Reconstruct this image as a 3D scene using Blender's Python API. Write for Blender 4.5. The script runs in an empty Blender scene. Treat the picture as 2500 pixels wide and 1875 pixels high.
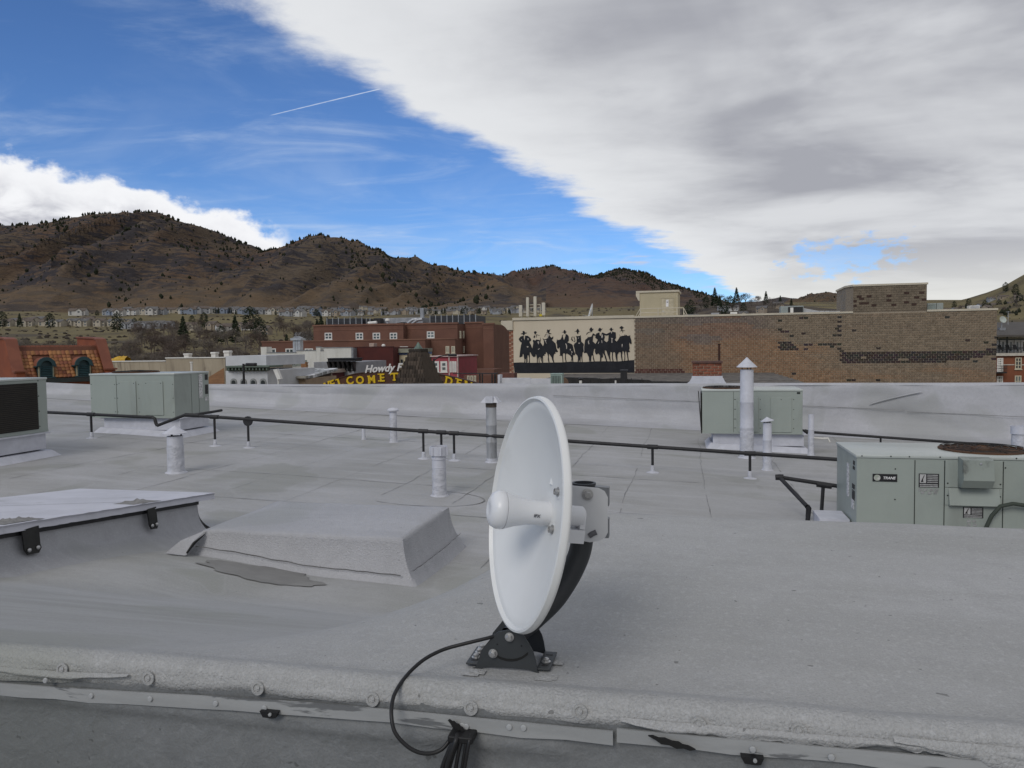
import bpy, bmesh, math, random
from mathutils import Vector, Matrix, noise, geometry
rnd = random.Random(7)
R = math.radians
V3 = Vector
S = bpy.context.scene
COL = S.collection

# ---------------------------------------------------------------- camera (eye at the origin, street about 10 m below)
F = 1900.0                       # focal length in pixels of the 2500 px wide photograph
PITCH, ROLL = R(2.8), R(0.75)
fw = V3((0, math.cos(PITCH), -math.sin(PITCH)))
up0 = V3((0, math.sin(PITCH), math.cos(PITCH)))
rt0 = V3((1, 0, 0))
rt = rt0 * math.cos(ROLL) - up0 * math.sin(ROLL)
up = rt0 * math.sin(ROLL) + up0 * math.cos(ROLL)
cd = bpy.data.cameras.new('camera'); cam = bpy.data.objects.new('camera', cd); COL.objects.link(cam)
cd.sensor_fit = 'HORIZONTAL'; cd.sensor_width = 36; cd.lens = 36 * F / 2500
cd.clip_start = 0.05; cd.clip_end = 60000
m = Matrix.Identity(4)
for i in range(3):
    m[i][0], m[i][1], m[i][2] = rt[i], up[i], -fw[i]
cam.matrix_world = m
S.camera = cam
S.view_settings.view_transform = 'Standard'
S.view_settings.look = 'None'
S.view_settings.exposure = 0.0
S.view_settings.gamma = 1.0

def ray(px, py):
    return (fw + rt * ((px - 1250) / F) + up * ((937.5 - py) / F)).normalized()
def at_y(px, py, y):             # the point at depth y
    d = ray(px, py); return d * (y / d.y)
def on_plane(px, py, p, n):
    d = ray(px, py); return d * (p.dot(n) / d.dot(n))
def on_z(px, py, z):
    d = ray(px, py); return d * (z / d.z)

# ---------------------------------------------------------------- node helper
class NT:
    def __init__(s, tree): s.t = tree; s.n = tree.nodes; s.l = tree.links
    def new(s, typ, **kw):
        n = s.n.new(typ)
        for k, v in kw.items(): setattr(n, k, v)
        return n
    def put(s, sock, v):
        if v is None: return
        if hasattr(v, 'is_output'): s.l.new(v, sock)
        else:
            if isinstance(v, (tuple, list)) and len(v) == 3 and sock.type == 'RGBA': v = (*v, 1)
            sock.default_value = v
    def m(s, op, a, b=None, c=None, clamp=False):
        n = s.new('ShaderNodeMath', operation=op, use_clamp=clamp)
        s.put(n.inputs[0], a); s.put(n.inputs[1], b); s.put(n.inputs[2], c)
        return n.outputs[0]
    def noise(s, vec, scale, detail=4, rough=.55, dist=0, dim='3D'):
        n = s.new('ShaderNodeTexNoise'); n.noise_dimensions = dim
        s.put(n.inputs['Vector'], vec); s.put(n.inputs['Scale'], scale); s.put(n.inputs['Detail'], detail)
        s.put(n.inputs['Roughness'], rough); s.put(n.inputs['Distortion'], dist)
        return n.outputs['Fac']
    def mr(s, v, a, b, c=0., d=1., smooth=True):
        n = s.new('ShaderNodeMapRange', interpolation_type='SMOOTHSTEP' if smooth else 'LINEAR')
        for i, x in enumerate((v, a, b, c, d)): s.put(n.inputs[i], x)
        return n.outputs[0]
    def mix(s, f, a, b, mode='MIX'):
        n = s.new('ShaderNodeMix', data_type='RGBA', blend_type=mode)
        s.put(n.inputs[0], f); s.put(n.inputs[6], a); s.put(n.inputs[7], b)
        return n.outputs[2]
    def xyz(s, v):
        n = s.new('ShaderNodeSeparateXYZ'); s.put(n.inputs[0], v); return n.outputs
    def vec(s, x, y, z):
        n = s.new('ShaderNodeCombineXYZ'); s.put(n.inputs[0], x); s.put(n.inputs[1], y); s.put(n.inputs[2], z); return n.outputs[0]
    def scale(s, v, sc):
        n = s.new('ShaderNodeMapping'); s.put(n.inputs[0], v); n.inputs['Scale'].default_value = sc; return n.outputs[0]

# ---------------------------------------------------------------- sky, clouds and sun
SUN_EL, SUN_AZ = R(38), R(205)   # azimuth clockwise from +Y: behind the camera, a little to the left
W = bpy.data.worlds.new('World'); S.world = W; W.use_nodes = True
nt = NT(W.node_tree); W.node_tree.nodes.clear()
out = nt.new('ShaderNodeOutputWorld'); bg = nt.new('ShaderNodeBackground')
sky = nt.new('ShaderNodeTexSky', sky_type='NISHITA', sun_disc=False)
sky.sun_elevation = SUN_EL; sky.sun_rotation = SUN_AZ; sky.altitude = 1750
sky.air_density = 1.0; sky.dust_density = 0.25; sky.ozone_density = 2.2
tc = nt.new('ShaderNodeTexCoord'); D = tc.outputs['Generated']
dx, dy, dz = nt.xyz(D)[:3]
dzp = nt.m('MAXIMUM', nt.m('ADD', dz, .03), .012)
X = nt.m('DIVIDE', dx, dzp); Y = nt.m('DIVIDE', dy, dzp)
P = nt.vec(X, Y, 0.)
dz2 = nt.m('MAXIMUM', nt.m('ADD', dz, .13), .03)
P2 = nt.vec(nt.m('DIVIDE', dx, dz2), nt.m('DIVIDE', dy, dz2), 0.)
BGS = 0.1                        # background strength
# high cloud deck with one long straight front
nA = nt.noise(P, .55, 6, .55, .3); nB = nt.noise(P, 2.3, 7, .62, .15)
d0 = nt.m('SUBTRACT', X, nt.m('SUBTRACT', nt.m('MULTIPLY', Y, .45), 1.78))
d1 = nt.m('ADD', d0, nt.m('MULTIPLY', nt.m('SUBTRACT', nA, .5), 1.0))
d1 = nt.m('ADD', d1, nt.m('MULTIPLY', nt.m('SUBTRACT', nB, .5), .6))
deck = nt.mr(d1, -.02, .22)
az = nt.m('ARCTAN2', dx, dy); hr = ray(2065, 628)
ha = nt.m('DIVIDE', nt.m('SUBTRACT', az, math.atan2(hr.x, hr.y)), .052); he = nt.m('DIVIDE', nt.m('SUBTRACT', dz, hr.z), .020)
hd = nt.m('SQRT', nt.m('ADD', nt.m('MULTIPLY', ha, ha), nt.m('MULTIPLY', he, he)))
hn = nt.noise(nt.vec(nt.m('MULTIPLY', az, 16.), nt.m('MULTIPLY', dz, 34.), 5.), 2.2, 8, .62)
hole = nt.mr(nt.m('ADD', hd, nt.m('MULTIPLY', nt.m('SUBTRACT', hn, .5), 4.6)), 1.3, .55)
deck = nt.m('MULTIPLY', deck, nt.m('SUBTRACT', 1., nt.m('MULTIPLY', hole, .7)))
rotP = nt.new('ShaderNodeMapping'); nt.put(rotP.inputs[0], P2)
rotP.inputs['Rotation'].default_value = (0, 0, R(-63)); rotP.inputs['Scale'].default_value = (.6, 1.15, 1)
band = nt.noise(rotP.outputs[0], 1.5, 5, .5, .5)
soft = nt.noise(P2, .95, 5, .52, .8)
g1 = nt.mr(nt.m('ADD', nt.m('MULTIPLY', band, .55), nt.m('MULTIPLY', soft, .45)), .36, .66)
inner = nt.mr(d1, .08, 1.35)
shade = nt.m('MULTIPLY', inner, nt.m('SUBTRACT', 1.12, nt.m('MULTIPLY', g1, .9)), clamp=True)
low = nt.mr(dz, .16, .03)
shade = nt.m('MULTIPLY', shade, nt.m('SUBTRACT', 1., nt.m('MULTIPLY', low, .5)))
def lin(c): return tuple((x / 255 / 12.92 if x <= 10 else ((x / 255 + .055) / 1.055) ** 2.4) for x in c)
def sk(c, k=1.): return tuple(v * k / BGS for v in lin(c))
deckc = nt.mix(shade, sk((228, 230, 233)), sk((166, 168, 176)))
wisp = nt.m('MULTIPLY', nt.mr(nt.noise(P2, 2.6, 7, .6, .5), .58, .76), nt.mr(d1, .25, .8))
deckc = nt.mix(nt.m('MULTIPLY', wisp, .22), deckc, sk((150, 153, 163)))
puff = nt.m('MULTIPLY', nt.mr(nt.noise(P2, 1.7, 6, .55, .3), .54, .74), nt.mr(d1, .3, 1.2))
deckc = nt.mix(nt.m('MULTIPLY', puff, .5), deckc, sk((222, 224, 228)))
deckc = nt.mix(nt.m('MULTIPLY', nt.mr(dz, .12, .02), .6), deckc, sk((236, 235, 226)))
# cumulus bank over the left hills
nC = nt.noise(nt.vec(nt.m('MULTIPLY', az, 9.), nt.m('MULTIPLY', dz, 13.), 3.), 1.4, 8, .58)
nC2 = nt.noise(nt.vec(nt.m('MULTIPLY', az, 9.), nt.m('MULTIPLY', dz, 17.), 8.), 2.2, 6, .55, .4)
htop = nt.mr(az, -.62, -.26, .232, .152, False)
cu = nt.m('ADD', nt.m('SUBTRACT', htop, dz), nt.m('MULTIPLY', nt.m('SUBTRACT', nC, .5), .10))
cum = nt.m('MULTIPLY', nt.mr(cu, .0, .014), nt.mr(nt.m('ADD', az, nt.m('MULTIPLY', nt.m('SUBTRACT', nC, .5), .1)), -.27, -.31))
cum = nt.m('MULTIPLY', cum, nt.mr(az, -1.5, -1.1))
cuc = nt.mix(nt.m('MULTIPLY', nt.mr(cu, .01, .085), nt.mr(nC2, .3, .62)), sk((246, 247, 250)), sk((170, 172, 184)))
# a few small clouds low over the far ridges
nE = nt.noise(nt.vec(nt.m('MULTIPLY', az, 10.), nt.m('MULTIPLY', dz, 70.), 1.), 1., 5, .5)
sm = nt.m('MULTIPLY', nt.mr(nE, .60, .72), nt.m('MULTIPLY', nt.mr(dz, .05, .075), nt.mr(dz, .13, .10)))
sm = nt.m('MULTIPLY', sm, nt.mr(nt.m('ABSOLUTE', az), .9, .7))
# thin cirrus wisps and haze in the blue
rotC = nt.new('ShaderNodeMapping'); nt.put(rotC.inputs[0], P2)
rotC.inputs['Rotation'].default_value = (0, 0, R(48)); rotC.inputs['Scale'].default_value = (.9, 2.0, 1)
ci = nt.mr(nt.noise(rotC.outputs[0], 1.5, 7, .6, .9), .48, .88)
ci = nt.m('MULTIPLY', ci, nt.mr(dz, .46, .16, .25, .85))
ci = nt.m('ADD', ci, nt.m('MULTIPLY', nt.mr(nt.noise(P2, 1.1, 5, .6, .8), .42, .74), nt.mr(dz, .40, .10, .0, .30)), clamp=True)
# contrail: a straight streak at cirrus height
def skyP(px, py):
    d = ray(px, py); k = d.z + .03; return V3((d.x / k, d.y / k))
c0, c1 = skyP(655, 283), skyP(932, 216)
ax = (c1 - c0); L = ax.length; ax.normalize()
qx = nt.m('SUBTRACT', X, c0.x); qy = nt.m('SUBTRACT', Y, c0.y)
al = nt.m('ADD', nt.m('MULTIPLY', qx, ax.x), nt.m('MULTIPLY', qy, ax.y))
pe = nt.m('ABSOLUTE', nt.m('SUBTRACT', nt.m('MULTIPLY', qx, ax.y), nt.m('MULTIPLY', qy, ax.x)))
pe = nt.m('ADD', pe, nt.m('MULTIPLY', nt.noise(P, 30., 3, .6), .006))
con = nt.m('MULTIPLY', nt.mr(pe, .010, .002), nt.m('MULTIPLY', nt.mr(al, 0., .04), nt.mr(al, L, L * .97)))
wid = nt.m('MULTIPLY', nt.mr(al, 0., L, .55, .75), con)
tint = nt.mix(1., sky.outputs[0], (.62, .86, 1.18), 'MULTIPLY')
c = nt.mix(nt.m('MULTIPLY', ci, .75), tint, sk((205, 219, 238)))
c = nt.mix(wid, c, sk((225, 235, 248)))
c = nt.mix(nt.m('MULTIPLY', sm, .8), c, sk((200, 205, 222)))
c = nt.mix(cum, c, cuc)
c = nt.mix(deck, c, deckc)
nt.put(bg.inputs[0], c); bg.inputs[1].default_value = BGS
nt.l.new(bg.outputs[0], out.inputs[0])

sd = bpy.data.lights.new('sun', 'SUN'); so = bpy.data.objects.new('sun', sd); COL.objects.link(so)
sd.energy = 1.3; sd.angle = R(24); sd.color = (1, .96, .9)
sdir = V3((math.sin(SUN_AZ) * math.cos(SUN_EL), math.cos(SUN_AZ) * math.cos(SUN_EL), math.sin(SUN_EL)))
so.rotation_euler = sdir.to_track_quat('Z', 'Y').to_euler()
so.location = (-10, -20, 30)

# ---------------------------------------------------------------- materials
MATS = {}
def M(name, c, c2=None, sc=3., rough=.75, metal=0., bump=0., bsc=60., bdist=.01, spec=.35, stretch=(1, 1, 1), c3=None, sc3=.7, lo3=.55, hi3=.7, lo=.35, hi=.65, mode=None, det=5):
    """noise-mixed principled material; c3 = patches with a shape of their own; mode 'obj' / 'col' takes the colour from object / attribute"""
    if name in MATS: return MATS[name]
    mt = bpy.data.materials.new(name); mt.use_nodes = True; MATS[name] = mt
    t = NT(mt.node_tree); b = t.n['Principled BSDF']
    co = t.new('ShaderNodeTexCoord').outputs['Object']
    vec = t.scale(co, stretch) if stretch != (1, 1, 1) else co
    f = t.mr(t.noise(vec, sc, det, .6), lo, hi)
    if c2 is None: c2 = tuple(x * .8 for x in c)
    if mode == 'obj':
        base = t.new('ShaderNodeObjectInfo').outputs['Color']
        cc = t.mix(1., base, t.mix(f, (1.1, 1.1, 1.1), (.82, .82, .82)), 'MULTIPLY')
    elif mode == 'col':
        a = t.new('ShaderNodeVertexColor'); a.layer_name = 'Col'
        cc = t.mix(1., a.outputs[0], t.mix(f, (1.1, 1.1, 1.1), (.82, .82, .82)), 'MULTIPLY')
    else:
        cc = t.mix(f, c, c2)
    if c3:
        cc = t.mix(t.mr(t.noise(vec, sc3, 6, .6, .4), lo3, hi3), cc, c3)
    t.put(b.inputs['Base Color'], cc)
    b.inputs['Roughness'].default_value = rough; b.inputs['Metallic'].default_value = metal
    b.inputs['Specular IOR Level'].default_value = spec
    if bump:
        bn = t.new('ShaderNodeBump'); bn.inputs['Strength'].default_value = bump; bn.inputs['Distance'].default_value = bdist
        t.put(bn.inputs['Height'], t.noise(co, bsc, 4, .6)); t.l.new(bn.outputs[0], b.inputs['Normal'])
    return mt

# ---------------------------------------------------------------- mesh helpers
class MB:
    def __init__(s): s.v = []; s.f = []; s.c = None
    def add(s, vs, fs, col=None):
        o = len(s.v); s.v += [tuple(p) for p in vs]; s.f += [tuple(i + o for i in f) for f in fs]
        if col is not None:
            if s.c is None: s.c = []
            s.c += [col] * len(fs)
        return s
    def box(s, a, b, col=None):
        (x0, y0, z0), (x1, y1, z1) = a, b
        x0, x1 = min(x0, x1), max(x0, x1); y0, y1 = min(y0, y1), max(y0, y1); z0, z1 = min(z0, z1), max(z0, z1)
        return s.hexa([(x0, y0, z0), (x1, y0, z0), (x1, y1, z0), (x0, y1, z0), (x0, y0, z1), (x1, y0, z1), (x1, y1, z1), (x0, y1, z1)], col)
    def hexa(s, p, col=None):
        return s.add(p, [(3, 2, 1, 0), (4, 5, 6, 7), (0, 1, 5, 4), (1, 2, 6, 5), (2, 3, 7, 6), (3, 0, 4, 7)], col)
    def cbox(s, a, b, ch=.01):   # box with chamfered edges
        bm = bmesh.new(); bmesh.ops.create_cube(bm, size=1)
        a, b = V3(a), V3(b)
        for v in bm.verts: v.co = V3((a[i] + b[i]) / 2 + v.co[i] * (b[i] - a[i]) for i in range(3))
        bmesh.ops.bevel(bm, geom=bm.edges[:], offset=ch, segments=2, affect='EDGES', profile=.5)
        return s.bm(bm)
    def bm(s, bm):
        bm.verts.index_update()
        s.add([v.co[:] for v in bm.verts], [[v.index for v in f.verts] for f in bm.faces]); bm.free(); return s
    def prism(s, pts, ext):      # planar polygon (3D points) extruded by a vector
        n = len(pts); e = V3(ext); P0 = [V3(p) for p in pts]
        tri = geometry.tessellate_polygon([P0])
        vs = P0 + [p + e for p in P0]
        fs = [tuple(t) for t in tri] + [tuple(i + n for i in reversed(t)) for t in tri]
        fs += [(i, (i + 1) % n, (i + 1) % n + n, i + n) for i in range(n)]
        return s.add(vs, fs)
    def tube(s, pts, r, n=8, caps=True):
        pts = [V3(p) for p in pts]; k = len(pts); rs = r if isinstance(r, (list, tuple)) else [r] * k
        o = len(s.v); prev = None
        for i, p in enumerate(pts):
            t = (pts[min(i + 1, k - 1)] - pts[max(i - 1, 0)]).normalized()
            if prev is None:
                a = t.orthogonal().normalized()
            else:
                a = (prev - t * prev.dot(t)).normalized()
            prev = a; b = t.cross(a)
            for j in range(n):
                w = 2 * math.pi * j / n
                s.v.append(tuple(p + (a * math.cos(w) + b * math.sin(w)) * rs[i]))
        for i in range(k - 1):
            for j in range(n):
                s.f.append((o + i * n + j, o + i * n + (j + 1) % n, o + (i + 1) * n + (j + 1) % n, o + (i + 1) * n + j))
        if caps:
            s.f.append(tuple(o + j for j in reversed(range(n)))); s.f.append(tuple(o + (k - 1) * n + j for j in range(n)))
        return s
    def lathe(s, prof, c=(0, 0, 0), axis=(0, 0, 1), n=24, close=False):   # prof = [(radius, height)]
        a = V3(axis).normalized(); e = a.orthogonal().normalized(); g = a.cross(e); c = V3(c)
        o = len(s.v); k = len(prof)
        for r, h in prof:
            for j in range(n):
                w = 2 * math.pi * j / n
                s.v.append(tuple(c + a * h + (e * math.cos(w) + g * math.sin(w)) * r))
        for i in range(k - 1 + (1 if close else 0)):
            i2 = (i + 1) % k
            for j in range(n):
                s.f.append((o + i * n + j, o + i * n + (j + 1) % n, o + i2 * n + (j + 1) % n, o + i2 * n + j))
        if not close:
            if prof[0][0] > 1e-5: s.f.append(tuple(o + j for j in reversed(range(n))))
            if prof[-1][0] > 1e-5: s.f.append(tuple(o + (k - 1) * n + j for j in range(n)))
        return s
    def grid(s, nx, ny, fn):
        o = len(s.v)
        for i in range(nx):
            for j in range(ny): s.v.append(tuple(fn(i, j)))
        for i in range(nx - 1):
            for j in range(ny - 1):
                s.f.append((o + i * ny + j, o + (i + 1) * ny + j, o + (i + 1) * ny + j + 1, o + i * ny + j + 1))
        return s
    def mesh(s, name, mat, smooth=None):
        me = bpy.data.meshes.new(name); me.from_pydata(s.v, [], s.f)
        bm = bmesh.new(); bm.from_mesh(me)
        bmesh.ops.recalc_face_normals(bm, faces=bm.faces[:]); bm.to_mesh(me); bm.free()
        if s.c:
            at = me.color_attributes.new('Col', 'FLOAT_COLOR', 'CORNER')
            for p in me.polygons:
                for li in p.loop_indices: at.data[li].color = (*s.c[p.index], 1)
        me.update()
        if smooth is not None:
            me.polygons.foreach_set('use_smooth', [True] * len(me.polygons)); me.set_sharp_from_angle(angle=R(smooth))
        if mat: me.materials.append(mat)
        return me
    def build(s, name, mat, parent=None, smooth=None):
        return link(name, s.mesh(name, mat, smooth), parent)
def link(name, me, parent=None):
    o = bpy.data.objects.new(name, me); COL.objects.link(o)
    if parent is not None: o.parent = parent
    return o
def tag(o, label, cat, group=None):
    o['label'] = label; o['category'] = cat
    if group: o['group'] = group
    return o
def thing(name, label, cat, loc=(0, 0, 0), rz=0, group=None):
    o = bpy.data.objects.new(name, None); COL.objects.link(o); o.empty_display_size = .2
    o.location = loc; o.rotation_euler = (0, 0, rz)
    return tag(o, label, cat, group)
def struct(o): o['kind'] = 'structure'; return o
def copy_tree(o, parent=None):
    c = o.copy(); COL.objects.link(c); c.parent = parent
    for ch in list(o.children): copy_tree(ch, c)
    return c

# ---------------------------------------------------------------- the block grid: s along the street front, v away from the camera
TH = R(12.5); CT, ST = math.cos(TH), math.sin(TH)
def G(s, v, z=0.): return V3((s * CT + v * ST, -s * ST + v * CT, z))
def toG(p): return (p.x * CT - p.y * ST, p.x * ST + p.y * CT, p.z)
EX, EY = G(1, 0), G(0, 1)
def hit_v(px, py, v):            # where a pixel's ray meets the upright plane at grid depth v -> (s, z)
    p = on_plane(px, py, G(0, v), EY); g = toG(p); return g[0], g[2]
def zr(s): return -2.13 - .04 * max(-24., min(18., s))   # main roof surface
def on_roof(px, py, h=0.):
    d = ray(px, py)
    # z = -2.13 - .04*s + h , s = x*CT - y*ST
    k = (-2.13 + h) / (d.z + .04 * (d.x * CT - d.y * ST)); return d * k
def sstep(a, b, x):
    t = max(0., min(1., (x - a) / (b - a))); return t * t * (3 - 2 * t)
def lerp(a, b, t): return a + (b - a) * t
def interp(pts, x):
    if x <= pts[0][0]: return pts[0][1]
    for (x0, y0), (x1, y1) in zip(pts, pts[1:]):
        if x <= x1: return lerp(y0, y1, (x - x0) / (x1 - x0))
    return pts[-1][1]
def nz(x, y, z=0.): return noise.noise(V3((x, y, z)))
# ================================================================ TERRAIN
grass = M('dry_grass', (.165, .138, .074), (.122, .100, .056), sc=.02, rough=.95, spec=.1, c3=(.085, .072, .054), sc3=.02, lo3=.54, hi3=.64, bump=.5, bsc=.2, bdist=2.)
GP = [(0, -10), (160, -10), (250, -7), (350, 0), (500, 10.5), (700, 19), (850, 27), (1000, 41), (1200, 57), (2200, 92), (4000, 120), (12000, 120)]
def gz(x, y):
    r = math.hypot(x, y)
    if r < 1: return -10.
    a = abs(math.atan2(x, y)); k = 1 - sstep(R(52), R(85), a)
    z = interp(GP, r * .5 + max(y, 0) * .5 if y > 0 else 0)
    n = (nz(x * .006, y * .006, 5) * 5 + nz(x * .02, y * .02, 9) * 1.2) * sstep(250, 600, r) * (1 - sstep(1500, 3000, r))
    return -10 + (z + 10 + n) * k
rs = [0, 20, 60, 120, 170] + [200 + 25 * i for i in range(45)] + [1400 + 200 * i for i in range(12)] + [4000, 5500, 8000, 12000, 20000, 40000]
NA = 220
def gfn(i, j):
    a = 2 * math.pi * i / NA if False else -math.pi + 2 * math.pi * i / (NA - 1)
    # finer columns toward the view
    a = math.copysign(abs(a / math.pi) ** 1.6 * math.pi, a)
    x, y = rs[j] * math.sin(a), rs[j] * math.cos(a); return x, y, gz(x, y)
struct(MB().grid(NA, len(rs), gfn).build('ground', grass, None, 60))

def hillmat(name, tan, brush, rock, sc, bl=.46, bh=.56):
    mt = bpy.data.materials.new(name); mt.use_nodes = True; t = NT(mt.node_tree); b = t.n['Principled BSDF']
    co = t.new('ShaderNodeTexCoord').outputs['Object']
    v = t.scale(co, (1, .55, 1.9)); v2 = t.scale(co, (.55, .5, 2.6))
    n1 = t.noise(v, sc, 9, .66, .8); n2 = t.noise(v2, sc * 8, 6, .68, .3); n3 = t.noise(co, sc * .45, 4, .5); n4 = t.noise(v2, sc * 34, 3, .7)
    f = t.mr(t.m('ADD', n1, t.m('MULTIPLY', t.m('SUBTRACT', n2, .5), 1.1)), bl, bh)
    c = t.mix(t.mr(n3, .35, .65), tan, tuple(x * y for x, y in zip(tan, (1.08, .88, .8))))
    c = t.mix(f, c, brush)
    c = t.mix(t.m('MULTIPLY', t.mr(n2, .58, .75), .6), c, rock)
    c = t.mix(t.m('MULTIPLY', t.mr(n4, .42, .72), .7), c, tuple(x * .45 for x in brush))
    pz = t.xyz(co)[2]; lowg = t.m('MULTIPLY', t.mr(t.m('ADD', pz, t.m('MULTIPLY', t.m('SUBTRACT', n1, .5), 320.)), 175., 85.), t.mr(n3, .40, .56))
    c = t.mix(t.m('MULTIPLY', lowg, .6), c, tuple(x * y for x, y in zip(tan, (1.28, 1.22, 1.05))))
    t.put(b.inputs['Base Color'], c); b.inputs['Roughness'].default_value = .95; b.inputs['Specular IOR Level'].default_value = .1
    bn = t.new('ShaderNodeBump'); bn.inputs['Strength'].default_value = .8; bn.inputs['Distance'].default_value = 9.
    t.put(bn.inputs['Height'], t.m('ADD', n2, t.m('MULTIPLY', n1, 2.))); t.l.new(bn.outputs[0], b.inputs['Normal'])
    return mt
hm = hillmat('hill_scrub', (.108, .083, .060), (.045, .040, .043), (.082, .069, .062), .0062, .455, .555)
hm2 = hillmat('hill_red', (.094, .069, .055), (.050, .042, .045), (.078, .063, .056), .0036, .52, .66)
hm3 = hillmat('hill_far', (.10, .085, .075), (.05, .048, .055), (.09, .08, .075), .0015)
pine = M('hill_pine', (.016, .020, .013), (.028, .030, .018), sc=.05, rough=.95, spec=.1)
k2 = 2500 / 2212
class Hill:
    def __init__(s, crest, Rc, Rb, mat, name, amp, fq, seed, zb=None, rows=80, step=5, back=.35, p=1.15):
        s.crest = [(x * k2, y * k2) for x, y in crest]; s.Rc, s.Rb, s.amp, s.fq, s.seed, s.p = Rc, Rb, amp, fq, seed, p
        s.zbv = zb; s.x0, s.x1 = s.crest[0][0], s.crest[-1][0]
        n = int((s.x1 - s.x0) / step) + 2; T = [i / rows for i in range(rows + 1)] + [1 + back * (i + 1) / 8 for i in range(8)]
        o = MB().grid(n, len(T), lambda i, j: s.pt(lerp(s.x0, s.x1, i / (n - 1)), T[j])).build(name, mat, None, 70)
        struct(o); s.ob = o
    def pt(s, px, t):
        u = max(0., min(1., t)); py = interp(s.crest, px)
        y = s.Rb + (s.Rc - s.Rb) * t
        zc = at_y(px, py, s.Rc).z; x = at_y(px, py, y).x; xb = at_y(px, py, s.Rb).x
        zb = s.zbv if s.zbv is not None else gz(xb, s.Rb) - 3
        if t <= 1: z = zb + (zc - zb) * (u ** s.p)
        else: z = zc - (zc - zb) * .9 * (t - 1) ** 1.1
        # spurs and gullies running down the slope
        q = x * s.fq; w = nz(q * .5, t * 1.2, s.seed) * 1.4
        sp = 1 - abs(nz(q + w, t * .9 + w * .4, s.seed + 3)) * 2
        sp2 = 1 - abs(nz(q * 2.7 + w * 2, t * 2.2 + w, s.seed + 6)) * 2
        e = (u * (1 - u) * 4) ** .8 if t <= 1 else 0
        z += s.amp * e * (sp * .7 + sp2 * .35 - .45) + s.amp * .1 * nz(x * .03, y * .03, s.seed) * sstep(0, .2, u)
        return V3((x, y, z))
hA = Hill([(-420, 560), (-250, 515), (-120, 505), (0, 491), (60, 486), (120, 480), (160, 470), (190, 466), (240, 462), (300, 459), (345, 463), (400, 481), (440, 498), (480, 511), (530, 528), (570, 541), (640, 575), (720, 620)], 2400, 1230, hm, 'hill', 95, .0048, 1.3)
hB = Hill([(430, 640), (500, 580), (540, 553), (580, 544), (640, 521), (690, 509), (730, 515), (790, 531), (850, 556), (900, 576), (950, 589), (1010, 598), (1070, 612), (1130, 640), (1180, 668)], 2150, 1180, hm, 'hill', 90, .0052, 7.7)
hC = Hill([(900, 640), (990, 602), (1010, 596), (1040, 596), (1065, 602), (1110, 589), (1150, 579), (1195, 575), (1240, 587), (1285, 600), (1340, 616), (1420, 640), (1500, 665)], 3500, 1500, hm2, 'hill', 80, .0032, 4.1, zb=62)
hD = Hill([(1200, 640), (1285, 598), (1310, 587), (1345, 581), (1390, 589), (1440, 611), (1500, 633), (1540, 645), (1600, 660), (1700, 690)], 4300, 2600, hm2, 'hill', 80, .003, 9.2, zb=90)
hE = Hill([(1400, 668), (1560, 655), (1640, 651), (1690, 641), (1720, 645), (1770, 654), (1850, 645), (1900, 640), (2000, 655), (2150, 662), (2400, 668), (2800, 668)], 9500, 6500, hm3, 'hill', 120, .001, 2.2, zb=100, step=8, rows=40)
hF = Hill([(1690, 668), (1730, 652), (1760, 641), (1785, 636), (1805, 637), (1830, 648), (1880, 668)], 3300, 2000, hillmat('hill_scar', (.11, .085, .06), (.05, .045, .04), (.26, .22, .18), .004), 'hill', 50, .006, 3.9, zb=90, rows=50, step=3)
mesa = Hill([(1960, 675), (2030, 660), (2090, 645), (2130, 632), (2170, 616), (2212, 593), (2300, 545), (2420, 500), (2600, 470), (2900, 450)], 950, 420, grass, 'hill', 10, .012, 5.5, zb=2, rows=60, step=6)
knoll = Hill([(1340, 705), (1440, 672), (1520, 660), (1600, 653), (1680, 655), (1760, 664), (1860, 672), (2000, 690)], 620, 330, M('knoll_scrub', (.10, .082, .06), (.058, .048, .044), sc=.05, rough=.95, spec=.1), 'knoll', 4, .02, 8.8, zb=-3, rows=50, step=5)
mesa.ob.name = 'mesa'
# pines and junipers scattered over the hillsides: far too many and small to count
def blob(mb, p, w, h):
    n = 6; o = len(mb.v); a0 = rnd.random() * 6
    mb.v.append((p.x, p.y, p.z + h))
    for j in range(n):
        a = a0 + j * 6.283 / n; r = w * rnd.uniform(.6, 1.1)
        mb.v.append((p.x + r * math.cos(a), p.y + r * math.sin(a), p.z + h * rnd.uniform(.25, .6)))
    for j in range(n):
        a = a0 + j * 6.283 / n; r = w * .5
        mb.v.append((p.x + r * math.cos(a), p.y + r * math.sin(a), p.z - 1))
    for j in range(n):
        mb.f.append((o, o + 1 + j, o + 1 + (j + 1) % n)); mb.f.append((o + 1 + j, o + 1 + n + j, o + 1 + n + (j + 1) % n, o + 1 + (j + 1) % n))
def scatter(h, n, name, label, wf, x0=None, x1=None, smin=3, smax=7, crest=0):
    mb = MB(); x0 = x0 if x0 is not None else h.x0; x1 = x1 if x1 is not None else h.x1; k = 0; tries = 0
    while k < n and tries < n * 40:
        tries += 1; px = rnd.uniform(x0, x1); t = rnd.uniform(.05, 1.0)
        if rnd.random() > wf(px, t): continue
        p = h.pt(px, t); w = rnd.uniform(smin, smax); w = w * (.42 + 1.0 * rnd.random() ** 4)
        blob(mb, p, w * .55, w * rnd.uniform(.9, 1.5)); k += 1
    for i in range(crest):
        px = rnd.uniform(x0, x1); w = rnd.uniform(smin, smax) * 1.1
        if nz(px * .03, 2) < -.1: continue
        blob(mb, h.pt(px, rnd.uniform(.985, 1.005)), w * .5, w * 1.35)
    o = mb.build(name, pine); o['kind'] = 'stuff'; tag(o, label, 'trees'); return o
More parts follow.
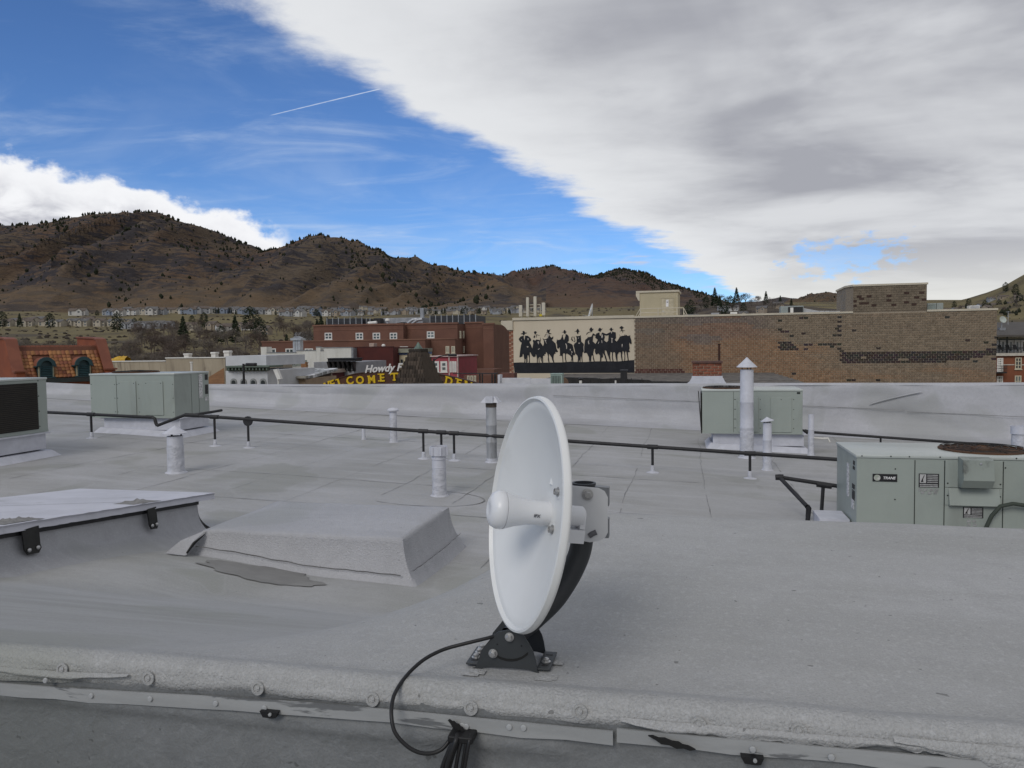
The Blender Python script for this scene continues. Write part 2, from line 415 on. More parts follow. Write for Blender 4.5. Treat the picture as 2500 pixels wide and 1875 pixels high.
cl = lambda px, t, s: .25 + .75 * sstep(-.15, .4, nz(px * .012, t * 5, s))
scatter(hA, 1500, 'hillside_trees', 'dark pines and junipers dotted over the big left mountain', lambda px, t: cl(px, t, 1) * (.12 + .9 * t ** 1.2), -60, 680, 3.2, 7.5, 300)
scatter(hB, 1300, 'hillside_trees', 'dark pines dotted over the pointed second mountain', lambda px, t: cl(px, t, 5) * (.1 + .9 * t ** 1.3) * (.4 + .6 * sstep(740, 900, px)), 560, 1210, 3.0, 7, 300)
scatter(hC, 420, 'hillside_trees', 'sparse dark pines along the reddish middle hill', lambda px, t: cl(px, t, 8) * (.04 + t ** 5), 1190, 1480, 4, 7.5, 200)
scatter(hD, 2600, 'hillside_trees', 'dense dark forest capping the farther rounded hill', lambda px, t: t ** 5 + .04, 1430, 1760, 5.5, 9.5, 320)
scatter(hF, 160, 'hillside_trees', 'dark bushes on the small scarred hill', lambda px, t: .2 + t * .6, 1930, 2090, 3, 7, 60)
scatter(mesa, 260, 'hillside_trees', 'dark shrubs on the grassy slope at the right edge', lambda px, t: max(0, .8 - t), 2330, 2620, 2.0, 4.5, 0)
# low brush and hedges over the benches
mb = MB(); brush = M('bench_brush', (.045, .038, .032), (.075, .062, .05), sc=.06, rough=.95, spec=.1)
for i in range(2600):
    r = rnd.uniform(230, 1250); u = rnd.uniform(-.72, .16); x, y = u * r, r
    if nz(x * .011, y * .02, 3) < -.02 and r > 480: continue
    w = rnd.uniform(.7, 2.4) * (.75 if r < 520 else 1); blob(mb, V3((x, y, gz(x, y))), w, w * rnd.uniform(.5, .95))
o = mb.build('bench_scrub', brush); o['kind'] = 'stuff'; tag(o, 'low brown brush spread over the grassy benches', 'brush')

# ---------------------------------------------------------------- trees: bare winter trees and conifers
bark = M('bark_twig', (.115, .098, .085), (.15, .13, .115), sc=.6, rough=.95, spec=.1)
barkr = M('bark_reddish', (.115, .088, .075), (.09, .072, .063), sc=.6, rough=.95, spec=.1)
def bare_mesh(seed, h=10., mat=bark, spread=.75):
    r = random.Random(seed); tr = MB(); cr = MB()
    def grow(p, d, ln, rad, lev):
        q = p + d * ln * .5 + V3((r.uniform(-1, 1), r.uniform(-1, 1), 0)) * ln * .06; e = q + (d + V3((r.uniform(-.2, .2), r.uniform(-.2, .2), .12))).normalized() * ln * .5
        (tr if lev == 0 else cr).tube([p, q, e], [rad, rad * .82, rad * .62], 5 if lev < 2 else 3, False)
        if lev >= 5: return
        n = (4, 4, 4, 4, 3)[lev]
        for i in range(n):
            a = r.random() * 6.283; b = r.uniform(.35, spread) + .1 * lev
            o = d.orthogonal().normalized(); o2 = d.cross(o)
            nd = (d * math.cos(b) + (o * math.cos(a) + o2 * math.sin(a)) * math.sin(b)); nd.z += .12; nd.normalize()
            st = e if i < 2 else lerp(q, e, r.random())
            grow(st, nd, ln * r.uniform(.58, .8), max(rad * .55, .018), lev + 1)
    grow(V3((0, 0, -.3)), V3((0, 0, 1)), h * .28, h * .022, 0)
    return tr.mesh('trunk', mat), cr.mesh('crown', mat)
BARE = [bare_mesh(11), bare_mesh(12, 10, barkr), bare_mesh(13, 10, bark, .6), bare_mesh(14, 10, barkr, .9), bare_mesh(15, 10, bark, 1.0)]
def bare_tree(p, h, k, label, group):
    t = thing('bare_tree', label, 'tree', p, rnd.random() * 6.28, group); t.scale = (h / 10 * rnd.uniform(.95, 1.35),) * 2 + (h / 10,)
    link('trunk', BARE[k][0], t); link('crown', BARE[k][1], t); return t
conm = M('conifer_needles', (.014, .022, .012), (.026, .034, .018), sc=.8, rough=.9, spec=.15)
def conifer_mesh(seed, shape):
    r = random.Random(seed); cr = MB(); h = 10.
    for i in range(430):
        z = h * (.08 + .92 * r.random() ** .9); f = z / h
        R0 = (1 - f) ** .85 * 2.3 + .08 if shape == 'cone' else math.sqrt(max(.02, 1 - (2 * f - .95) ** 2)) * 2.9
        a = r.random() * 6.283; rr = R0 * r.uniform(.45, 1.08)
        c = V3((rr * math.cos(a), rr * math.sin(a), z)); s = r.uniform(.28, .62) * (1.15 - .5 * f)
        o = V3((math.cos(a), math.sin(a), -.35)) * s * 1.3; w = V3((-math.sin(a), math.cos(a), r.uniform(-.3, .3))) * s * .7
        cr.add([c - o * .6, c + w + V3((0, 0, .1)), c + o, c - w, c + V3((0, 0, s * .7)) - o * .2], [(0, 1, 4), (1, 2, 4), (2, 3, 4), (3, 0, 4), (0, 3, 2, 1)])
    tr = MB().tube([(0, 0, -.3), (0, 0, 4), (0, 0, 8.8)], [.2, .14, .03], 6)
    return tr.mesh('trunk', bark), cr.mesh('crown', conm)
CON = [conifer_mesh(1, 'cone'), conifer_mesh(2, 'cone'), conifer_mesh(3, 'round'), conifer_mesh(4, 'round')]
def conifer(p, h, k, label, group, name='conifer_tree', w=1.):
    t = thing(name, label, 'tree', p, rnd.random() * 6.28, group); t.scale = (h / 10 * w, h / 10 * w, h / 10)
    link('trunk', CON[k][0], t); link('crown', CON[k][1], t); return t
def on_ground(px, py_hint, y):   # a spot on the terrain straight ahead of a pixel column
    x = at_y(px, py_hint, y).x; return V3((x, y, gz(x, y)))
for i in range(150):
    y = rnd.uniform(190, 540); px = rnd.uniform(210, 800) if i % 5 else rnd.uniform(-20, 260)
    if px < 330 and y > 300: y = rnd.uniform(190, 300)
    h = rnd.uniform(8, 13)
    wh = 'behind the terracotta mansard roof' if px < 265 else 'behind the beige concrete wall' if px < 405 else 'above the beige wall step and roof vents' if px < 560 else 'above the pale grey building' if px < 650 else 'beside the left end of the red hotel'
    bare_tree(on_ground(px, 840, y), h, rnd.randrange(5), ('tall ' if h > 10.5 else 'small ') + 'bare brown tree ' + ('near ' if y < 300 else 'farther back ') + wh, 'bare trees between downtown and the benches')
for i in range(24):
    y = rnd.uniform(190, 330); px = rnd.uniform(1198, 1262)
    bare_tree(on_ground(px, 840, y), rnd.uniform(9, 14), rnd.randrange(5), 'bare tree in the gap between the red brick hotel and the mural building', 'bare trees in the gap beside the mural')
for px, y, h, k in [(1238, 175, 13, 0), (1222, 190, 10, 1), (1249, 160, 12, 2)]:
    conifer(on_ground(px, 840, y), h, k, 'dark evergreen filling the gap left of the mural brick corner', 'evergreens beside the mural building')
for px, y, h, k in [(8, 690, 15, 2), (50, 695, 13, 0), (124, 690, 14, 2), (288, 560, 14, 2), (330, 640, 9, 2), (345, 700, 8, 3), (448, 380, 14, 0), (540, 395, 9, 2), (575, 380, 14, 1), (612, 500, 16, 2), (635, 400, 13, 2),
                    (700, 300, 8.5, 1), (785, 420, 13, 1), (775, 430, 11, 0), (800, 420, 12, 0), (500, 620, 13, 2), (470, 690, 10, 3)]:
    conifer(on_ground(px, 830, y), h, k, 'dark ' + ('rounded' if k > 1 else 'pointed') + ' evergreen ' + ('beside the lower left row of cream houses' if px < 200 else 'near the grey townhouse cluster' if px < 400 else 'among bare trees above the beige wall' if px < 560 else 'above the pale grey building' if px < 690 else 'just left of the hotel roof'), 'evergreens scattered below the left mountain')

# ---------------------------------------------------------------- houses on the benches and slopes
WALLC = [M('siding_white', (.50, .49, .47), (.40, .395, .38), sc=.3), M('siding_cream', (.40, .36, .29), (.33, .30, .25), sc=.3), M('siding_tan', (.30, .25, .19), (.24, .2, .16), sc=.3), M('siding_grey', (.30, .31, .33), (.24, .25, .27), sc=.3), M('siding_blue', (.22, .26, .33), (.18, .21, .27), sc=.3)]
ROOFC = [M('shingle_grey', (.13, .125, .125), (.09, .088, .09), sc=.5), M('shingle_brown', (.12, .095, .08), (.09, .072, .06), sc=.5)]
GLASS = M('dark_window', (.03, .034, .04), (.05, .055, .065), sc=.2, rough=.15, spec=.6)
def house_meshes(seed):
    r = random.Random(seed); L, Wd, H = r.uniform(11, 16), r.uniform(8, 10), r.uniform(4.6, 6.2); ov = .5; rh = r.uniform(2.4, 3.4)
    w = MB(); w.box((-L / 2, -Wd / 2, -3), (L / 2, Wd / 2, H)); w.prism([(-L / 2, -Wd / 2, H), (-L / 2, Wd / 2, H), (-L / 2, 0, H + rh)], (L, 0, 0))
    gx = r.uniform(-L / 4, L / 4); gw = r.uniform(2.2, 3.2); gh = gw * .75
    w.box((gx - gw, -Wd / 2 - 2, -3), (gx + gw, -Wd / 2 + .02, H - .15)); w.prism([(gx - gw, -Wd / 2 - 2, H - .15), (gx + gw, -Wd / 2 - 2, H - .15), (gx, -Wd / 2 - 2, H - .15 + gh)], (0, 2.2, 0))
    f = MB(); t = .25
    for sy in (-1, 1):
        f.hexa([(-L / 2 - ov, sy * (Wd / 2 + ov), H - ov * rh / (Wd / 2)), (L / 2 + ov, sy * (Wd / 2 + ov), H - ov * rh / (Wd / 2)), (L / 2 + ov, 0, H + rh), (-L / 2 - ov, 0, H + rh)] +
               [(-L / 2 - ov, sy * (Wd / 2 + ov), H - ov * rh / (Wd / 2) + t), (L / 2 + ov, sy * (Wd / 2 + ov), H - ov * rh / (Wd / 2) + t), (L / 2 + ov, 0, H + rh + t), (-L / 2 - ov, 0, H + rh + t)])
    for sx in (-1, 1):
        f.hexa([(gx + sx * (gw + .4), -Wd / 2 - 2.5, H - .45), (gx, -Wd / 2 - 2.5, H - .15 + gh), (gx, 0, H - .15 + gh), (gx + sx * (gw + .4), 0, H - .45)] +
               [(gx + sx * (gw + .4), -Wd / 2 - 2.5, H - .2), (gx, -Wd / 2 - 2.5, H + .1 + gh), (gx, 0, H + .1 + gh), (gx + sx * (gw + .4), 0, H - .2)])
    wins = []
    for k, zz in ((-.36, H - 2), (.38, H - 2), (-.36, .8), (.38, .8)):
        if abs(k * L - gx) < gw + .8: continue
        wins.append(MB().box((k * L - .9, -Wd / 2 - .06, zz), (k * L + .9, -Wd / 2 + .1, zz + 1.3)).mesh('window', GLASS))
    wins.append(MB().box((gx - 1, -Wd / 2 - 2.06, H - 2), (gx + 1, -Wd / 2 - 1.9, H - .5)).mesh('window', GLASS))
    return w.mesh('wall', WALLC[0]), f.mesh('roof', ROOFC[0]), wins
HOUSES = [house_meshes(i) for i in range(7)]
def house(p, rz, k, wc, rc, label, group, sc=1., parts=True, name='house'):
    t = thing(name, label, 'house', p, rz, group); t.scale = (sc, sc, sc)
    w, f, wins = HOUSES[k]
    for nm, me, mt in (('wall', w, WALLC[wc]), ('roof', f, ROOFC[rc])):
        o = link(nm, me, t); o.material_slots[0].link = 'OBJECT'; o.material_slots[0].material = mt
    if parts:
        for wm in wins: link('window', wm, t)
    return t
up_l = ('pale house with grey roof in the long upper row under the mountains', 'upper row of hillside houses')
for i, px in enumerate([278, 300, 330, 358, 383, 428, 461, 481, 501, 541, 562, 581, 598, 614, 631, 650, 700, 732, 750, 772, 800, 840, 270, 292, 312, 345, 372, 392, 412, 440, 452, 470, 492, 510, 530, 552, 572, 590, 606, 622, 640, 660, 675, 690, 708, 724, 740, 760, 782, 812, 828, 850]):
    y = (1010 if px < 420 else 1075) + rnd.uniform(-95, 60)
    house(on_ground(px, 765, y), rnd.uniform(-.5, .5), rnd.randrange(7), rnd.choice([0, 1, 2, 3, 0, 3, 4]), rnd.choice([0, 0, 1]), ('pale house in the upper hillside row ' + ('right of the bright white house' if px < 400 else 'above the grey townhouses' if px < 520 else 'at its crowded middle' if px < 665 else 'at its right end before the hotel screens')), up_l[1], sc=rnd.uniform(.9, 1.2))
house(on_ground(192, 770, 985), .15, 2, 0, 1, 'bright white house at the left end of the upper hillside row', None, 1.25)
lo_l = ('cream gabled house in the lower left row on the brown slope', 'lower row of gabled houses at left')
for px in [18, 40, 62, 78, 96, 118, 140, 182, 205, 216, 245, 285, 308]:
    house(on_ground(px, 790, 790 + rnd.uniform(-10, 25)), rnd.uniform(-.4, .4), rnd.randrange(7), rnd.choice([1, 1, 2]), rnd.choice([0, 1]), *lo_l, sc=.95)
co_l = ('grey townhouse in the stepped cluster above the bare trees', 'grey townhouse cluster')
for px in [312, 328, 346, 362, 390, 408]:
    house(on_ground(px, 805, 640), .1, rnd.randrange(7), 3, 0, *co_l, sc=.72)
for px, y, wc in [(466, 560, 1), (545, 520, 0), (558, 525, 0), (590, 540, 2), (607, 520, 0), (646, 470, 2), (520, 560, 2)]:
    house(on_ground(px, 800, y), rnd.uniform(-.6, .6), rnd.randrange(7), wc, 1, 'small house half hidden among the bare trees left of the red hotel', 'houses among the bare trees', .62)
house(on_ground(738, 790, 385), .5, 1, 3, 0, 'grey gabled house standing alone just left of the red hotel roof', None, .62)
tn_l = ('small pale house in the dense far neighbourhood behind the red hotel and mural roofs', 'dense far neighbourhood')
for i in range(85):
    px = rnd.uniform(850, 1330); y = rnd.uniform(1000, 1170)
    house(on_ground(px, 770, y), rnd.uniform(-.6, .6), rnd.randrange(7), rnd.choice([0, 3, 2, 1, 3]), rnd.choice([0, 0, 1]), tn_l[0].replace('behind the red hotel and mural roofs', 'above the left hotel screens' if px < 960 else 'above the middle of the hotel roof' if px < 1080 else 'above the right hotel screen' if px < 1200 else 'left of the mural antennas'), tn_l[1], sc=rnd.uniform(.62, .85), parts=False)
for i in range(60):
    px = rnd.uniform(850, 1330); y = rnd.uniform(980, 1160)
    conifer(on_ground(px, 770, y), rnd.uniform(5, 9), rnd.randrange(4), 'tiny dark evergreen between far houses ' + ('above the left hotel screens' if px < 960 else 'above the middle of the hotel roof' if px < 1080 else 'above the right hotel screen' if px < 1200 else 'left of the mural antennas'), 'evergreens in the far neighbourhood', w=1.1)
for i in range(48):
    px = rnd.uniform(230, 860); y = 1060 + rnd.uniform(-60, 60)
    conifer(on_ground(px, 765, y), rnd.uniform(5, 10), rnd.choice([2, 3, 0]), 'small dark evergreen in the upper house row ' + ('around the bright white house' if px < 300 else 'left of the grey townhouses' if px < 400 else 'above the grey townhouses' if px < 500 else 'at its crowded middle' if px < 660 else 'before the hotel screens'), 'evergreens along the upper house row', w=1.2)
# knoll and mesa at right
def knoll_pt(h, px, t): return h.pt(px, t)
for px, t, wc in [(1690, .55, 0), (1722, .5, 0), (1738, .5, 0), (1765, .75, 3), (1790, .8, 0), (1815, .6, 1), (1860, .7, 2), (1900, .8, 2), (1770, .3, 0)]:
    house(knoll.pt(px, t), rnd.uniform(-.5, .5), rnd.randrange(7), wc, 0, 'low ' + ('tan' if wc == 2 else 'cream' if wc == 1 else 'grey' if wc == 3 else 'white') + ' house on the wooded knoll ' + ('beside the penthouse railing' if px < 1730 else 'between the railing and the air handler' if px < 1850 else 'above the air handler'), 'houses on the wooded knoll', .5)
for px, t in [(2300, .45), (2318, .6), (2335, .35), (2352, .62), (2375, .5), (2395, .7), (2410, .4), (2432, .6), (2450, .75), (2470, .5), (2488, .62), (2360, .75), (2420, .8)]:
    house(mesa.pt(px, t), rnd.uniform(-.6, .6), rnd.randrange(7), rnd.choice([2, 2, 3]), 1, ('lower' if t < .5 else 'middle' if t < .65 else 'upper') + ' brown house on the right edge slope ' + ('above the green grey condenser' if px < 2345 else 'above the brick parapet end' if px < 2425 else 'above the apartment roof'), 'houses on the right hand slope', .6)
for px, t, h, k in [(1686, .7, 11, 2), (1675, .6, 9, 3), (1724, .85, 9, 2), (1745, .9, 15, 0), (1757, .85, 10, 1), (1768, .6, 12, 2), (1784, .8, 11, 2), (1798, .95, 13, 0), (1815, .7, 8, 3), (1870, .95, 10, 1), (1905, .95, 7, 0), (1932, .95, 6, 0)]:
    conifer(knoll.pt(px, t), h, k, 'dark ' + ('rounded' if k > 1 else 'pointed') + ' evergreen on the knoll ' + ('right of the stair penthouse' if px < 1770 else 'left of the grey air handler' if px < 1850 else 'above the grey air handler'), 'evergreens on the knoll')
for px, t, h in [(1700, .7, 9), (1712, .8, 10), (1735, .95, 10), (1755, .95, 13), (1775, .9, 12), (1790, .7, 10), (1806, .9, 11), (1820, .95, 12), (1835, .85, 10), (1848, .9, 11), (1862, .8, 9), (1880, .85, 10), (1892, .7, 9), (1905, .75, 9), (1690, .4, 8), (1720, .35, 8), (1745, .4, 9), (1830, .6, 9)]:
    bare_tree(knoll.pt(px, t), h, rnd.randrange(5), 'bare tree on the knoll ' + ('right of the stair penthouse' if px < 1770 else 'left of the grey air handler' if px < 1850 else 'above the grey air handler'), 'bare trees on the knoll')
for px, t, h, k in [(2365, .8, 10, 2), (2455, .85, 11, 2), (2480, .7, 12, 3), (2440, .55, 9, 2), (2490, .45, 11, 2), (2330, .5, 7, 3), (2405, .5, 8, 2)]:
    conifer(mesa.pt(px, t), h, k, 'round dark evergreen among the brown houses on the right slope', 'evergreens on the right hand slope')
for i in range(26):
    px = rnd.uniform(2310, 2520); t = rnd.uniform(.15, .7)
    bare_tree(mesa.pt(px, t), rnd.uniform(6, 9), rnd.randrange(5), 'bare tree ' + ('high' if t > .42 else 'low') + ' on the right slope ' + ('above the brick parapet end' if px < 2420 else 'above the apartment roof'), 'bare trees on the right hand slope')
# ================================================================ DOWNTOWN BUILDINGS
class B:
    def __init__(s, name, label, cat, v, px0, group=None):
        s.v = v; s.s0 = hit_v(px0, 880, v)[0]; s.t = thing(name, label, cat, G(s.s0, v, -10), -TH, group)
    def X(s, px, dv=0, py=880): return hit_v(px, py, s.v + dv)[0] - s.s0
    def Z(s, px, py, dv=0): return hit_v(px, py, s.v + dv)[1] + 10
    def box(s, part, px0, px1, pt, pb, mat, d0=0, d1=8, parent=None):
        z0 = s.Z((px0 + px1) / 2, pb, d0) if pb else -.3
        return MB().box((s.X(px0, d0), d0, z0), (s.X(px1, d0), d1, s.Z((px0 + px1) / 2, pt, d0))).build(part, mat, parent or s.t)
    def window(s, px0, px1, pt, pb, fm, gm, cols=2, rows=2, d=0, fr=.07, sill=True, parent=None, name='window'):
        x0, x1 = s.X(px0, d), s.X(px1, d); zt, zb = s.Z(px0, pt, d), s.Z(px0, pb, d); mb = MB()
        f = fr; y0, y1 = d - .06, d + .05
        mb.box((x0, y0, zb), (x0 + f, y1, zt)); mb.box((x1 - f, y0, zb), (x1, y1, zt))
        mb.box((x0 + f, y0, zt - f), (x1 - f, y1, zt)); mb.box((x0 + f, y0, zb), (x1 - f, y1, zb + f))
        for i in range(1, cols):
            c = lerp(x0, x1, i / cols); mb.box((c - f * .45, y0 + .01, zb + f), (c + f * .45, y1, zt - f))
        for i in range(1, rows):
            c = lerp(zb, zt, i / rows); mb.box((x0 + f, y0 + .02, c - f * .4), (x1 - f, y1, c + f * .4))
        if sill: mb.box((x0 - .06, y0 - .07, zb - .1), (x1 + .06, y1 - .01, zb - .002))
        w = mb.build(name, fm, parent or s.t)
        for i in range(cols):
            for j in range(rows):
                MB().box((lerp(x0, x1, i / cols) + f * .3, d - .025, lerp(zb, zt, j / rows) + f * .3), (lerp(x0, x1, (i + 1) / cols) - f * .3, d + .03, lerp(zb, zt, (j + 1) / rows) - f * .3)).build('pane', gm, w)
        return w
    def arch(s, part, px0, px1, pt, pb, mat, d0, d1, parent=None):   # solid with a round head
        x0, x1 = s.X(px0, d0), s.X(px1, d0); zb = s.Z(px0, pb, d0); zt = s.Z(px0, pt, d0); r = (x1 - x0) / 2
        pts = [(x1, d0, zb)] + [((x0 + x1) / 2 + r * math.cos(a), d0, max(zb, zt - r) + min(r, zt - zb) * math.sin(a)) for a in [math.pi * i / 12 for i in range(13)]] + [(x0, d0, zb)]
        return MB().prism(pts, (0, d1 - d0, 0)).build(part, mat, parent or s.t)
white_trim = M('white_trim', (.66, .65, .62), (.58, .57, .55), sc=2)
cream_trim = M('cream_trim', (.50, .46, .36), (.44, .40, .31), sc=2)
GL2 = M('window_glass', (.022, .026, .03), (.05, .06, .065), sc=.6, rough=.08, spec=.7)
GL3 = M('curtained_glass', (.16, .18, .18), (.10, .12, .125), sc=.8, rough=.1, spec=.7, stretch=(3, 1, .4))
brick_red = M('hotel_brick', (.150, .074, .053), (.125, .062, .045), sc=.5, rough=.9, c3=(.13, .064, .047), sc3=.15, bump=.3, bsc=9)
brick_red2 = M('hotel_brick_deep', (.142, .068, .049), (.118, .057, .042), sc=.5, rough=.9, bump=.3, bsc=9)
capm = M('hotel_cap', (.18, .09, .06), (.14, .07, .05), sc=.5)
dark_metal = M('dark_metal', (.035, .038, .045), (.05, .053, .06), sc=1.5, rough=.55, metal=.3)
grey_metal = M('grey_metal', (.30, .31, .33), (.22, .23, .25), sc=1.2, rough=.5, metal=.4)
galv = M('galvanised', (.42, .43, .45), (.33, .34, .36), sc=2.5, rough=.45, metal=.6)
blackp = M('black_paint', (.012, .012, .014), (.02, .02, .022), sc=5, rough=.5)

# --- red brick hotel, four storeys, far across the street
b = B('brick_hotel', 'long red brick hotel with square white windows and dark rooftop screens', 'building', 126, 767)
b.box('wall', 767, 986, 795, None, brick_red, 0, 14)
b.box('wall', 986.3, 1118, 792, None, brick_red, 1.6, 15)
b.box('wall', 1137, 1180, 789.5, None, brick_red2, 5.0, 18)
b.box('wall', 1180.3, 1206, 792.5, None, brick_red, 3.4, 18)
x0, x1 = b.X(1118, 1.6), b.X(1137, 5)
MB().prism([(x0, 1.6, -.3), (x1, 5.3, -.3), (x1, 9, -.3), (x0 - .5, 9, -.3)], (0, 0, b.Z(1126, 791, 3) + .3)).build('bay', brick_red2, b.t)
for a0, a1, p, d in ((767, 986, 795, 0), (986.3, 1118, 792, 1.6), (1137, 1180, 789.5, 5), (1180.3, 1206, 792.5, 3.4)):
    z = b.Z((a0 + a1) / 2, p, d); MB().box((b.X(a0, d) - .12, d - .14, z + .003), (b.X(a1, d) + .12, d + .5, z + .28)).build('coping', capm, b.t)
    MB().box((b.X(a0, d), d - .05, z - .75), (b.X(a1, d), d + .2, z - .62)).build('band', capm, b.t)
b.box('terrace_wing', 640, 1039, 833, None, brick_red2, -5, -.02)
b.box('terrace_wing', 1039.4, 1112, 829, None, brick_red, -2.2, 1.55)
for a0, a1, p, d in ((640, 1039, 833, -5), (1039.4, 1112, 829, -2.2)):
    z = b.Z((a0 + a1) / 2, p, d); MB().box((b.X(a0, d) - .1, d - .1, z + .003), (b.X(a1, d) + .1, d + .4, z + .22)).build('coping', capm, b.t)
b.box('plinth', 1112, 1206, 902, None, brick_red, -3, 3.2)
for pc, d in ((803.5, 0), (879, 0), (920.5, 0), (962, 0)):
    b.window(pc - 9, pc + 9, 812.5, 829, white_trim, GL2, 2, 2, d, .16)
b.window(1043.5, 1062, 809, 825.5, white_trim, GL3, 2, 2, 1.6, .16)
for pc in (664.5, 708, 755): b.window(pc - 10, pc + 10, 851, 865, white_trim, GL2, 2, 1, -5, .16)
b.window(977, 997, 846, 856, white_trim, GL2, 2, 1, -5, .16)
for pc, pt, pb in ((1093, 845, 862), (1107, 845, 862), (1109, 880, 899)): b.window(pc - 4.5, pc + 4.5, pt, pb, cream_trim, GL3, 2, 1, -2.2, .16)
for py0, py1 in ((808, 826), (845, 862), (882, 898)):
    for q in (.28, .72):      # bay windows follow the slanted face
        px = lerp(1119, 1136, q); d = lerp(1.6, 5, q) - .05
        b.window(px - 4, px + 3.4, py0, py1, cream_trim, GL3, 2, 1, d, .14, False)
        b.box('vent_panel', px - 3.6, px + 3.2, py1 + 3, py1 + 8, M('dark_brick_panel', (.09, .04, .03)), d - .08, d + .1)  # darker brick panel below each bay window
def roof_thing(name, label, cat, v, px0, px1, pt, pb, mat, depth, group=None, slats=0, posts=0):
    q = B(name, label, cat, v, px0, group); q.t.location.z = hit_v(px0, pb, v)[1]; x1 = q.X(px1); h = hit_v(px0, pt, v)[1] - q.t.location.z
    if slats:
        MB().box((.02, .05, 0), (x1 - .02, depth, h - .05)).build('screen_core', mat, q.t)
        for i in range(slats):
            MB().box((0, -.02, h * i / slats + .03), (x1, .04, h * (i + 1) / slats - .02)).build('slat', mat, q.t)
        for i in range(posts + 1):
            xx = x1 * i / max(1, posts); MB().box((xx - .07, -.1, 0), (xx + .07, -.022, h + .12)).build('post', grey_metal, q.t)
    else:
        MB().cbox((0, 0, 0), (x1, depth, h), .04).build('casing', mat, q.t)
    return q, x1, h
roof_thing('equipment_screen', 'dark slatted equipment screen at the left of the hotel roof', 'screen', 130, 801, 886, 778, 794.5, dark_metal, 5, None, 5, 6)
roof_thing('equipment_screen', 'shorter dark slatted screen beside a white duct on the hotel roof', 'screen', 131, 888, 906, 779, 794.5, dark_metal, 4, None, 5, 2)
roof_thing('equipment_screen', 'long charcoal slatted screen at the right of the hotel roof', 'screen', 132, 1052, 1163, 771, 792, dark_metal, 7, None, 6, 8)
roof_thing('rooftop_enclosure', 'pale grey metal enclosure in the middle of the hotel roof', 'enclosure', 134, 930, 1034, 777, 793, grey_metal, 5)
roof_thing('rooftop_unit', 'black louvred box at the left end of the grey roof enclosure', 'roof unit', 132.2, 914, 931, 777, 793, blackp, 1.5)
roof_thing('rooftop_stack', 'square grey stack rising above the hotel roof', 'stack', 136, 1028, 1036, 752, 790, grey_metal, .6)
for px, l in ((948, 'small pale mushroom vent on the hotel roof'), (985, 'low dark fan housing on the hotel roof'), (1010, 'silver duct bend on the hotel roof'), (1022, 'round silver fan end beside the duct bend on the hotel roof')):
    q = B('roof_vent', l, 'vent', 129, px); q.t.location.z = hit_v(px, 794, 129)[1]
    if 'bend' in l:
        MB().tube([(-1.2, 0, .15), (-.6, 0, .6), (0, 0, .95), (.8, 0, 1.0)], .28, 10).build('duct', galv, q.t, 40); MB().box((-1.4, -.3, -.15), (-1.0, .3, .2)).build('base', galv, q.t)
    elif 'fan end' in l:
        MB().lathe([(.1, -.5), (.5, -.45), (.55, 0), (.5, .45), (.1, .5)], (0, 0, .5), (0, 1, 0), 16).build('drum', galv, q.t, 40); MB().box((-.4, -.3, -.1), (.4, .3, .12)).build('base', galv, q.t)
    elif 'mushroom' in l:
        MB().lathe([(.22, -.1), (.22, .8)], (0, 0, 0)).build('pipe', galv, q.t, 40); MB().lathe([(.4, .75), (.42, .95), (.3, 1.15), (0, 1.2)], (0, 0, 0)).build('cap', white_trim, q.t, 40)
    else:
        MB().box((-.9, -.4, -.1), (.9, .4, .45)).build('casing', dark_metal, q.t); MB().lathe([(.5, .45), (.55, .6), (.1, .7)], (0, 0, 0)).build('cap', galv, q.t, 40)
q = B('roof_duct', 'white round duct lying on the hotel roof edge', 'duct', 128, 901); q.t.location.z = hit_v(901, 794, 128)[1]
MB().tube([(0, 0, .35), (.8, 0, .4), (1.6, 0, .45)], .28, 12).build('duct', white_trim, q.t, 40); MB().box((.3, -.2, -.1), (.5, .2, .12)).build('bracket', galv, q.t); MB().box((1.2, -.2, -.1), (1.4, .2, .2)).build('bracket', galv, q.t)

# --- white stucco building with chimneys and stepped parapet
stucco = M('white_stucco', (.60, .59, .55), (.50, .49, .45), sc=.9, rough=.9, c3=(.40, .38, .33), sc3=1.2, lo3=.6, hi3=.75, stretch=(1, 1, .3), bump=.3, bsc=12)
grey_flash = M('grey_flashing', (.22, .225, .235), (.17, .175, .185), sc=2)
b = B('stucco_building', 'white stained stucco side wall with stepped parapet and stub chimneys', 'building', 85, 637)
for a0, a1, p in ((652, 724, 861.5), (724.2, 772, 856.5), (772.3, 783, 848), (791, 858, 849.5), (783.2, 790.8, 857)):
    b.box('wall', a0, a1, p, None, stucco, 0, 9)
    z = b.Z((a0 + a1) / 2, p); MB().box((b.X(a0) - .02, -.06, z + .002), (b.X(a1) + .02, .4, z + .09)).build('coping', grey_flash, b.t)
b.box('chimney', 637.5, 651.6, 847, 900, stucco, .4, 1.6)
b.box('pilaster', 858.2, 863, 849.5, None, grey_flash, -.04, 8)
w = b.box('window_surround', 711, 749, 879, 894, M('sage_trim', (.20, .22, .19), (.17, .185, .16)), -.05, .3)
b.window(712.5, 722, 881, 893.5, M('sage_trim2', (.25, .27, .24)), GL2, 2, 1, -.06, .1, False)
q = B('metal_flue', 'square galvanised flue with flat rain cap above the white stucco wall', 'flue', 86.5, 716); q.t.location.z = hit_v(716, 862, 86.5)[1]
h = hit_v(716, 831, 86.5)[1] - q.t.location.z; x1 = q.X(733.5)
MB().box((0, 0, 0), (x1, .8, h)).build('shaft', galv, q.t); MB().box((-.22, -.2, h + .002), (x1 + .2, 1, h + .26)).build('cap', galv, q.t)
MB().prism([(-.1, -.1, h + .26), (x1 + .1, -.1, h + .26), (x1 * .5, -.1, h + .5)], (0, 1, 0)).build('cap_top', grey_metal, q.t)
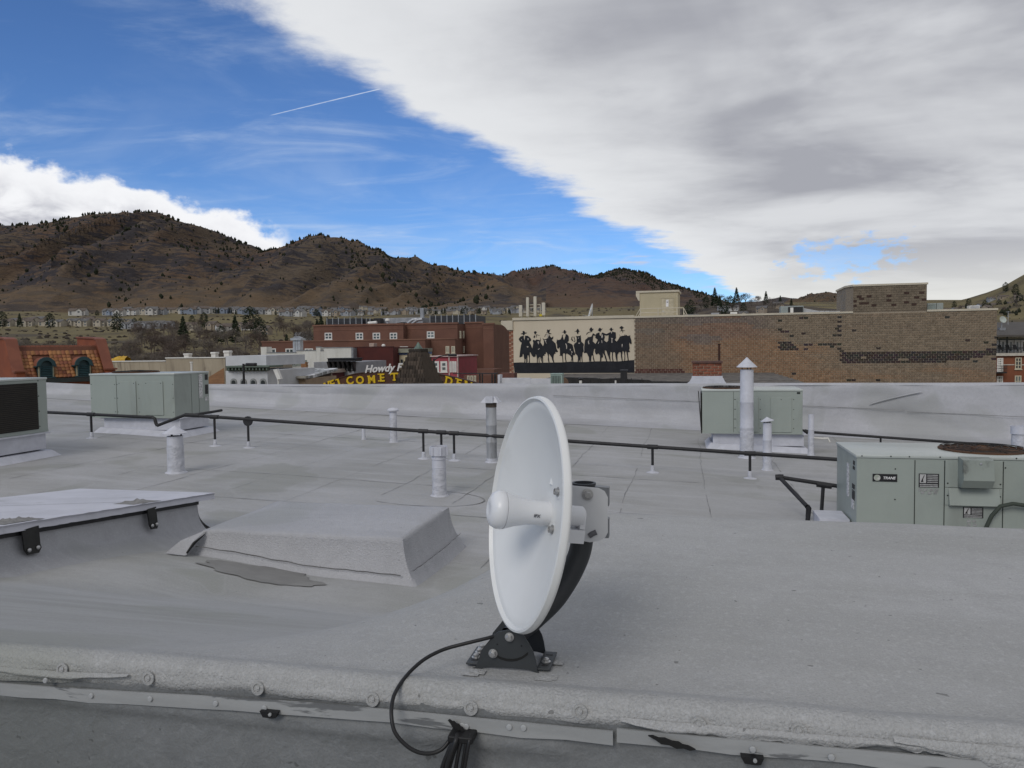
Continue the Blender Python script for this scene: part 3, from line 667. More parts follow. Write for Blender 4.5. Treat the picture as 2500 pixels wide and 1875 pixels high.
for i in (.33, .66): MB().box((x1 * i - .03, -.03, 0), (x1 * i + .03, -.001, h)).build('seam', grey_metal, q.t)

# --- maroon brick side wall
b = B('maroon_building', 'dark maroon brick side wall behind the welcome arch', 'building', 86, 863.4)
b.box('wall', 863.4, 960, 848, None, M('maroon_brick', (.085, .022, .018), (.065, .018, .016), sc=.6, rough=.9, bump=.3, bsc=10), 0, 10)
z = b.Z(910, 848); MB().box((b.X(863.4) - .03, -.05, z + .002), (b.X(960) + .03, .35, z + .1)).build('coping', M('maroon_cap', (.06, .02, .018)), b.t)
q = roof_thing('rooftop_box', 'small square tan vent box above the maroon wall', 'vent', 92, 902, 914, 838, 849, M('tan_box', (.34, .26, .22)), 1.0)
q = B('roof_turbine', 'small white ball vent right of the tan vent box', 'vent', 92, 937); q.t.location.z = hit_v(937, 848.5, 92)[1]
MB().lathe([(.08, -.1), (.1, .06), (.22, .14), (.24, .28), (.15, .42), (0, .45)], (0, 0, 0)).build('ball', white_trim, q.t, 50)

# --- cream Victorian front with blue frieze
b = B('victorian_building', 'cream Victorian front with blue frieze and small arched windows', 'building', 88, 960.5)
b.box('wall', 960.5, 1003, 866, None, M('cream_paint', (.56, .50, .35), (.5, .45, .32), sc=1), 0, 8)
b.box('frieze', 960.5, 1003, 860, 866.1, M('blue_paint', (.11, .17, .31), (.09, .14, .26), sc=1), -.1, 7.9)
b.box('cornice', 959.5, 1004, 851, 860.1, M('sage_cornice', (.25, .25, .20), (.2, .2, .16), sc=1), -.25, 7.8)
b.box('cornice_lip', 959, 1004.5, 859.6, 861, M('sage_cornice'  , (.25, .25, .20)), -.42, 0)
for px in (969, 981, 992): b.arch('window', px - 3.6, px + 3.6, 875, 887, cream_trim, -.08, .1); b.arch('window_pane', px - 2.6, px + 2.6, 877.5, 887, GL2, -.1, .05)

# --- pink storefront with white windows
pink = M('pink_paint', (.34, .055, .075), (.28, .05, .065), sc=1, rough=.7)
b = B('pink_building', 'crimson pink storefront with white trimmed tall windows', 'building', 80, 1045)
b.box('wall', 1045, 1117, 871, None, pink, 0, 8)
b.box('cornice', 1044, 1118.5, 868.5, 871.2, M('blush_trim', (.55, .42, .40)), -.2, 8.1)
for a0, a1 in ((1056.5, 1072), (1075.5, 1092)): b.window(a0, a1, 882, 908, white_trim, GL3, 1, 2, 0, .2)
b.box('pilaster', 1095, 1097.5, 871.3, None, M('blush_trim', (.55, .42, .40)), -.1, .2); b.box('pilaster', 1115.5, 1117.8, 871.3, None, M('blush_trim', (.55, .42, .40)), -.1, .2)
for px in (1100.5, 1106.5, 1112): b.window(px - 2.4, px + 2.4, 882, 909, white_trim, GL2, 1, 2, 0, .1, False)
# --- hotel porch lattice below the pink building
b = B('porch_canopy', 'dark iron canopy frame right of the pink storefront', 'canopy', 74, 1130)
b.box('beam', 1105, 1214, 911, 913, blackp, 0, .3)
for px in (1169, 1175, 1199, 1206): b.box('post', px, px + 2.2, 913.1, None, blackp, .02, .25)
b.box('back_wall', 1132, 1205, 916, None, brick_red2, 5, 6)
for px in (1140, 1148, 1156): b.window(px, px + 6, 917, 940, cream_trim, GL2, 1, 2, 5, .1, False)

# --- grey shop with heavy bracketed black cornice
greyp = M('grey_paint', (.30, .31, .33), (.25, .26, .28), sc=.8)
b = B('grey_shop', 'grey shop front with heavy black bracketed cornice', 'shop', 70, 800)
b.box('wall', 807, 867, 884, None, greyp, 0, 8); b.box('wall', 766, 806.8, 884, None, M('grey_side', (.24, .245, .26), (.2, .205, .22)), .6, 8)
b.box('cornice', 800, 870.5, 876, 882.5, blackp, -.8, .5); b.box('cornice_cap', 799, 871.5, 874, 876.1, M('black_cap', (.025, .027, .032)), -.95, .6)
for px in (808, 819.5, 832, 843, 854, 866): 
    x = b.X(px); zt = b.Z(px, 882.4); MB().prism([(x - .12, -.75, zt), (x - .12, -.02, zt), (x - .12, -.02, zt - .95), (x - .12, -.2, zt - .95)], (.24, 0, 0)).build('bracket', blackp, b.t)
b.box('sill_band', 806.5, 867.5, 902, 904, grey_flash, -.12, .1)
b.arch('window', 814, 834, 920, 945, grey_flash, -.06, .2); b.arch('window_pane', 817, 831, 923, 945, GL2, -.08, .1)
# --- maroon shop
mar = M('maroon_paint', (.10, .025, .03), (.075, .02, .025), sc=1)
b = B('maroon_shop', 'deep maroon shop with pink stone cornice and striped arches', 'shop', 67, 747)
b.box('wall', 747, 807, 908, None, mar, 0, 8); stone = M('pale_stone', (.42, .35, .31), (.36, .30, .27), sc=2)
b.box('cornice', 745, 808, 903, 911, stone, -.35, 7.9); b.box('frieze', 746, 807.5, 911.2, 918, M('pinkish_stone', (.36, .28, .25), (.3, .24, .22), sc=2), -.15, .1)
for px in (748, 765.5, 786, 804.5): b.box('pilaster', px - 1.3, px + 1.3, 918.2, None, M('maroon_dark', (.05, .014, .018)), -.12, .1)
for px, w in ((758, 5), (775.5, 8), (793.5, 5)): b.arch('arch_trim', px - w, px + w, 922, 945, stone, -.06, .1); b.arch('window_pane', px - w * .66, px + w * .66, 927, 945, GL2, -.09, .08)
# --- tan shop with snow-white roof
b = B('tan_shop', 'low tan shop with dentil cornice and white patched flat roof', 'shop', 60, 650)
tanp = M('tan_stone', (.33, .25, .17), (.27, .2, .14), sc=1)
b.box('wall', 650, 744, 924, None, tanp, 0, 6)
x0, x1 = b.X(650), b.X(744); zt = b.Z(700, 921); zb = hit_v(700, 899, 67)[1] + 10
MB().hexa([(x0, .05, zt - .25), (x1, .05, zt - .25), (x1, 6.3, zb - .25), (x0, 6.3, zb - .25), (x0, .05, zt), (x1, .05, zt), (x1, 6.3, zb), (x0, 6.3, zb)]).build('roof', M('patched_roof', (.62, .63, .66), (.20, .21, .21), sc=.9, lo=.42, hi=.55, rough=.8), b.t)
b.box('cornice', 683, 745, 918.5, 923.9, M('grey_tan', (.28, .27, .24)), -.5, .04)
for i in range(13): px = 686 + i * 4.6; b.box('dentil', px, px + 2.1, 924.2, 926.5, stone, -.3, .02)
q = B('brick_chimney', 'stubby orange brick chimney on the tan shop roof', 'chimney', 66, 734); q.t.location.z = hit_v(734, 906, 66)[1]
x1 = q.X(746.5); och = M('orange_brick', (.27, .125, .05), (.2, .09, .04), sc=3)
for i in range(4): MB().box((.02 * (i % 2), .02, i * .19), (x1 - .02 * (i % 2), .45, i * .19 + .175)).build('brick_course', och, q.t)
MB().box((-.03, 0, .762), (x1 + .03, .48, .83)).build('cap', och, q.t)

# --- pale grey building with green cornice and arched windows
b = B('pale_building', 'pale grey building with dark green bracketed cornice and arched windows', 'building', 55, 550)
pale = M('pale_paint', (.52, .53, .55), (.46, .47, .49), sc=.8)
b.box('wall', 550, 652, 905, None, pale, 0, 8); b.box('upper_wall', 551, 650, 868.5, 893, pale, 1.5, 8)
grn = M('green_cornice', (.06, .085, .07), (.045, .065, .055), sc=2)
b.box('cornice', 551, 656, 893.2, 897, M('green_light', (.12, .15, .125), (.1, .13, .11)), -.6, 1.6); b.box('frieze', 553, 653, 897.2, 905.2, grn, -.2, .1)
for i in range(12): px = 556 + i * 8.4; b.box('bracket', px, px + 3, 897.4, 903.5, M('green_light', (.12, .15, .125)), -.5, -.21)
for px in (568, 592, 616, 640): b.arch('window', px - 7.5, px + 7.5, 924, 945, M('stone_grey', (.28, .29, .29)), -.08, .1); b.arch('window_pane', px - 4.8, px + 4.8, 928.5, 945, GL2, -.11, .08)
# --- beige concrete building
conc = M('stained_concrete', (.36, .31, .235), (.30, .255, .19), sc=.8, rough=.9, c3=(.20, .165, .125), sc3=1.3, lo3=.52, hi3=.7, stretch=(1.6, 1, .25), bump=.3, bsc=8)
b = B('concrete_building', 'beige concrete side wall with dark rain streaks', 'building', 62, 265)
b.box('wall', 265, 404.6, 883, None, conc, 0, 12); b.box('wall', 405, 549, 874.5, None, conc, -.15, 12)
for a0, a1, p, d in ((265, 404.6, 883, 0), (405, 549, 874.5, -.15)):
    z = b.Z((a0 + a1) / 2, p, d); MB().box((b.X(a0, d) - .03, d - .07, z + .002), (b.X(a1, d) + .03, d + .35, z + .09)).build('coping', white_trim, b.t)
x0, x1 = b.X(510), b.X(549)
MB().prism([(x0, -.18, b.Z(510, 921)), (x1, -.18, b.Z(549, 898)), (x1, -.18, b.Z(549, 945)), (x0, -.18, b.Z(510, 945))], (0, .02, 0)).build('brick_patch', M('exposed_brick', (.26, .14, .07), (.2, .105, .055), sc=1.5, stretch=(1, 1, 5)), b.t)
for px, w, p, l in ((455, 14, 863, 'low white roof vent on the beige building'), (521, 13, 859.5, 'square cream roof vent right of the low white one'), (553, 15, 856, 'white domed roof vent nearest the pale grey building')):
    q = B('roof_vent', l, 'vent', 63.5, px - w / 2); q.t.location.z = hit_v(px, 876, 63.5)[1]; h = hit_v(px, p, 63.5)[1] - q.t.location.z; x1 = q.X(px + w / 2)
    MB().box((.06, 0, 0), (x1 - .06, .5, h * .7)).build('base', white_trim, q.t)
    MB().cbox((0, -.06, h * .7 + .002), (x1, .56, h), .05).build('hood', white_trim, q.t, 40)
q = B('white_vent_pipe', 'thin white vent pipe in front of the beige wall', 'pipe', 40, 467); q.t.location.z = -10
MB().tube([(0, 0, 0), (0, 0, hit_v(467, 884, 40)[1] + 10)], .06, 10).build('pipe', white_trim, q.t, 40)
MB().lathe([(.09, -.05), (.09, .02)], (0, 0, hit_v(467, 884, 40)[1] + 10)).build('rim', white_trim, q.t, 40)
# yellow tarp bundle on the beige roof
q = B('tarp_bundle', 'crumpled yellow tarpaulin bundle behind the beige wall top', 'tarp', 66, 252); q.t.location.z = hit_v(252, 890, 66)[1]
x1 = q.X(305)
MB().grid(20, 10, lambda i, j: (x1 * i / 19, j * .12 - .1, (.55 + .22 * sstep(.3, .6, i / 19) + .12 * nz(i * .5, j * .6, 4) + .05 * nz(i * 1.3, j * 1.1, 1)) * math.sin(math.pi * (j + .2) / 9.4) ** .4 if 0 < j < 9 else -.1)).build('tarp', M('yellow_tarp', (.55, .34, .02), (.42, .25, .02), sc=2, rough=.5), q.t)
MB().box((.1, .1, -.1), (x1 - .1, .8, .15)).build('pallet', M('pallet_wood', (.2, .14, .08)), q.t)

# --- street lamps and a signal pole
def lamp(px, v, ptop, arm_px, arm_py, label, curved=False):
    q = B('street_lamp', label, 'street lamp', v, px); h = hit_v(px, ptop, v)[1] + 10; xa = q.X(arm_px); za = hit_v(arm_px, arm_py, v)[1] + 10
    MB().tube([(0, 0, 0), (0, 0, 1), (0, 0, h)], [.12, .09, .07], 10).build('pole', blackp, q.t, 40)
    pts = [(0, 0, h - .15), (xa * .3, 0, lerp(h, za, .6)), (xa * .6, 0, lerp(h, za, .9)), (xa, 0, za)] if curved else [(0, 0, h - .1), (xa, 0, za)]
    MB().tube(pts, .045, 8).build('arm', blackp, q.t, 40)
    MB().cbox((xa - .15, -.16, za - .1), (xa + .5, .16, za + .1), .04).build('lamp_head', blackp, q.t, 40)
lamp(594, 44, 888, 607, 890, 'black street lamp in front of the arched windows of the pale building')
lamp(1059, 60, 876, 1100, 867, 'black street lamp with curved arm beside the turret', True)
q = B('camera_pole', 'white post with a slanted white panel at its head', 'post', 36, 678)
h = hit_v(678, 916, 36)[1] + 10; MB().tube([(0, 0, 0), (0, 0, h + .1)], .045, 10).build('post', white_trim, q.t, 40)
a = (hit_v(674, 902, 36), hit_v(684, 925, 36))
(sa, za), (sb, zb) = a; sa -= q.s0; sb -= q.s0
MB().hexa([(sa - .1, -.12, za + 10), (sa + .1, -.12, za + 10.03), (sa + .1, .1, za + 10.03), (sa - .1, .1, za + 10), (sb - .1, -.12, zb + 9.97), (sb + .1, -.12, zb + 10), (sb + .1, .1, zb + 10), (sb - .1, .1, zb + 9.97)]).build('panel', white_trim, q.t)

# --- welcome arch with raised letters
ar = B('welcome_arch', 'brown arched street sign reading Howdy Folks Welcome to Golden in yellow letters', 'sign', 50, 985)
brownp = M('sign_brown', (.075, .032, .018), (.06, .026, .016), sc=1.5, rough=.7)
top = [(776, 946), (793, 937.5), (833, 922), (867, 913.5), (928, 907), (985, 905), (1030, 908), (1071, 915), (1110, 923), (1160, 936), (1185, 945)]
pts = [(ar.X(px), 0, ar.Z(px, py)) for px, py in top]
low_ = [(p[0], 0, p[2] - 1.5) for p in reversed(pts)]
MB().prism(pts + low_, (0, .35, 0)).build('board', brownp, ar.t)
for i in range(len(pts) - 1):
    a, c_ = V3(pts[i]), V3(pts[i + 1]); MB().hexa([a + V3((0, -.06, .004)), c_ + V3((0, -.06, .004)), c_ + V3((0, .4, .004)), a + V3((0, .4, .004)), a + V3((0, -.06, .07)), c_ + V3((0, -.06, .07)), c_ + V3((0, .4, .07)), a + V3((0, .4, .07))]).build('edge_trim', M('sign_edge', (.05, .022, .014)), ar.t)
for px in (780, 1180): MB().box((ar.X(px) - .4, -.1, -.2), (ar.X(px) + .4, .5, ar.Z(px, 943))).build('pier', M('pier_stone', (.25, .2, .16), (.2, .16, .13), sc=1), ar.t)
def text_mesh(txt, size, bold=0., shear=0., depth=.02):
    cu = bpy.data.curves.new('t', 'FONT'); cu.body = txt; cu.size = size; cu.offset = bold; cu.shear = shear; cu.extrude = depth; cu.align_x = 'CENTER'; cu.resolution_u = 3
    o = bpy.data.objects.new('t', cu); COL.objects.link(o); dg = bpy.context.evaluated_depsgraph_get(); dg.update()
    me = bpy.data.meshes.new_from_object(o.evaluated_get(dg)); bpy.data.objects.remove(o); bpy.data.curves.remove(cu); return me
def put_text(me, mat, parent, loc, rot=0., name='letter', sx=1.):
    me.materials.clear(); me.materials.append(mat); o = link(name, me, parent); o.location = loc; o.rotation_euler = (R(90), rot, 0); o.scale = (sx, 1, 1); return o
yel = M('letter_yellow', (.62, .42, .01), (.55, .36, .01), sc=3, rough=.6); wht = M('letter_white', (.62, .61, .60), (.56, .55, .54), sc=3)
LT = {}
for ch, px, py in [('W', 797, 945), ('E', 814, 939), ('L', 832, 935), ('C', 855.5, 931), ('O', 879.5, 930), ('M', 908, 928.5), ('E', 933, 924), ('T', 963, 922), ('O', 990, 922), ('G', 1014, 923), ('O', 1037, 925), ('L', 1062, 927.5), ('D', 1094, 932), ('E', 1117.5, 937), ('N', 1140, 943)]:
    x = ar.X(px); rot = -math.atan2(ar.Z(px - 8, interp(top, px - 8)) - ar.Z(px + 8, interp(top, px + 8)), ar.X(px - 8) - ar.X(px + 8)) if False else -math.atan2(ar.Z(px + 8, interp(top, px + 8)) - ar.Z(px - 8, interp(top, px - 8)), ar.X(px + 8) - ar.X(px - 8))
    if ch not in LT:
        me = text_mesh(ch, .74, .022, 0, .04); LT[ch] = me
    z = ar.Z(px, py)
    o = put_text(LT[ch], yel, ar.t, (x, -.05, z - .19), rot)
    # slab serifs
    if ch in 'ELTDMN':
        sw = .2; mbx = MB()
        if ch == 'T': mbx.box((-.13, -.03, -.002), (.13, .035, .07)); mbx.box((-.3, -.03, .36), (-.23, .035, .5)); mbx.box((.23, -.03, .36), (.3, .035, .5))
        else: mbx.box((-.3, -.03, -.002), (-.1, .035, .07)); mbx.box((-.3, -.03, .46), (-.1, .035, .535))
        s2 = mbx.build('serif', yel, ar.t); s2.location = (x, -.05, z - .19); s2.rotation_euler = (0, rot, 0)
me = text_mesh('Howdy Folks!', .72, .018, .32, .03)
put_text(me, wht, ar.t, (ar.X(958), -.05, ar.Z(950, 906) + .0), -.05, 'script_lettering')
for px in (905, 925, 950, 975, 1000, 1025): MB().tube([(ar.X(px), .1, ar.Z(px, interp(top, px)) - .05), (ar.X(px), .1, ar.Z(px, 899))], .025, 6).build('letter_bracket', brownp, ar.t)

# --- shingled turret in front of the arch
tq = thing('turret_kiosk', 'wooden shingled pyramid turret roof with green copper finial', 'turret', (0, 0, 0), 0)
VT = 45.; pc = at_y(1022, 900, VT); zc = lambda py: at_y(1022, py, VT).z
phi = R(-25); tq.location = (pc.x, pc.y, -10); tq.rotation_euler = (0, 0, phi)
zt, zb = zc(857) + 10, zc(946) + 10; hb, ht = 1.0, .28
shm = M('cedar_shingle', (.07, .052, .038), mode='obj', sc=4, rough=.9, bump=.4, bsc=25)
MB().hexa([(-hb, -hb, zb), (hb, -hb, zb), (hb, hb, zb), (-hb, hb, zb), (-ht, -ht, zt), (ht, -ht, zt), (ht, ht, zt), (-ht, ht, zt)]).build('roof_deck', M('roof_deck_gap_shade', (.012, .010, .009)), tq)  # deck coloured near black to put shade into the shingle gaps
MB().box((-hb + .25, -hb + .25, -.2), (hb - .25, hb - .25, zb)).build('tower_wall', M('tower_wood', (.12, .085, .055), (.09, .065, .045), sc=2), tq)
def shingle_mesh(w, l):
    mb = MB(); n = 5; pts = [(-w / 2, 0, l * .3), (-w / 2, 0, l)] + [(w / 2, 0, l), (w / 2, 0, l * .3)] + [(w / 2 * math.cos(a), 0, l * .3 - w * .45 * math.sin(a)) for a in [math.pi * i / n for i in range(1, n)]]
    mb.prism(pts, (0, .03, 0)); return mb.mesh('shingle', shm)
rows = 9; SHM = shingle_mesh(.19, .40); mbk = MB()
slope = math.atan2(hb - ht, zt - zb)
for side in range(4):
    for r_ in range(rows):
        f0 = r_ / rows; hw = lerp(hb, ht, f0); n = max(2, round(2 * hw / .195)); z = lerp(zb, zt, f0) - .03
        for i in range(n):
            a = lerp(-hw, hw, (i + (.75 if r_ % 2 else .25)) / n); off = lerp(hb, ht, f0) + .065
            rz = side * math.pi / 2
            o = link('shingle', SHM, tq)
            M4 = Matrix.Rotation(rz, 4, 'Z') @ Matrix.Translation((a, -off, z)) @ Matrix.Rotation(-slope + .17, 4, 'X') @ Matrix.Rotation(rnd.uniform(-.04, .04), 4, 'Y')
            o.matrix_local = M4; k = rnd.uniform(.55, 1.6); o.color = (.050 * k, .038 * k, .029 * k, 1); o.scale.x = 2 * hw / n / .215
            if side in (1, 2) :   # the two faces turned away: joined into one part
                me = o.data; mbk.add([M4 @ v.co for v in me.vertices], [tuple(p.vertices) for p in me.polygons]); bpy.data.objects.remove(o)
for i in range(4):
    sx, sy = ((-1, -1), (1, -1), (1, 1), (-1, 1))[i]
    MB().tube([(sx * (hb + .05), sy * (hb + .05), zb - .05), (sx * (ht + .04), sy * (ht + .04), zt)], .055, 6).build('hip_cap', M('hip_wood', (.035, .028, .022)), tq)
o = mbk.build('back_shingles', M('cedar_back', (.07, .052, .038)), tq); o['kind'] = 'stuff'
MB().box((-ht - .13, -ht - .13, zt - .02), (ht + .13, ht + .13, zt + .1)).build('collar', M('hip_wood', (.035, .028, .022)), tq)
zf = zc(835) + 10
MB().lathe([(.30, zt + .1), (.27, zt + .14), (.16, lerp(zt, zf, .55)), (.05, zf - .05), (.0, zf)], (0, 0, 0), (0, 0, 1), 8).build('finial', M('copper_patina', (.13, .18, .15), (.08, .11, .095), sc=3, rough=.5, metal=.3), tq)

# --- terracotta mansard building at the left edge (its front faces the cross street on the right)
def ml(px, py, y): p = at_y(px, py, y); return p
mo = V3((-25.1, 40, -10)); mz = 48
mq = thing('mansard_building', 'terracotta tiled mansard building with two teal arched dormers', 'building', mo, R(mz))
ze, zrg = 10 - 1.36, 10 + .30; inset = 1.12; LEN = 3.95
terra = M('terracotta_stucco', (.25, .072, .032), (.20, .058, .028), sc=1.2, rough=.85, c3=(.17, .05, .026), sc3=.8)
terra_d = M('terracotta_trim', (.21, .075, .045), (.17, .06, .038), sc=1.5, rough=.7)
tilem = M('roof_tile', (.3, .1, .04), mode='obj', sc=6, rough=.6, bump=.2, bsc=30)
MB().prism([(0, 0, ze), (0, inset, zrg), (0, 4, zrg), (0, 4, ze)], (LEN, 0, 0)).build('roof', M('roof_under', (.12, .045, .025)), mq)
MB().box((0, .08, -.2), (LEN, 4, ze - .002)).build('wall', terra, mq)
MB().box((-.02, -.12, ze - .26), (LEN + .02, .07, ze - .02)).build('gutter', M('dark_green_gutter', (.03, .036, .036)), mq)
tw, th = .205, .235; nrow = 8; ncol = int(LEN / tw)
def tile_mesh():
    mb = MB(); n = 6
    mb.grid(n + 1, 2, lambda i, j: (tw * (i / n - .5), -.03 * math.sin(math.pi * i / n) - .012 - (.03 if j == 0 else 0), th * 1.15 * j))
    mb.add([(-tw / 2, -.005, 0), (tw / 2, -.005, 0), (tw / 2, -.05, 0), (-tw / 2, -.05, 0)], [(0, 1, 2, 3)]); return mb.mesh('tile', tilem, 40)
TM = tile_mesh(); ang = math.atan2(inset, zrg - ze); slen = math.hypot(inset, zrg - ze); cols = [(.25, .10, .04), (.22, .08, .035), (.27, .12, .042), (.18, .062, .032), (.30, .14, .055)]
DORM = (1.04, 2.86)
for r_ in range(nrow):
    for i in range(ncol):
        x = (i + .5) * LEN / ncol; f0 = r_ * .205 / slen
        zz = lerp(ze, zrg, f0); 
        if f0 > .9: continue
        if any(abs(x - d) < .42 and zz < ze + 1.02 for d in DORM): continue
        o = link('tile', TM, mq); o.location = (x, lerp(0, inset, f0) - .01, zz); o.rotation_euler = (-ang, 0, 0); k = rnd.uniform(.8, 1.2); cc = rnd.choice(cols); o.color = (cc[0] * k, cc[1] * k, cc[2] * k, 1)
RT = MB().prism([(-.12, -.02, -.36), (.12, -.02, -.36), (.1, .14, .04), (-.1, .14, .04)], (0, .05, 0)).mesh('ridge_tile', terra_d)
for i in range(17):
    o = link('ridge_tile', RT, mq); o.location = ((i + .5) * LEN / 17, inset - .12, zrg + .02)
def firewall(x0, x1, name):
    pr = [(-.35, ze - .8), (-.35, ze + .34), (.02, ze + .34), (inset - .14, zrg + .30), (inset + .35, zrg + .40), (4, zrg + .48), (4, ze - .8)]
    MB().prism([(x0, y, z) for y, z in pr], (x1 - x0, 0, 0)).build(name, terra, mq)
    pts = pr[2:6]
    for (ya, za), (yb, zb_) in zip(pts, pts[1:]):
        MB().hexa([(x0 - .07, ya, za + .004), (x1 + .07, ya, za + .004), (x1 + .07, yb, zb_ + .004), (x0 - .07, yb, zb_ + .004), (x0 - .07, ya, za + .09), (x1 + .07, ya, za + .09), (x1 + .07, yb, zb_ + .09), (x0 - .07, yb, zb_ + .09)]).build('coping', terra_d, mq)
    MB().box((x0 - .09, -.42, ze + .345), (x1 + .09, .03, ze + .43)).build('coping', terra_d, mq)
firewall(-.42, -.02, 'firewall'); firewall(LEN + .02, LEN + .42, 'firewall')
teal = M('teal_paint', (.022, .058, .068), (.018, .046, .055), sc=3, rough=.5)
for d in DORM:
    zs = ze + .64; r0 = .44; n = 14
    dm = MB().prism([(d - .36, .02, ze + .06), (d + .36, .02, ze + .06), (d + .36, .02, zs)] + [(d + .36 * math.cos(math.pi * i / n), .02, zs + .36 * math.sin(math.pi * i / n)) for i in range(1, n)] + [(d - .36, .02, zs)], (0, .9, 0)).build('dormer', teal, mq)
    out = [(d + r0 * math.cos(math.pi * i / n), zs + r0 * math.sin(math.pi * i / n)) for i in range(n + 1)]; inn = [(d + (r0 - .05) * math.cos(math.pi * i / n), zs + (r0 - .05) * math.sin(math.pi * i / n)) for i in range(n + 1)]
    MB().prism([(x, -.12, z) for x, z in out] + [(x, -.12, z) for x, z in reversed(inn)], (0, 1.0, 0)).build('barrel_roof', terra_d, dm, 40)
    out2 = [(d + (r0 + .012) * math.cos(math.pi * i / n), zs + (r0 + .012) * math.sin(math.pi * i / n)) for i in range(n + 1)]; inn2 = [(d + .27 * math.cos(math.pi * i / n), zs + .27 * math.sin(math.pi * i / n)) for i in range(n + 1)]
    MB().prism([(x, -.15, z) for x, z in out2] + [(x, -.15, z) for x, z in reversed(inn2)], (0, .1, 0)).build('arch_trim', teal, dm)
    for sx in (-1, 1):
        MB().box((d + sx * .30, -.07, ze + .06), (d + sx * .255, .015, zs)).build('jamb', teal, dm)
        MB().box((d + sx * .37, -.03, ze + .06), (d + sx * .30, .017, zs - .02)).build('side_trim', M('cream_jamb', (.36, .34, .24)), dm)
        MB().box((d + sx * .36, -.1, zs - .06), (d + sx * .5, .3, zs - .005)).build('eave_return', teal, dm)
    for k in range(6):
        z = ze + .1 + k * .09; MB().hexa([(d - .25, -.05, z), (d + .25, -.05, z), (d + .25, .0, z + .05), (d - .25, .0, z + .05), (d - .25, -.05, z + .02), (d + .25, -.05, z + .02), (d + .25, .0, z + .07), (d - .25, .0, z + .07)]).build('louvre', teal, dm)
    MB().box((d - .25, .005, ze + .08), (d + .25, .018, zs)).build('louvre_back', blackp, dm)
    MB().box((d - .45, -.1, ze + .0), (d + .45, .06, ze + .055)).build('sill', teal, dm)
# ================================================================ MURAL AND BLOCK WALL BUILDING
TB = R(15); NB = V3((math.sin(TB), math.cos(TB), 0)); XB = V3((math.cos(TB), -math.sin(TB), 0)); PB = V3((0, 77, 0))
def wb(px, py, dv=0.):
    p = on_plane(px, py, PB + NB * dv, NB); return p.dot(XB) - SB0, p.z
SB0 = 0.; SB0 = wb(1253, 800)[0]
ob = PB + XB * (SB0 - PB.dot(XB)); 
bq = thing('mural_building', 'long block building with cowboy mural on cream plaster and patterned brown blockwork', 'building', (ob.x, ob.y, -10), -TB)
def L_(s, z, y=0.): return (s, y, z + 10)
ZT = 2.5; sB = wb(1549, 850)[0]; sR = wb(2433, 850)[0]; sT0, sT1 = wb(2083, 750)[0], wb(2262.5, 750)[0]
plaster = M('cream_plaster', (.56, .49, .385), (.52, .455, .355), sc=.35, rough=.9, c3=(.49, .43, .335), sc3=.3, stretch=(1, 1, .5), bump=.15, bsc=10)
mortar = M('mortar', (.50, .44, .345), (.43, .375, .295), sc=1, rough=.95)
copm = M('cream_coping', (.52, .47, .38), (.46, .42, .34), sc=1)
MB().box(L_(0, -10.2), L_(sB - .04, ZT - .02, 14)).build('plaster_wall', plaster, bq)
MB().box(L_(sB - .035, -10.2, .02), L_(sR, ZT - .02, 14)).build('block_wall_core', mortar, bq)
MB().box(L_(-.05, ZT, -.12), L_(sB - .02, ZT + .26, 14.1)).build('coping', copm, bq)
MB().box(L_(sB - .015, ZT - .01, -.10), L_(sT0 - .02, ZT + .16, 14.08)).build('coping', copm, bq)
MB().box(L_(sT1 + .02, ZT - .01, -.10), L_(sR + .05, ZT + .16, 14.08)).build('coping', copm, bq)
# cornice bracket and brick pier at the left corner
x0 = wb(1224, 790)[0]; z0, z1, z2 = wb(1235, 783)[1], wb(1235, 791)[1], wb(1240, 806)[1]
MB().prism([L_(x0, z0, -.15), L_(x0, z1, -.15), L_(lerp(x0, 0, .35), lerp(z1, z2, .5), -.15), L_(lerp(x0, 0, .55), z2, -.15), L_(-.02, z2, -.15), L_(-.02, z0, -.15)], (0, 10, 0)).build('cornice', copm, bq)
pier = wb(1243.5, 850)[0]
MB().box(L_(pier, -10.2, .02), L_(-.005, z2 - .01, 12)).build('corner_pier', mortar, bq)
bcol = M('pier_brick', (.2, .075, .045), mode='obj', sc=5, rough=.9)
PBm = MB().box((0, -.03, 0), (.36, .0, .115)).mesh('brick', bcol)
for i in range(36):
    for j in range(2):
        zz = z2 - .16 - i * .135
        if zz < -4: break
        w = -pier - .01; o = link('brick', PBm, bq); o.location = L_(pier + (.0 if j == 0 else w * .52), zz, .018); o.scale.x = w * .48 / .36; k = rnd.uniform(.75, 1.25)
        o.color = ((.26, .10, .06, 1) if (i + j) % 3 else (.42, .28, .2, 1)) if True else None; o.color = tuple(c * k for c in o.color[:3]) + (1,)
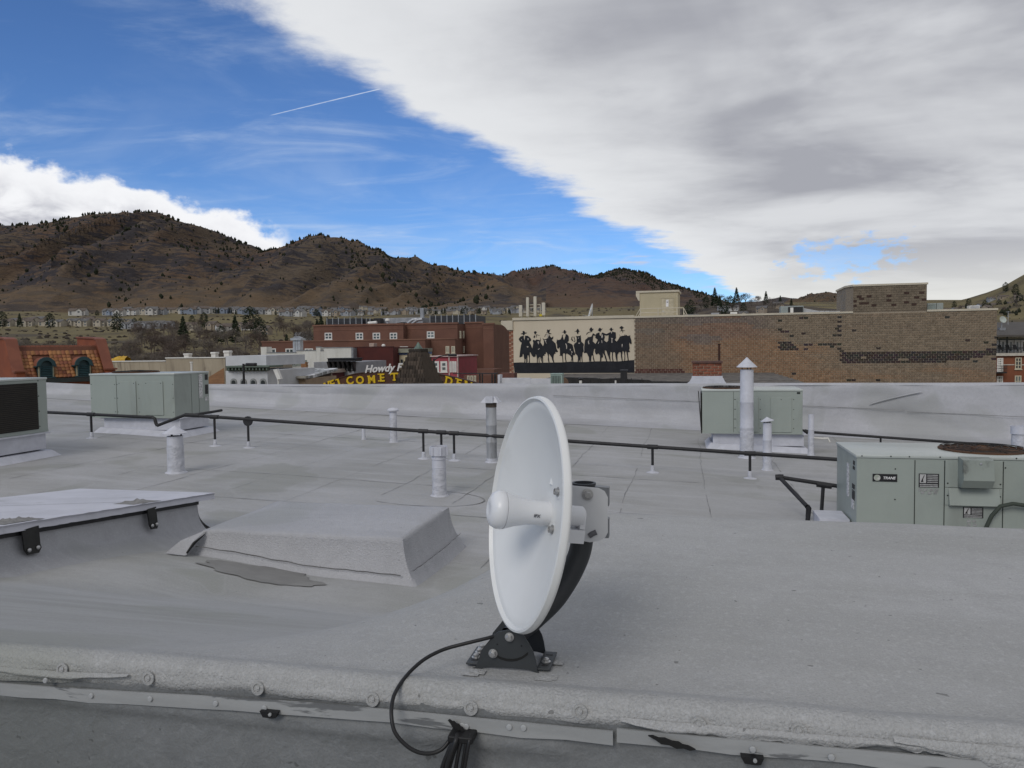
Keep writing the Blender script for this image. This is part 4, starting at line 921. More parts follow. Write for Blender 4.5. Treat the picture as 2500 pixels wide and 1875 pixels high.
# blockwork --------------------------------------------------------
BW, BH, JT = .40, .20, .032
blkO = M('block_obj', (.15, .11, .08), mode='obj', sc=3, rough=.92, bump=.4, bsc=30)
blkC = M('block_col', (.15, .11, .08), mode='col', sc=3, rough=.92, bump=.4, bsc=30)
BM_ = MB().box((JT / 2, 0, JT / 2), (BW - JT / 2, .05, BH - JT / 2)).mesh('block', blkO)
HB_ = MB().box((JT / 2, 0, JT / 2), (BW / 2 - JT / 2, .05, BH - JT / 2)).mesh('block', blkO)
z4 = .3277
def zrect(x0, y0, x1, y1): a = wb(1775 + x0 * z4, 600 + y0 * z4); b = wb(1775 + x1 * z4, 600 + y1 * z4); return a[0], b[1], b[0], a[1]
darks = [zrect(*r_) for r_ in [(850, 793, 2010, 810), (850, 822, 995, 840), (1030, 822, 1895, 840), (835, 842, 1290, 858), (1345, 842, 1790, 858), (850, 860, 1615, 876), (393, 722, 475, 736), (393, 738, 500, 752), (393, 752, 510, 768), (393, 768, 528, 785),
    (568, 732, 632, 747), (675, 732, 848, 747), (760, 748, 795, 762), (568, 768, 600, 782), (820, 528, 850, 542), (818, 562, 845, 576), (832, 596, 848, 610), (798, 612, 832, 626), (815, 630, 848, 644), (780, 664, 848, 678), (815, 765, 848, 779), (845, 780, 862, 794),
    (925, 628, 957, 641), (1100, 761, 1136, 775), (395, 530, 408, 543), (395, 556, 408, 568), (395, 620, 408, 634), (403, 637, 460, 650), (463, 670, 495, 684), (533, 535, 600, 547), (550, 650, 583, 664), (478, 952, 512, 966), (1605, 528, 1640, 542), (1605, 597, 1620, 610), (1605, 665, 1620, 680), (1605, 770, 1620, 785),
    (1760, 698, 1796, 712), (1895, 714, 1930, 728), (1955, 731, 1990, 745), (1975, 677, 2010, 690), (1950, 766, 2010, 780), (1950, 836, 1990, 850), (1815, 855, 1850, 868), (885, 998, 960, 1010), (1095, 998, 1130, 1010)]]
def blk_color(s, z):
    if any(a - .02 <= s <= c + .02 and b_ - .02 <= z <= d + .02 for a, b_, c, d in darks): return tuple(v * rnd.uniform(.8, 1.2) for v in (.040, .030, .028))
    f = (s - sB) / (sR - sB); h = (ZT - z) / 6.
    olive, red, orange, purple = (.198, .154, .110), (.195, .120, .085), (.245, .146, .084), (.152, .118, .104)
    n1 = nz(s * .35, z * .9, 1) + nz(s * .12, z * .3, 7); n2 = nz(s * .2, z * 1.6, 4)
    wl = sstep(.48, .3, f) + .35 * n1
    c = [lerp(a, b_, max(0, min(1, wl))) for a, b_ in zip(olive, red if n2 > -.1 else purple)]
    wo = sstep(.3, .55, h + .18 * n1) * sstep(.66, .45, f + .12 * n2) + .8 * sstep(.78, .86, h + .05 * n1) * sstep(.5, .3, abs(f - .62)) * (.5 + n2)
    c = [lerp(a, b_, max(0, min(.85, wo))) for a, b_ in zip(c, orange)]
    if f < .17: c = [lerp(a, b_, .55 * sstep(.17, .08, f + .05 * n1)) for a, b_ in zip(c, (.15, .125, .095))]
    if f < .15 and .8 < h < .9: c = [.10, .042, .034]
    k = rnd.uniform(.86, 1.15)
    return tuple(v * k for v in c)
stuff = MB(); nrow = 38; thr = sR - 9.2 * BW
for r_ in range(nrow):
    z = ZT - .03 - (r_ + 1) * BH; s = sR - (BW / 2 if r_ % 2 else BW); half = r_ % 2 == 1
    first = True
    while s > sB - .3:
        a = max(s, sB); w = BW / 2 if (first and half) else BW
        if s < sB: w = s + BW - sB
        if w > .06:
            c_ = blk_color(a + w / 2, z + BH / 2); dy = rnd.uniform(-.004, .004)
            if a > thr and w in (BW, BW / 2):
                o = link('block', BM_ if w == BW else HB_, bq); o.location = L_(a, z, -.03 + dy); o.color = (*c_, 1)
            else:
                stuff.box((a + JT / 2, -.03 + dy, z + 10 + JT / 2), (a + w - JT / 2, .03, z + 10 + BH - JT / 2), c_)
        s -= BW; first = False
# raised stair tower (set 1 cm back, its joints in the colour of the blocks)
ztw = wb(2170, 697)[1]; td = .35
tcol = M('tower_mortar', (.23, .19, .145), (.2, .165, .125), sc=1)
sL = wb(2065, 740, 1.2)[0]
MB().prism([L_(sT0, ZT - .3, .03), L_(sT1, ZT - .3, .03), L_(sT1, ZT - .3, 7), L_(sL, ZT - .3, 7), L_(sL, ZT - .3, 1.2)], (0, 0, ztw - ZT + .3)).build('stair_tower', tcol, bq)
MB().prism([L_(sT0 - .06, ztw + .004, -.08), L_(sT1 + .08, ztw + .004, -.08), L_(sT1 + .08, ztw + .004, 7.1), L_(sL - .08, ztw + .004, 7.1), L_(sL - .08, ztw + .004, 1.17)], (0, 0, .16)).build('coping', copm, bq)
tdark = []
for x, y in [(855, 250), (935, 248), (1100, 243), (1247, 220), (1368, 217), (875, 268), (1100, 282), (1327, 256), (1385, 274), (820, 290), (1245, 297), (875, 307), (915, 305), (975, 323), (1140, 319), (1305, 314), (803, 327), (915, 381), (995, 379), (1120, 376), (1285, 373)]:
    tdark.append(wb(1850 + x * .2939, 650 + y * .2939))
nr = int((ztw - ZT) / BH) + 1
for r_ in range(nr):
    z = ztw - (r_ + 1) * BH
    if z < ZT - .05: break
    s = sT1 - (BW / 2 if r_ % 2 else BW)
    while s > sT0 - .35:
        a = max(s, sT0); w = s + BW - a
        e = min(a + w, sT1); w = e - a
        dk = any(abs(a + w / 2 - q[0]) < BW * .42 and abs(z + BH / 2 - q[1]) < BH * .5 for q in tdark)
        k = rnd.uniform(.88, 1.1); c_ = (.055, .032, .026) if dk else tuple(v * k for v in ((.175, .142, .105) if nz(s * .5, z) > -.1 else (.158, .128, .095)))
        if w > .08: stuff.box((a + .009, -.015 + rnd.uniform(-.003, .003), z + 10.009), (a + w - .009, .05, z + 10 + BH - .009), c_)
        s -= BW
o = stuff.build('blocks', blkC, bq); o['kind'] = 'stuff'
# mural --------------------------------------------------------------
ink = M('mural_ink', (.012, .013, .017), (.018, .019, .024), sc=1.5, rough=.85)
mz_ = .090426
def mpt(x, y, base): s, z = wb(base + x * mz_, 770 + y * mz_); return s, z
RID = {0: [[(505,430),(535,418),(560,430),(575,462),(630,465),(625,482),(575,495),(560,520),(545,545),(525,540),(515,512),(470,508),(458,492),(510,478)],
  [(520,550),(450,570),(400,640),(430,700),(485,740),(465,800),(440,960),(422,1130),(440,1135),(505,1110),(515,1040),(530,1050),(545,1150),(560,1200),(552,1280),(580,1280),(580,1180),(595,1180),(600,1280),(625,1280),(615,1120),(640,1260),(660,1280),(640,1170),(645,1080),(665,1075),(685,1170),(680,1280),(705,1280),(705,1000),(715,990),(770,890),(735,800),(700,740),(700,705),(735,690),(740,640),(700,590),(650,550),(575,545),(560,670),(540,600),(545,560)]],
 1: [[(820,440),(850,422),(875,435),(895,460),(875,475),(865,505),(845,520),(830,500),(825,475),(812,465)], [(835,530),(800,580),(815,610),(845,600),(850,560)], [(885,512),(970,540),(975,552),(890,530)], [(872,520),(890,520),(893,600),(880,600)], [(985,580),(1000,650),(990,715),(970,700),(985,650)],
  [(785,680),(800,655),(850,680),(880,650),(970,665),(985,720),(1060,830),(1140,990),(1135,1040),(1095,1055),(1110,1085),(1060,1095),(1065,1280),(1040,1280),(1035,1170),(1020,1140),(1030,1280),(1000,1200),(985,1120),(960,1130),(965,1280),(945,1280),(940,1160),(930,1130),(920,1170),(915,1280),(893,1280),(895,1180),(880,1080),(865,1040),(860,1110),(800,1125),(760,1085),(715,990),(770,890),(800,740),(785,710)]],
 2: [[(1165,400),(1190,372),(1200,395),(1265,378),(1235,420),(1240,450),(1215,470),(1290,490),(1275,510),(1230,500),(1200,490),(1190,460),(1145,470),(1170,440)], [(1190,485),(1120,515),(1095,585),(1110,580),(1130,525),(1160,510)], [(1235,510),(1225,560),(1260,580),(1300,600),(1335,560),(1340,610),(1310,655),(1275,675)],
  [(1050,610),(1090,645),(1150,635),(1210,570),(1240,540),(1270,640),(1330,690),(1400,760),(1425,900),(1470,980),(1430,995),(1390,985),(1400,1030),(1360,1040),(1345,1110),(1345,1200),(1360,1240),(1370,1278),(1345,1275),(1310,1210),(1290,1130),(1220,1035),(1215,1130),(1225,1190),(1235,1280),(1213,1280),(1190,1190),(1195,1110),(1170,1020),(1150,990),(1100,1000),(1060,830),(1085,770),(1080,690)]],
 3: [[(1620,410),(1640,390),(1665,405),(1675,435),(1700,445),(1675,460),(1665,490),(1640,500),(1625,485),(1615,460),(1560,455),(1615,440)],
  [(1440,625),(1450,665),(1530,650),(1560,600),(1575,540),(1610,515),(1590,560),(1625,670),(1665,560),(1670,500),(1720,520),(1755,570),(1755,690),(1715,725),(1830,770),(1860,800),(1895,950),(1925,1040),(1920,1075),(1880,1075),(1870,1130),(1880,1262),(1855,1262),(1840,1180),(1822,1262),(1805,1262),(1830,1150),(1790,1080),(1700,1025),(1675,1060),(1680,1170),(1700,1268),(1675,1268),(1650,1150),(1655,1030),(1610,1020),(1595,1060),(1610,1270),(1590,1270),(1575,1095),(1500,1085),(1520,1065),(1510,860),(1470,905),(1440,880),(1440,790),(1420,740)]]}
RB = {4: [[(200,390),(225,355),(250,380),(262,420),(295,425),(260,437),(245,460),(240,500),(220,505),(205,470),(195,437),(130,437),(185,422)], [(60,590),(100,565),(70,610),(110,690),(85,690),(50,650)], [(130,560),(165,690),(140,715),(110,700),(150,680),(115,590)],
  [(180,545),(205,560),(285,555),(300,525),(310,560),(320,650),(320,700),(390,770),(395,960),(360,1005),(350,1130),(360,1262),(340,1262),(325,1130),(315,1090),(305,1180),(300,1260),(285,1260),(265,1190),(250,1258),(225,1258),(235,1150),(215,1080),(160,1030),(155,960),(115,810),(140,760),(195,720),(200,620)]],
 5: [[(545,370),(570,340),(590,318),(615,340),(625,370),(655,352),(640,400),(620,415),(610,445),(590,440),(545,400)], [(470,480),(500,455),(580,435),(600,440),(500,475),(465,530),(460,510)],
  [(500,560),(515,590),(600,570),(640,480),(720,530),(700,545),(645,545),(635,700),(710,770),(700,900),(670,905),(645,1030),(660,1130),(690,1258),(665,1258),(635,1150),(640,1100),(610,1070),(595,1130),(590,1260),(570,1260),(555,1200),(550,1262),(535,1260),(530,1130),(470,1010),(395,1015),(400,960),(410,770),(430,660),(500,600)]],
 6: [[(785,370),(820,330),(845,345),(860,365),(905,352),(870,385),(855,410),(835,445),(810,430),(800,415),(765,415),(785,395)],
  [(730,490),(800,460),(820,465),(815,510),(840,560),(870,500),(880,460),(920,470),(1000,505),(1070,470),(1120,440),(1120,470),(1060,530),(1000,545),(945,530),(960,590),(935,670),(1010,725),(1050,680),(1060,800),(1000,950),(960,940),(960,1010),(990,1100),(1030,1250),(1005,1250),(960,1150),(950,1090),(905,1015),(910,1130),(870,1140),(860,1250),(830,1250),(830,1080),(780,1020),(745,1055),(715,1045),(690,980),(700,900),(710,770),(770,655),(700,600),(715,530)]],
 7: [[(1105,350),(1130,325),(1155,345),(1165,368),(1205,368),(1165,382),(1155,410),(1130,432),(1110,410),(1105,385),(1070,388),(1100,370)],
  [(1070,475),(1115,440),(1140,500),(1160,435),(1255,460),(1260,610),(1225,655),(1280,710),(1330,700),(1340,990),(1300,1060),(1300,1250),(1280,1250),(1245,1100),(1240,1010),(1210,985),(1180,1000),(1175,1120),(1195,1255),(1170,1255),(1150,1120),(1155,1000),(1110,980),(1100,1080),(1115,1225),(1095,1225),(1045,1080),(1030,1050),(1000,950),(1050,690),(1060,560)]],
 8: [[(1375,310),(1405,285),(1440,300),(1450,322),(1480,315),(1445,345),(1435,375),(1420,400),(1405,400),(1400,370),(1375,345),(1350,335)], [(1360,435),(1400,400),(1500,405),(1500,415),(1450,415),(1440,480),(1435,420),(1400,415)], [(1340,500),(1380,555),(1370,560)],
  [(1330,640),(1360,580),(1420,550),(1490,545),(1500,500),(1515,545),(1545,520),(1560,550),(1620,550),(1640,520),(1645,580),(1670,650),(1685,740),(1670,775),(1640,760),(1620,730),(1615,780),(1630,880),(1610,945),(1645,965),(1610,990),(1580,990),(1590,1100),(1605,1235),(1580,1235),(1560,1080),(1530,945),(1505,1000),(1510,1090),(1505,1238),(1485,1238),(1490,1090),(1470,970),(1440,960),(1425,1080),(1445,1248),(1420,1248),(1395,1100),(1390,1000),(1350,985),(1310,1040),(1280,1000),(1280,710)]]}
for k, (D_, base) in enumerate(((RID, 1230), (RB, 1390))):
    for i, polys in D_.items():
        mb = MB()
        for j, pl in enumerate(polys):
            pts = [mpt(x, y, base) for x, y in pl]; y0 = -.012 - .0008 * (i * 6 + j)
            mb.prism([L_(s, z, y0) for s, z in pts], (0, -.003, 0))
        mb.build('painted_rider', ink, bq)
gp = [mpt(x, y, 1230) for x, y in [(262, 1275), (470, 1268), (700, 1278), (1000, 1276), (1300, 1272), (1600, 1266), (1770, 1250)]] + [mpt(x, y, 1390) for x, y in [(200, 1256), (420, 1258), (700, 1240), (1000, 1236), (1300, 1242), (1600, 1215), (1755, 1204), (1757, 1552)]] + [mpt(290, 1562, 1230)]
MB().prism([L_(s, z, -.010) for s, z in gp], (0, -.0015, 0)).build('painted_ground', ink, bq)
palem = M('mural_highlight', (.44, .40, .36), (.40, .36, .32), sc=1.5)
mb = MB()
for base, pl in [(1230, [(640,625),(660,612),(678,640),(655,675)]), (1230, [(905,705),(960,705),(945,785),(930,765)]), (1230, [(620,840),(645,830),(672,838),(655,872),(640,868)]), (1230, [(470,640),(485,645),(492,675),(478,665)]), (1230, [(1098,665),(1148,662),(1142,720),(1165,755),(1150,758),(1130,710)]), (1230, [(1660,755),(1690,765),(1715,830),(1705,910),(1690,905),(1685,820)]),
                 (1230, [(920,915),(970,885),(972,895),(945,925)]), (1230, [(1170,500),(1215,500),(1205,560),(1190,630),(1180,590),(1165,545)]), (1390, [(505,700),(535,665),(530,720),(548,770),(525,780),(508,740)]), (1390, [(1125,610),(1180,615),(1160,650),(1165,740),(1140,740),(1142,640)]), (1390, [(1415,780),(1440,770),(1440,820),(1420,870)]), (1390, [(875,510),(900,520),(910,580),(880,620),(862,575)]), (1390, [(775,770),(790,720),(810,705),(790,770)]), (1390, [(868,670),(885,670),(893,750),(875,740)]), (1390, [(245,740),(290,735),(280,765),(255,770)]), (1390, [(232,605),(270,600),(240,628)]), (1390, [(1118,450),(1155,450),(1140,495)]), (1390, [(15,905),(45,910),(40,945),(20,945)]), (1390, [(50,960),(80,970),(90,1010),(65,1010)]), (1390, [(60,1015),(75,1050),(55,1060)]), (1390, [(380,830),(395,830),(405,960),(390,955)])]:
    mb.prism([L_(*mpt(x, y, base), -.062) for x, y in pl], (0, -.0015, 0))
mb.build('painted_highlights', palem, bq)
# rooftop things on the mural building --------------------------------
creamst = M('penthouse_stucco', (.42, .37, .26), (.38, .335, .235), sc=.6, rough=.9, bump=.15, bsc=10)
def bt(name, label, cat, px, dv, z): 
    s, _ = wb(px, 760, dv); p = ob + XB * s + NB * dv; return thing(name, label, cat, (p.x, p.y, z), -TB), s
def bx(px, dv, s0): return wb(px, 760, dv)[0] - s0
RZ = ZT - .25
MB().box(L_(.3, RZ - .2, .3), L_(sR - .3, RZ, 13.8)).build('flat_roof', M('gravel_roof', (.3, .28, .25)), bq)
q, s0 = bt('stair_penthouse', 'beige rooftop stair penthouse with a plain door and white notice', 'penthouse', 1562, 2.5, RZ)
x1 = bx(1655, 2.5, s0); h = wb(1600, 714, 2.5)[1] - RZ
MB().box((0, 0, 0), (x1, 4, h)).build('wall', creamst, q); MB().box((-.35, -.12, h + .002), (x1 + .12, 4.2, h + .18)).build('cornice', copm, q)
MB().prism([(-.36, -.1, h - .02), (-.36, -.1, h - .28), (-.12, -.1, h - .75), (-.002, -.1, h - .75), (-.002, -.1, h - .02)], (0, 4, 0)).build('cornice_bracket', copm, q)
d0, d1 = bx(1614.5, 2.5, s0), bx(1645, 2.5, s0); dh = wb(1630, 728, 2.5)[1] - RZ
for a0, a1, z0, z1 in ((d0 - .09, d0, 0, dh + .1), (d1, d1 + .09, 0, dh + .1), (d0, d1, dh, dh + .1)): MB().box((a0, -.08, z0), (a1, -.002, z1)).build('door_frame', creamst, q)
dr = MB().box((d0 + .01, -.05, 0), (d1 - .01, -.001, dh - .01)).build('door', M('door_beige', (.46, .41, .30)), q)
MB().tube([(d0 + .12, -.05, dh * .42), (d0 + .12, -.12, dh * .42), (d0 + .3, -.12, dh * .42)], .025, 6).build('handle', galv, dr)
MB().box((d0 + .45, -.056, dh * .62), (d0 + .7, -.051, dh * .93)).build('notice', M('paper_white', (.72, .71, .72)), dr)
MB().tube([(d0 + .575, -.0575, dh * .82), (d0 + .575, -.060, dh * .82)], .07, 12).build('notice_emblem', M('notice_grey', (.3, .3, .34)), dr)
q2, s2 = bt('safety_railing', 'cream pipe railing with sloped ends before the penthouse door', 'railing', 1549, 1.0, RZ)
xa, xb, xc, xd = 0, bx(1563, 1, s2), bx(1653, 1, s2), bx(1679, 1, s2); hz = wb(1600, 753, 1)[1] - RZ
for zz in (hz, hz * .66, hz * .33):
    MB().tube([(xb, 0, zz), (xc, 0, zz)], .035, 6).build('rail', copm, q2); MB().tube([(xb, 0, zz), (xa, 0, zz - hz * .8)], .035, 6).build('rail', copm, q2); MB().tube([(xc + .6, 0, zz), (xd, 0, zz - hz * .7)], .035, 6).build('rail', copm, q2)
for x in (xb, lerp(xb, xc, .49), xc, xc + .6): MB().tube([(x, 0, 0), (x, 0, hz)], .04, 6).build('post', copm, q2)
MB().tube([(xd, 0, 0), (xd, 0, hz * .3)], .04, 6).build('post', copm, q2)
MB().tube([(xc, 0, hz), (xc + .6, 0, hz)], .035, 6).build('rail', copm, q2)
# cellular antenna cluster
q, s0 = bt('antenna_cluster', 'cluster of tall cream panel antennas on a pipe frame', 'antenna', 1267, 3, RZ); am = M('antenna_cream', (.46, .43, .36), (.42, .39, .33), sc=2)
for a0, a1, p0, p1 in ((1267, 1275, 745, 773), (1285, 1291.5, 726, 773), (1303, 1310, 724, 772), (1323, 1331, 739, 770)):
    z0, z1 = wb(a0, p1, 3)[1] - RZ, wb(a0, p0, 3)[1] - RZ; MB().cbox((bx(a0, 3, s0), -.1, z0), (bx(a1, 3, s0), .12, z1), .04).build('panel', am, q, 40)
    xm = (bx(a0, 3, s0) + bx(a1, 3, s0)) / 2; MB().tube([(xm, .25, 0), (xm, .25, z1 - .2)], .05, 6).build('mast', am, q)
    MB().box((xm - .12, .12, z0 + .4), (xm + .12, .22, z0 + .55)).build('clamp', galv, q)
zz = [wb(1290, p, 3)[1] - RZ for p in (744, 751, 762, 769)]
for z_, a0, a1 in zip(zz, (1290, 1290, 1270, 1270), (1318, 1318, 1330, 1330)): MB().tube([(bx(a0, 3, s0), .25, z_), (bx(a1, 3, s0), .25, z_)], .035, 6).build('crossbar', am, q)
x = bx(1318, 3, s0); MB().tube([(x, .25, 0), (x, .25, zz[0])], .05, 6).build('mast', am, q)
for e in (-1, 1): MB().tube([(x, .1, .55), (x + e * .45, -.2, 0)], .03, 6).build('brace', am, q)
MB().box((x - .05, .0, wb(1318, 772, 3)[1] - RZ), (x + .25, .15, wb(1318, 767, 3)[1] - RZ)).build('warning_tag', M('tag_yellow', (.5, .4, .02)), q)
for px in (1287, 1305): x = bx(px, 3, s0); MB().box((x - .15, -.15, 0), (x + .2, .1, .35)).build('radio_box', dark_metal, q)
# offset satellite dish seen edge on
q, s0 = bt('satellite_dish', 'large white satellite dish seen nearly edge on above the mural', 'satellite dish', 1432, 2, RZ)
zc_ = (wb(1435, 760, 2)[1] - RZ); rr = .78
mb = MB(); ax_ = V3((-.93, -.25, .28)); prof = [(rr * t_, -.18 * (1 - t_ * t_)) for t_ in [i / 8 for i in range(9)]]
mb.lathe(prof + [(rr + .015, .0), (rr, -.03)] + [(rr * t_, -.18 * (1 - t_ * t_) - .03) for t_ in [1 - i / 8 for i in range(1, 9)]], (.35, 0, zc_), ax_, 32); mb.build('reflector', M('dish_white', (.62, .62, .60), (.56, .56, .54), sc=2), q, 40)
MB().tube([(.55, .05, 0), (.55, .05, zc_)], .06, 8).build('mast', galv, q); MB().tube([(.5, 0, zc_ - .1), (.1, -.1, zc_ - .45), (-.35, -.2, zc_ - .35)], .025, 6).build('feed_arm', galv, q)
MB().box((.38, -.15, zc_ - .15), (.6, .15, zc_ + .15)).build('bracket', galv, q)
# air handlers
q, s0 = bt('air_handler', 'grey green rooftop air handler with an open black intake and duct', 'air handler', 1906, 2, RZ); x1 = bx(1962, 2, s0); h = wb(1930, 747, 2)[1] - RZ
gg = M('unit_greygreen', (.25, .28, .275), (.21, .24, .235), sc=1.5, rough=.5)
MB().cbox((0, 0, 0), (x1, 2, h), .03).build('cabinet', gg, q); MB().box((x1 * .32, -.03, .1), (x1 * .97, -.002, h - .1)).build('intake', blackp, q); MB().box((x1 * .42, -.06, .45), (x1 * .55, -.032, .95)).build('tag', white_trim, q)
x2, x3, x4 = bx(1972, 2, s0), bx(2000, 2, s0), bx(2052, 2, s0)
MB().prism([(x1 + .01, .2, 0), (x1 + .01, .2, h - .2), (x2, .2, h - .3), (x3, .2, h * .55), (x4, .2, h * .5), (x4, .2, 0)], (0, 1.4, 0)).build('duct', galv, q)
for i in range(4): xx = lerp(x3, x4, i / 4); MB().box((xx, .15, 0), (xx + .05, .199, h * .52)).build('duct_flange', grey_metal, q)
q, s0 = bt('rooftop_unit', 'small pale box on the roof left of the stair tower', 'roof unit', 2068, 1.0, RZ); MB().cbox((0, 0, 0), (.8, .8, .85), .03).build('cabinet', galv, q); MB().box((.1, -.02, .15), (.7, -.001, .7)).build('panel', grey_metal, q)
q, s0 = bt('condensing_unit', 'green grey condenser just right of the stair tower', 'condenser', 2264, 1.5, RZ); x1 = bx(2303, 1.5, s0); h = wb(2280, 740, 1.5)[1] - RZ
MB().cbox((0, 0, 0), (x1 * .56, 1.6, h), .03).build('cabinet', gg, q); MB().cbox((x1 * .58, 0, 0), (x1, 1.6, h), .03).build('cabinet', gg, q); MB().box((.1, -.02, .1), (x1 * .5, -.001, h - .12)).build('coil', M('coil_green', (.2, .24, .235)), q)
q, s0 = bt('rooftop_unit', 'low pale louvred box near the right end of the brick parapet', 'roof unit', 2367, 1.2, RZ); MB().cbox((0, 0, 0), (.8, .8, .72), .03).build('cabinet', white_trim, q)
for i in range(4): MB().box((.05, -.02, .42 + i * .07), (.75, -.001, .46 + i * .07)).build('louvre', galv, q)
for px, w, p, l, mt in ((1783, 17, 762, 'long white roof unit behind the brick parapet', white_trim), (1736, 20, 764, 'dark and white rooftop unit behind the parapet right of the railing', grey_metal)):
    q, s0 = bt('rooftop_unit', l, 'roof unit', px, 5, RZ); x1 = bx(px + w, 5, s0); h = wb(px, p, 5)[1] - RZ
    MB().cbox((0, 0, 0), (x1, 1.4, h), .03).build('cabinet', mt, q); MB().box((.1, -.02, .1), (x1 * .4, -.001, h - .15)).build('coil', blackp if mt is grey_metal else galv, q)

# ================================================================ APARTMENT BLOCK AT THE RIGHT EDGE
b = B('apartment_building', 'red brick apartment block with grey roof and white balcony doors', 'building', 100, 2436)
abrick = M('apartment_brick', (.20, .075, .04), (.165, .06, .034), sc=.5, rough=.9, bump=.3, bsc=10)
b.box('wall', 2405, 2560, 868, None, abrick, 0, 12); b.box('upper_wall', 2405, 2560, 820, 868.2, M('apartment_grey', (.10, .11, .105)), 2.2, 12)
b.box('balcony_slab', 2405, 2560, 862, 868.6, M('balcony_white', (.50, .47, .42)), -.3, 2.3)
x0, x1 = b.X(2405), b.X(2560); ze_, zt_ = b.Z(2470, 820), b.Z(2470, 786, 6)
MB().hexa([(x0, -.5, ze_ - .1), (x1, -.5, ze_ - .1), (x1, 7, zt_ - .2), (x0, 7, zt_ - .2), (x0, -.5, ze_ + .12), (x1, -.5, ze_ + .12), (x1, 7, zt_), (x0, 7, zt_)]).build('roof', M('apartment_shingle', (.085, .078, .072), (.07, .064, .06), sc=.8), b.t)
for a0, a1 in ((2428, 2437), (2440, 2455), (2460, 2474), (2475.5, 2490), (2491.5, 2510)): b.window(a0, a1, 830, 862, white_trim, GL3 if a0 < 2490 else GL2, 1, 1, 2.2, .22, False, name='balcony_door')
for a0, a1 in ((2435, 2455), (2460, 2505)): b.window(a0, a1, 821.5, 826.5, cream_trim, GL2, 4, 1, 2.2, .1, False)
for py in (848, 851): zz = b.Z(2470, py); MB().tube([(x0, -.2, zz), (x1, -.2, zz)], .025, 6).build('rail', blackp, b.t)
for i in range(48): xx = lerp(b.X(2410), b.X(2520), i / 47); MB().box((xx - .012, -.21, b.Z(2470, 861.8)), (xx + .012, -.19, b.Z(2470, 848))).build('baluster', blackp, b.t)
b.window(2434, 2449, 874, 908, white_trim, GL2, 3, 6, 0, .12, False, name='balcony_door'); b.window(2478, 2494, 873, 901, cream_trim, GL2, 2, 3, 0, .1); b.window(2478, 2494, 917, 945, cream_trim, GL3, 2, 2, 0, .1); b.window(2434, 2449, 918, 950, white_trim, GL2, 3, 4, 0, .1, False)
b.box('string_course', 2450, 2477, 889.5, 891.5, M('balcony_white', (.5, .47, .42)), -.06, .1); b.box('string_course', 2495, 2560, 889.5, 891.5, M('balcony_white', (.5, .47, .42)), -.06, .1)
b.box('balcony_slab', 2430, 2459, 908.5, 911.5, blackp, -1.1, -.01)
for py in (893, 900): zz = b.Z(2450, py, -1.1); MB().tube([(b.X(2430, -1.1), -1.1, zz), (b.X(2459, -1.1), -1.1, zz), (b.X(2459, -1.1), 0, zz)], .02, 6).build('rail', blackp, b.t)
for i in range(9): xx = lerp(b.X(2445, -1.1), b.X(2459, -1.1), i / 8); MB().box((xx - .012, -1.11, b.Z(2450, 908.4, -1.1)), (xx + .012, -1.09, b.Z(2450, 893, -1.1))).build('baluster', blackp, b.t)
zfl = b.Z(2470, 862) - 10
for px, l in ((2447, 'dark balcony chair nearest the brick wall corner'), (2466, 'dark balcony chair in the middle of the apartment balcony'), (2484, 'dark balcony chair at the right of the apartment balcony')):
    p = G(b.s0 + b.X(px, .8), 100.8, zfl); q = thing('balcony_chair', l, 'chair', p, -TH + .6)
    MB().box((-.28, -.28, .38), (.28, .28, .44)).build('seat', blackp, q); MB().hexa([(-.28, .24, .44), (.28, .24, .44), (.28, .3, .44), (-.28, .3, .44), (-.28, .4, .95), (.28, .4, .95), (.28, .46, .95), (-.28, .46, .95)]).build('backrest', blackp, q)
    for sx in (-.25, .25):
        for sy in (-.25, .25): MB().tube([(sx, sy, .0), (sx, sy, .38)], .025, 6).build('leg', blackp, q)
p = on_plane(2446, 785, G(0, 102.5), EY); q = thing('satellite_dish', 'round pale satellite dish on the apartment roof beside the brick corner', 'satellite dish', p + V3((0, 0, -.75)), -TH)
MB().lathe([(.02, .0), (.2, -.02), (.40, -.11), (.415, -.10), (.2, .0), (.02, .02)], (0, -.2, .95), (-.3, 1, -.35), 28).build('reflector', M('dish_pale', (.42, .46, .43)), q, 40); MB().tube([(0, 0, 0), (0, 0, .9)], .04, 8).build('mast', galv, q); MB().box((-.3, -.3, -.5), (.3, .3, .02)).build('base', grey_metal, q)
p = on_plane(2461, 784, G(0, 104), EY); q = thing('tv_antenna', 'thin aerial mast with crossbars on the apartment roof', 'antenna', p + V3((0, 0, -.4)), -TH)
MB().tube([(0, 0, 0), (0, 0, 1.6)], .03, 6).build('mast', galv, q)
for z_ in (.9, 1.5): MB().tube([(-.25, 0, z_), (.25, 0, z_)], .02, 6).build('crossbar', galv, q)

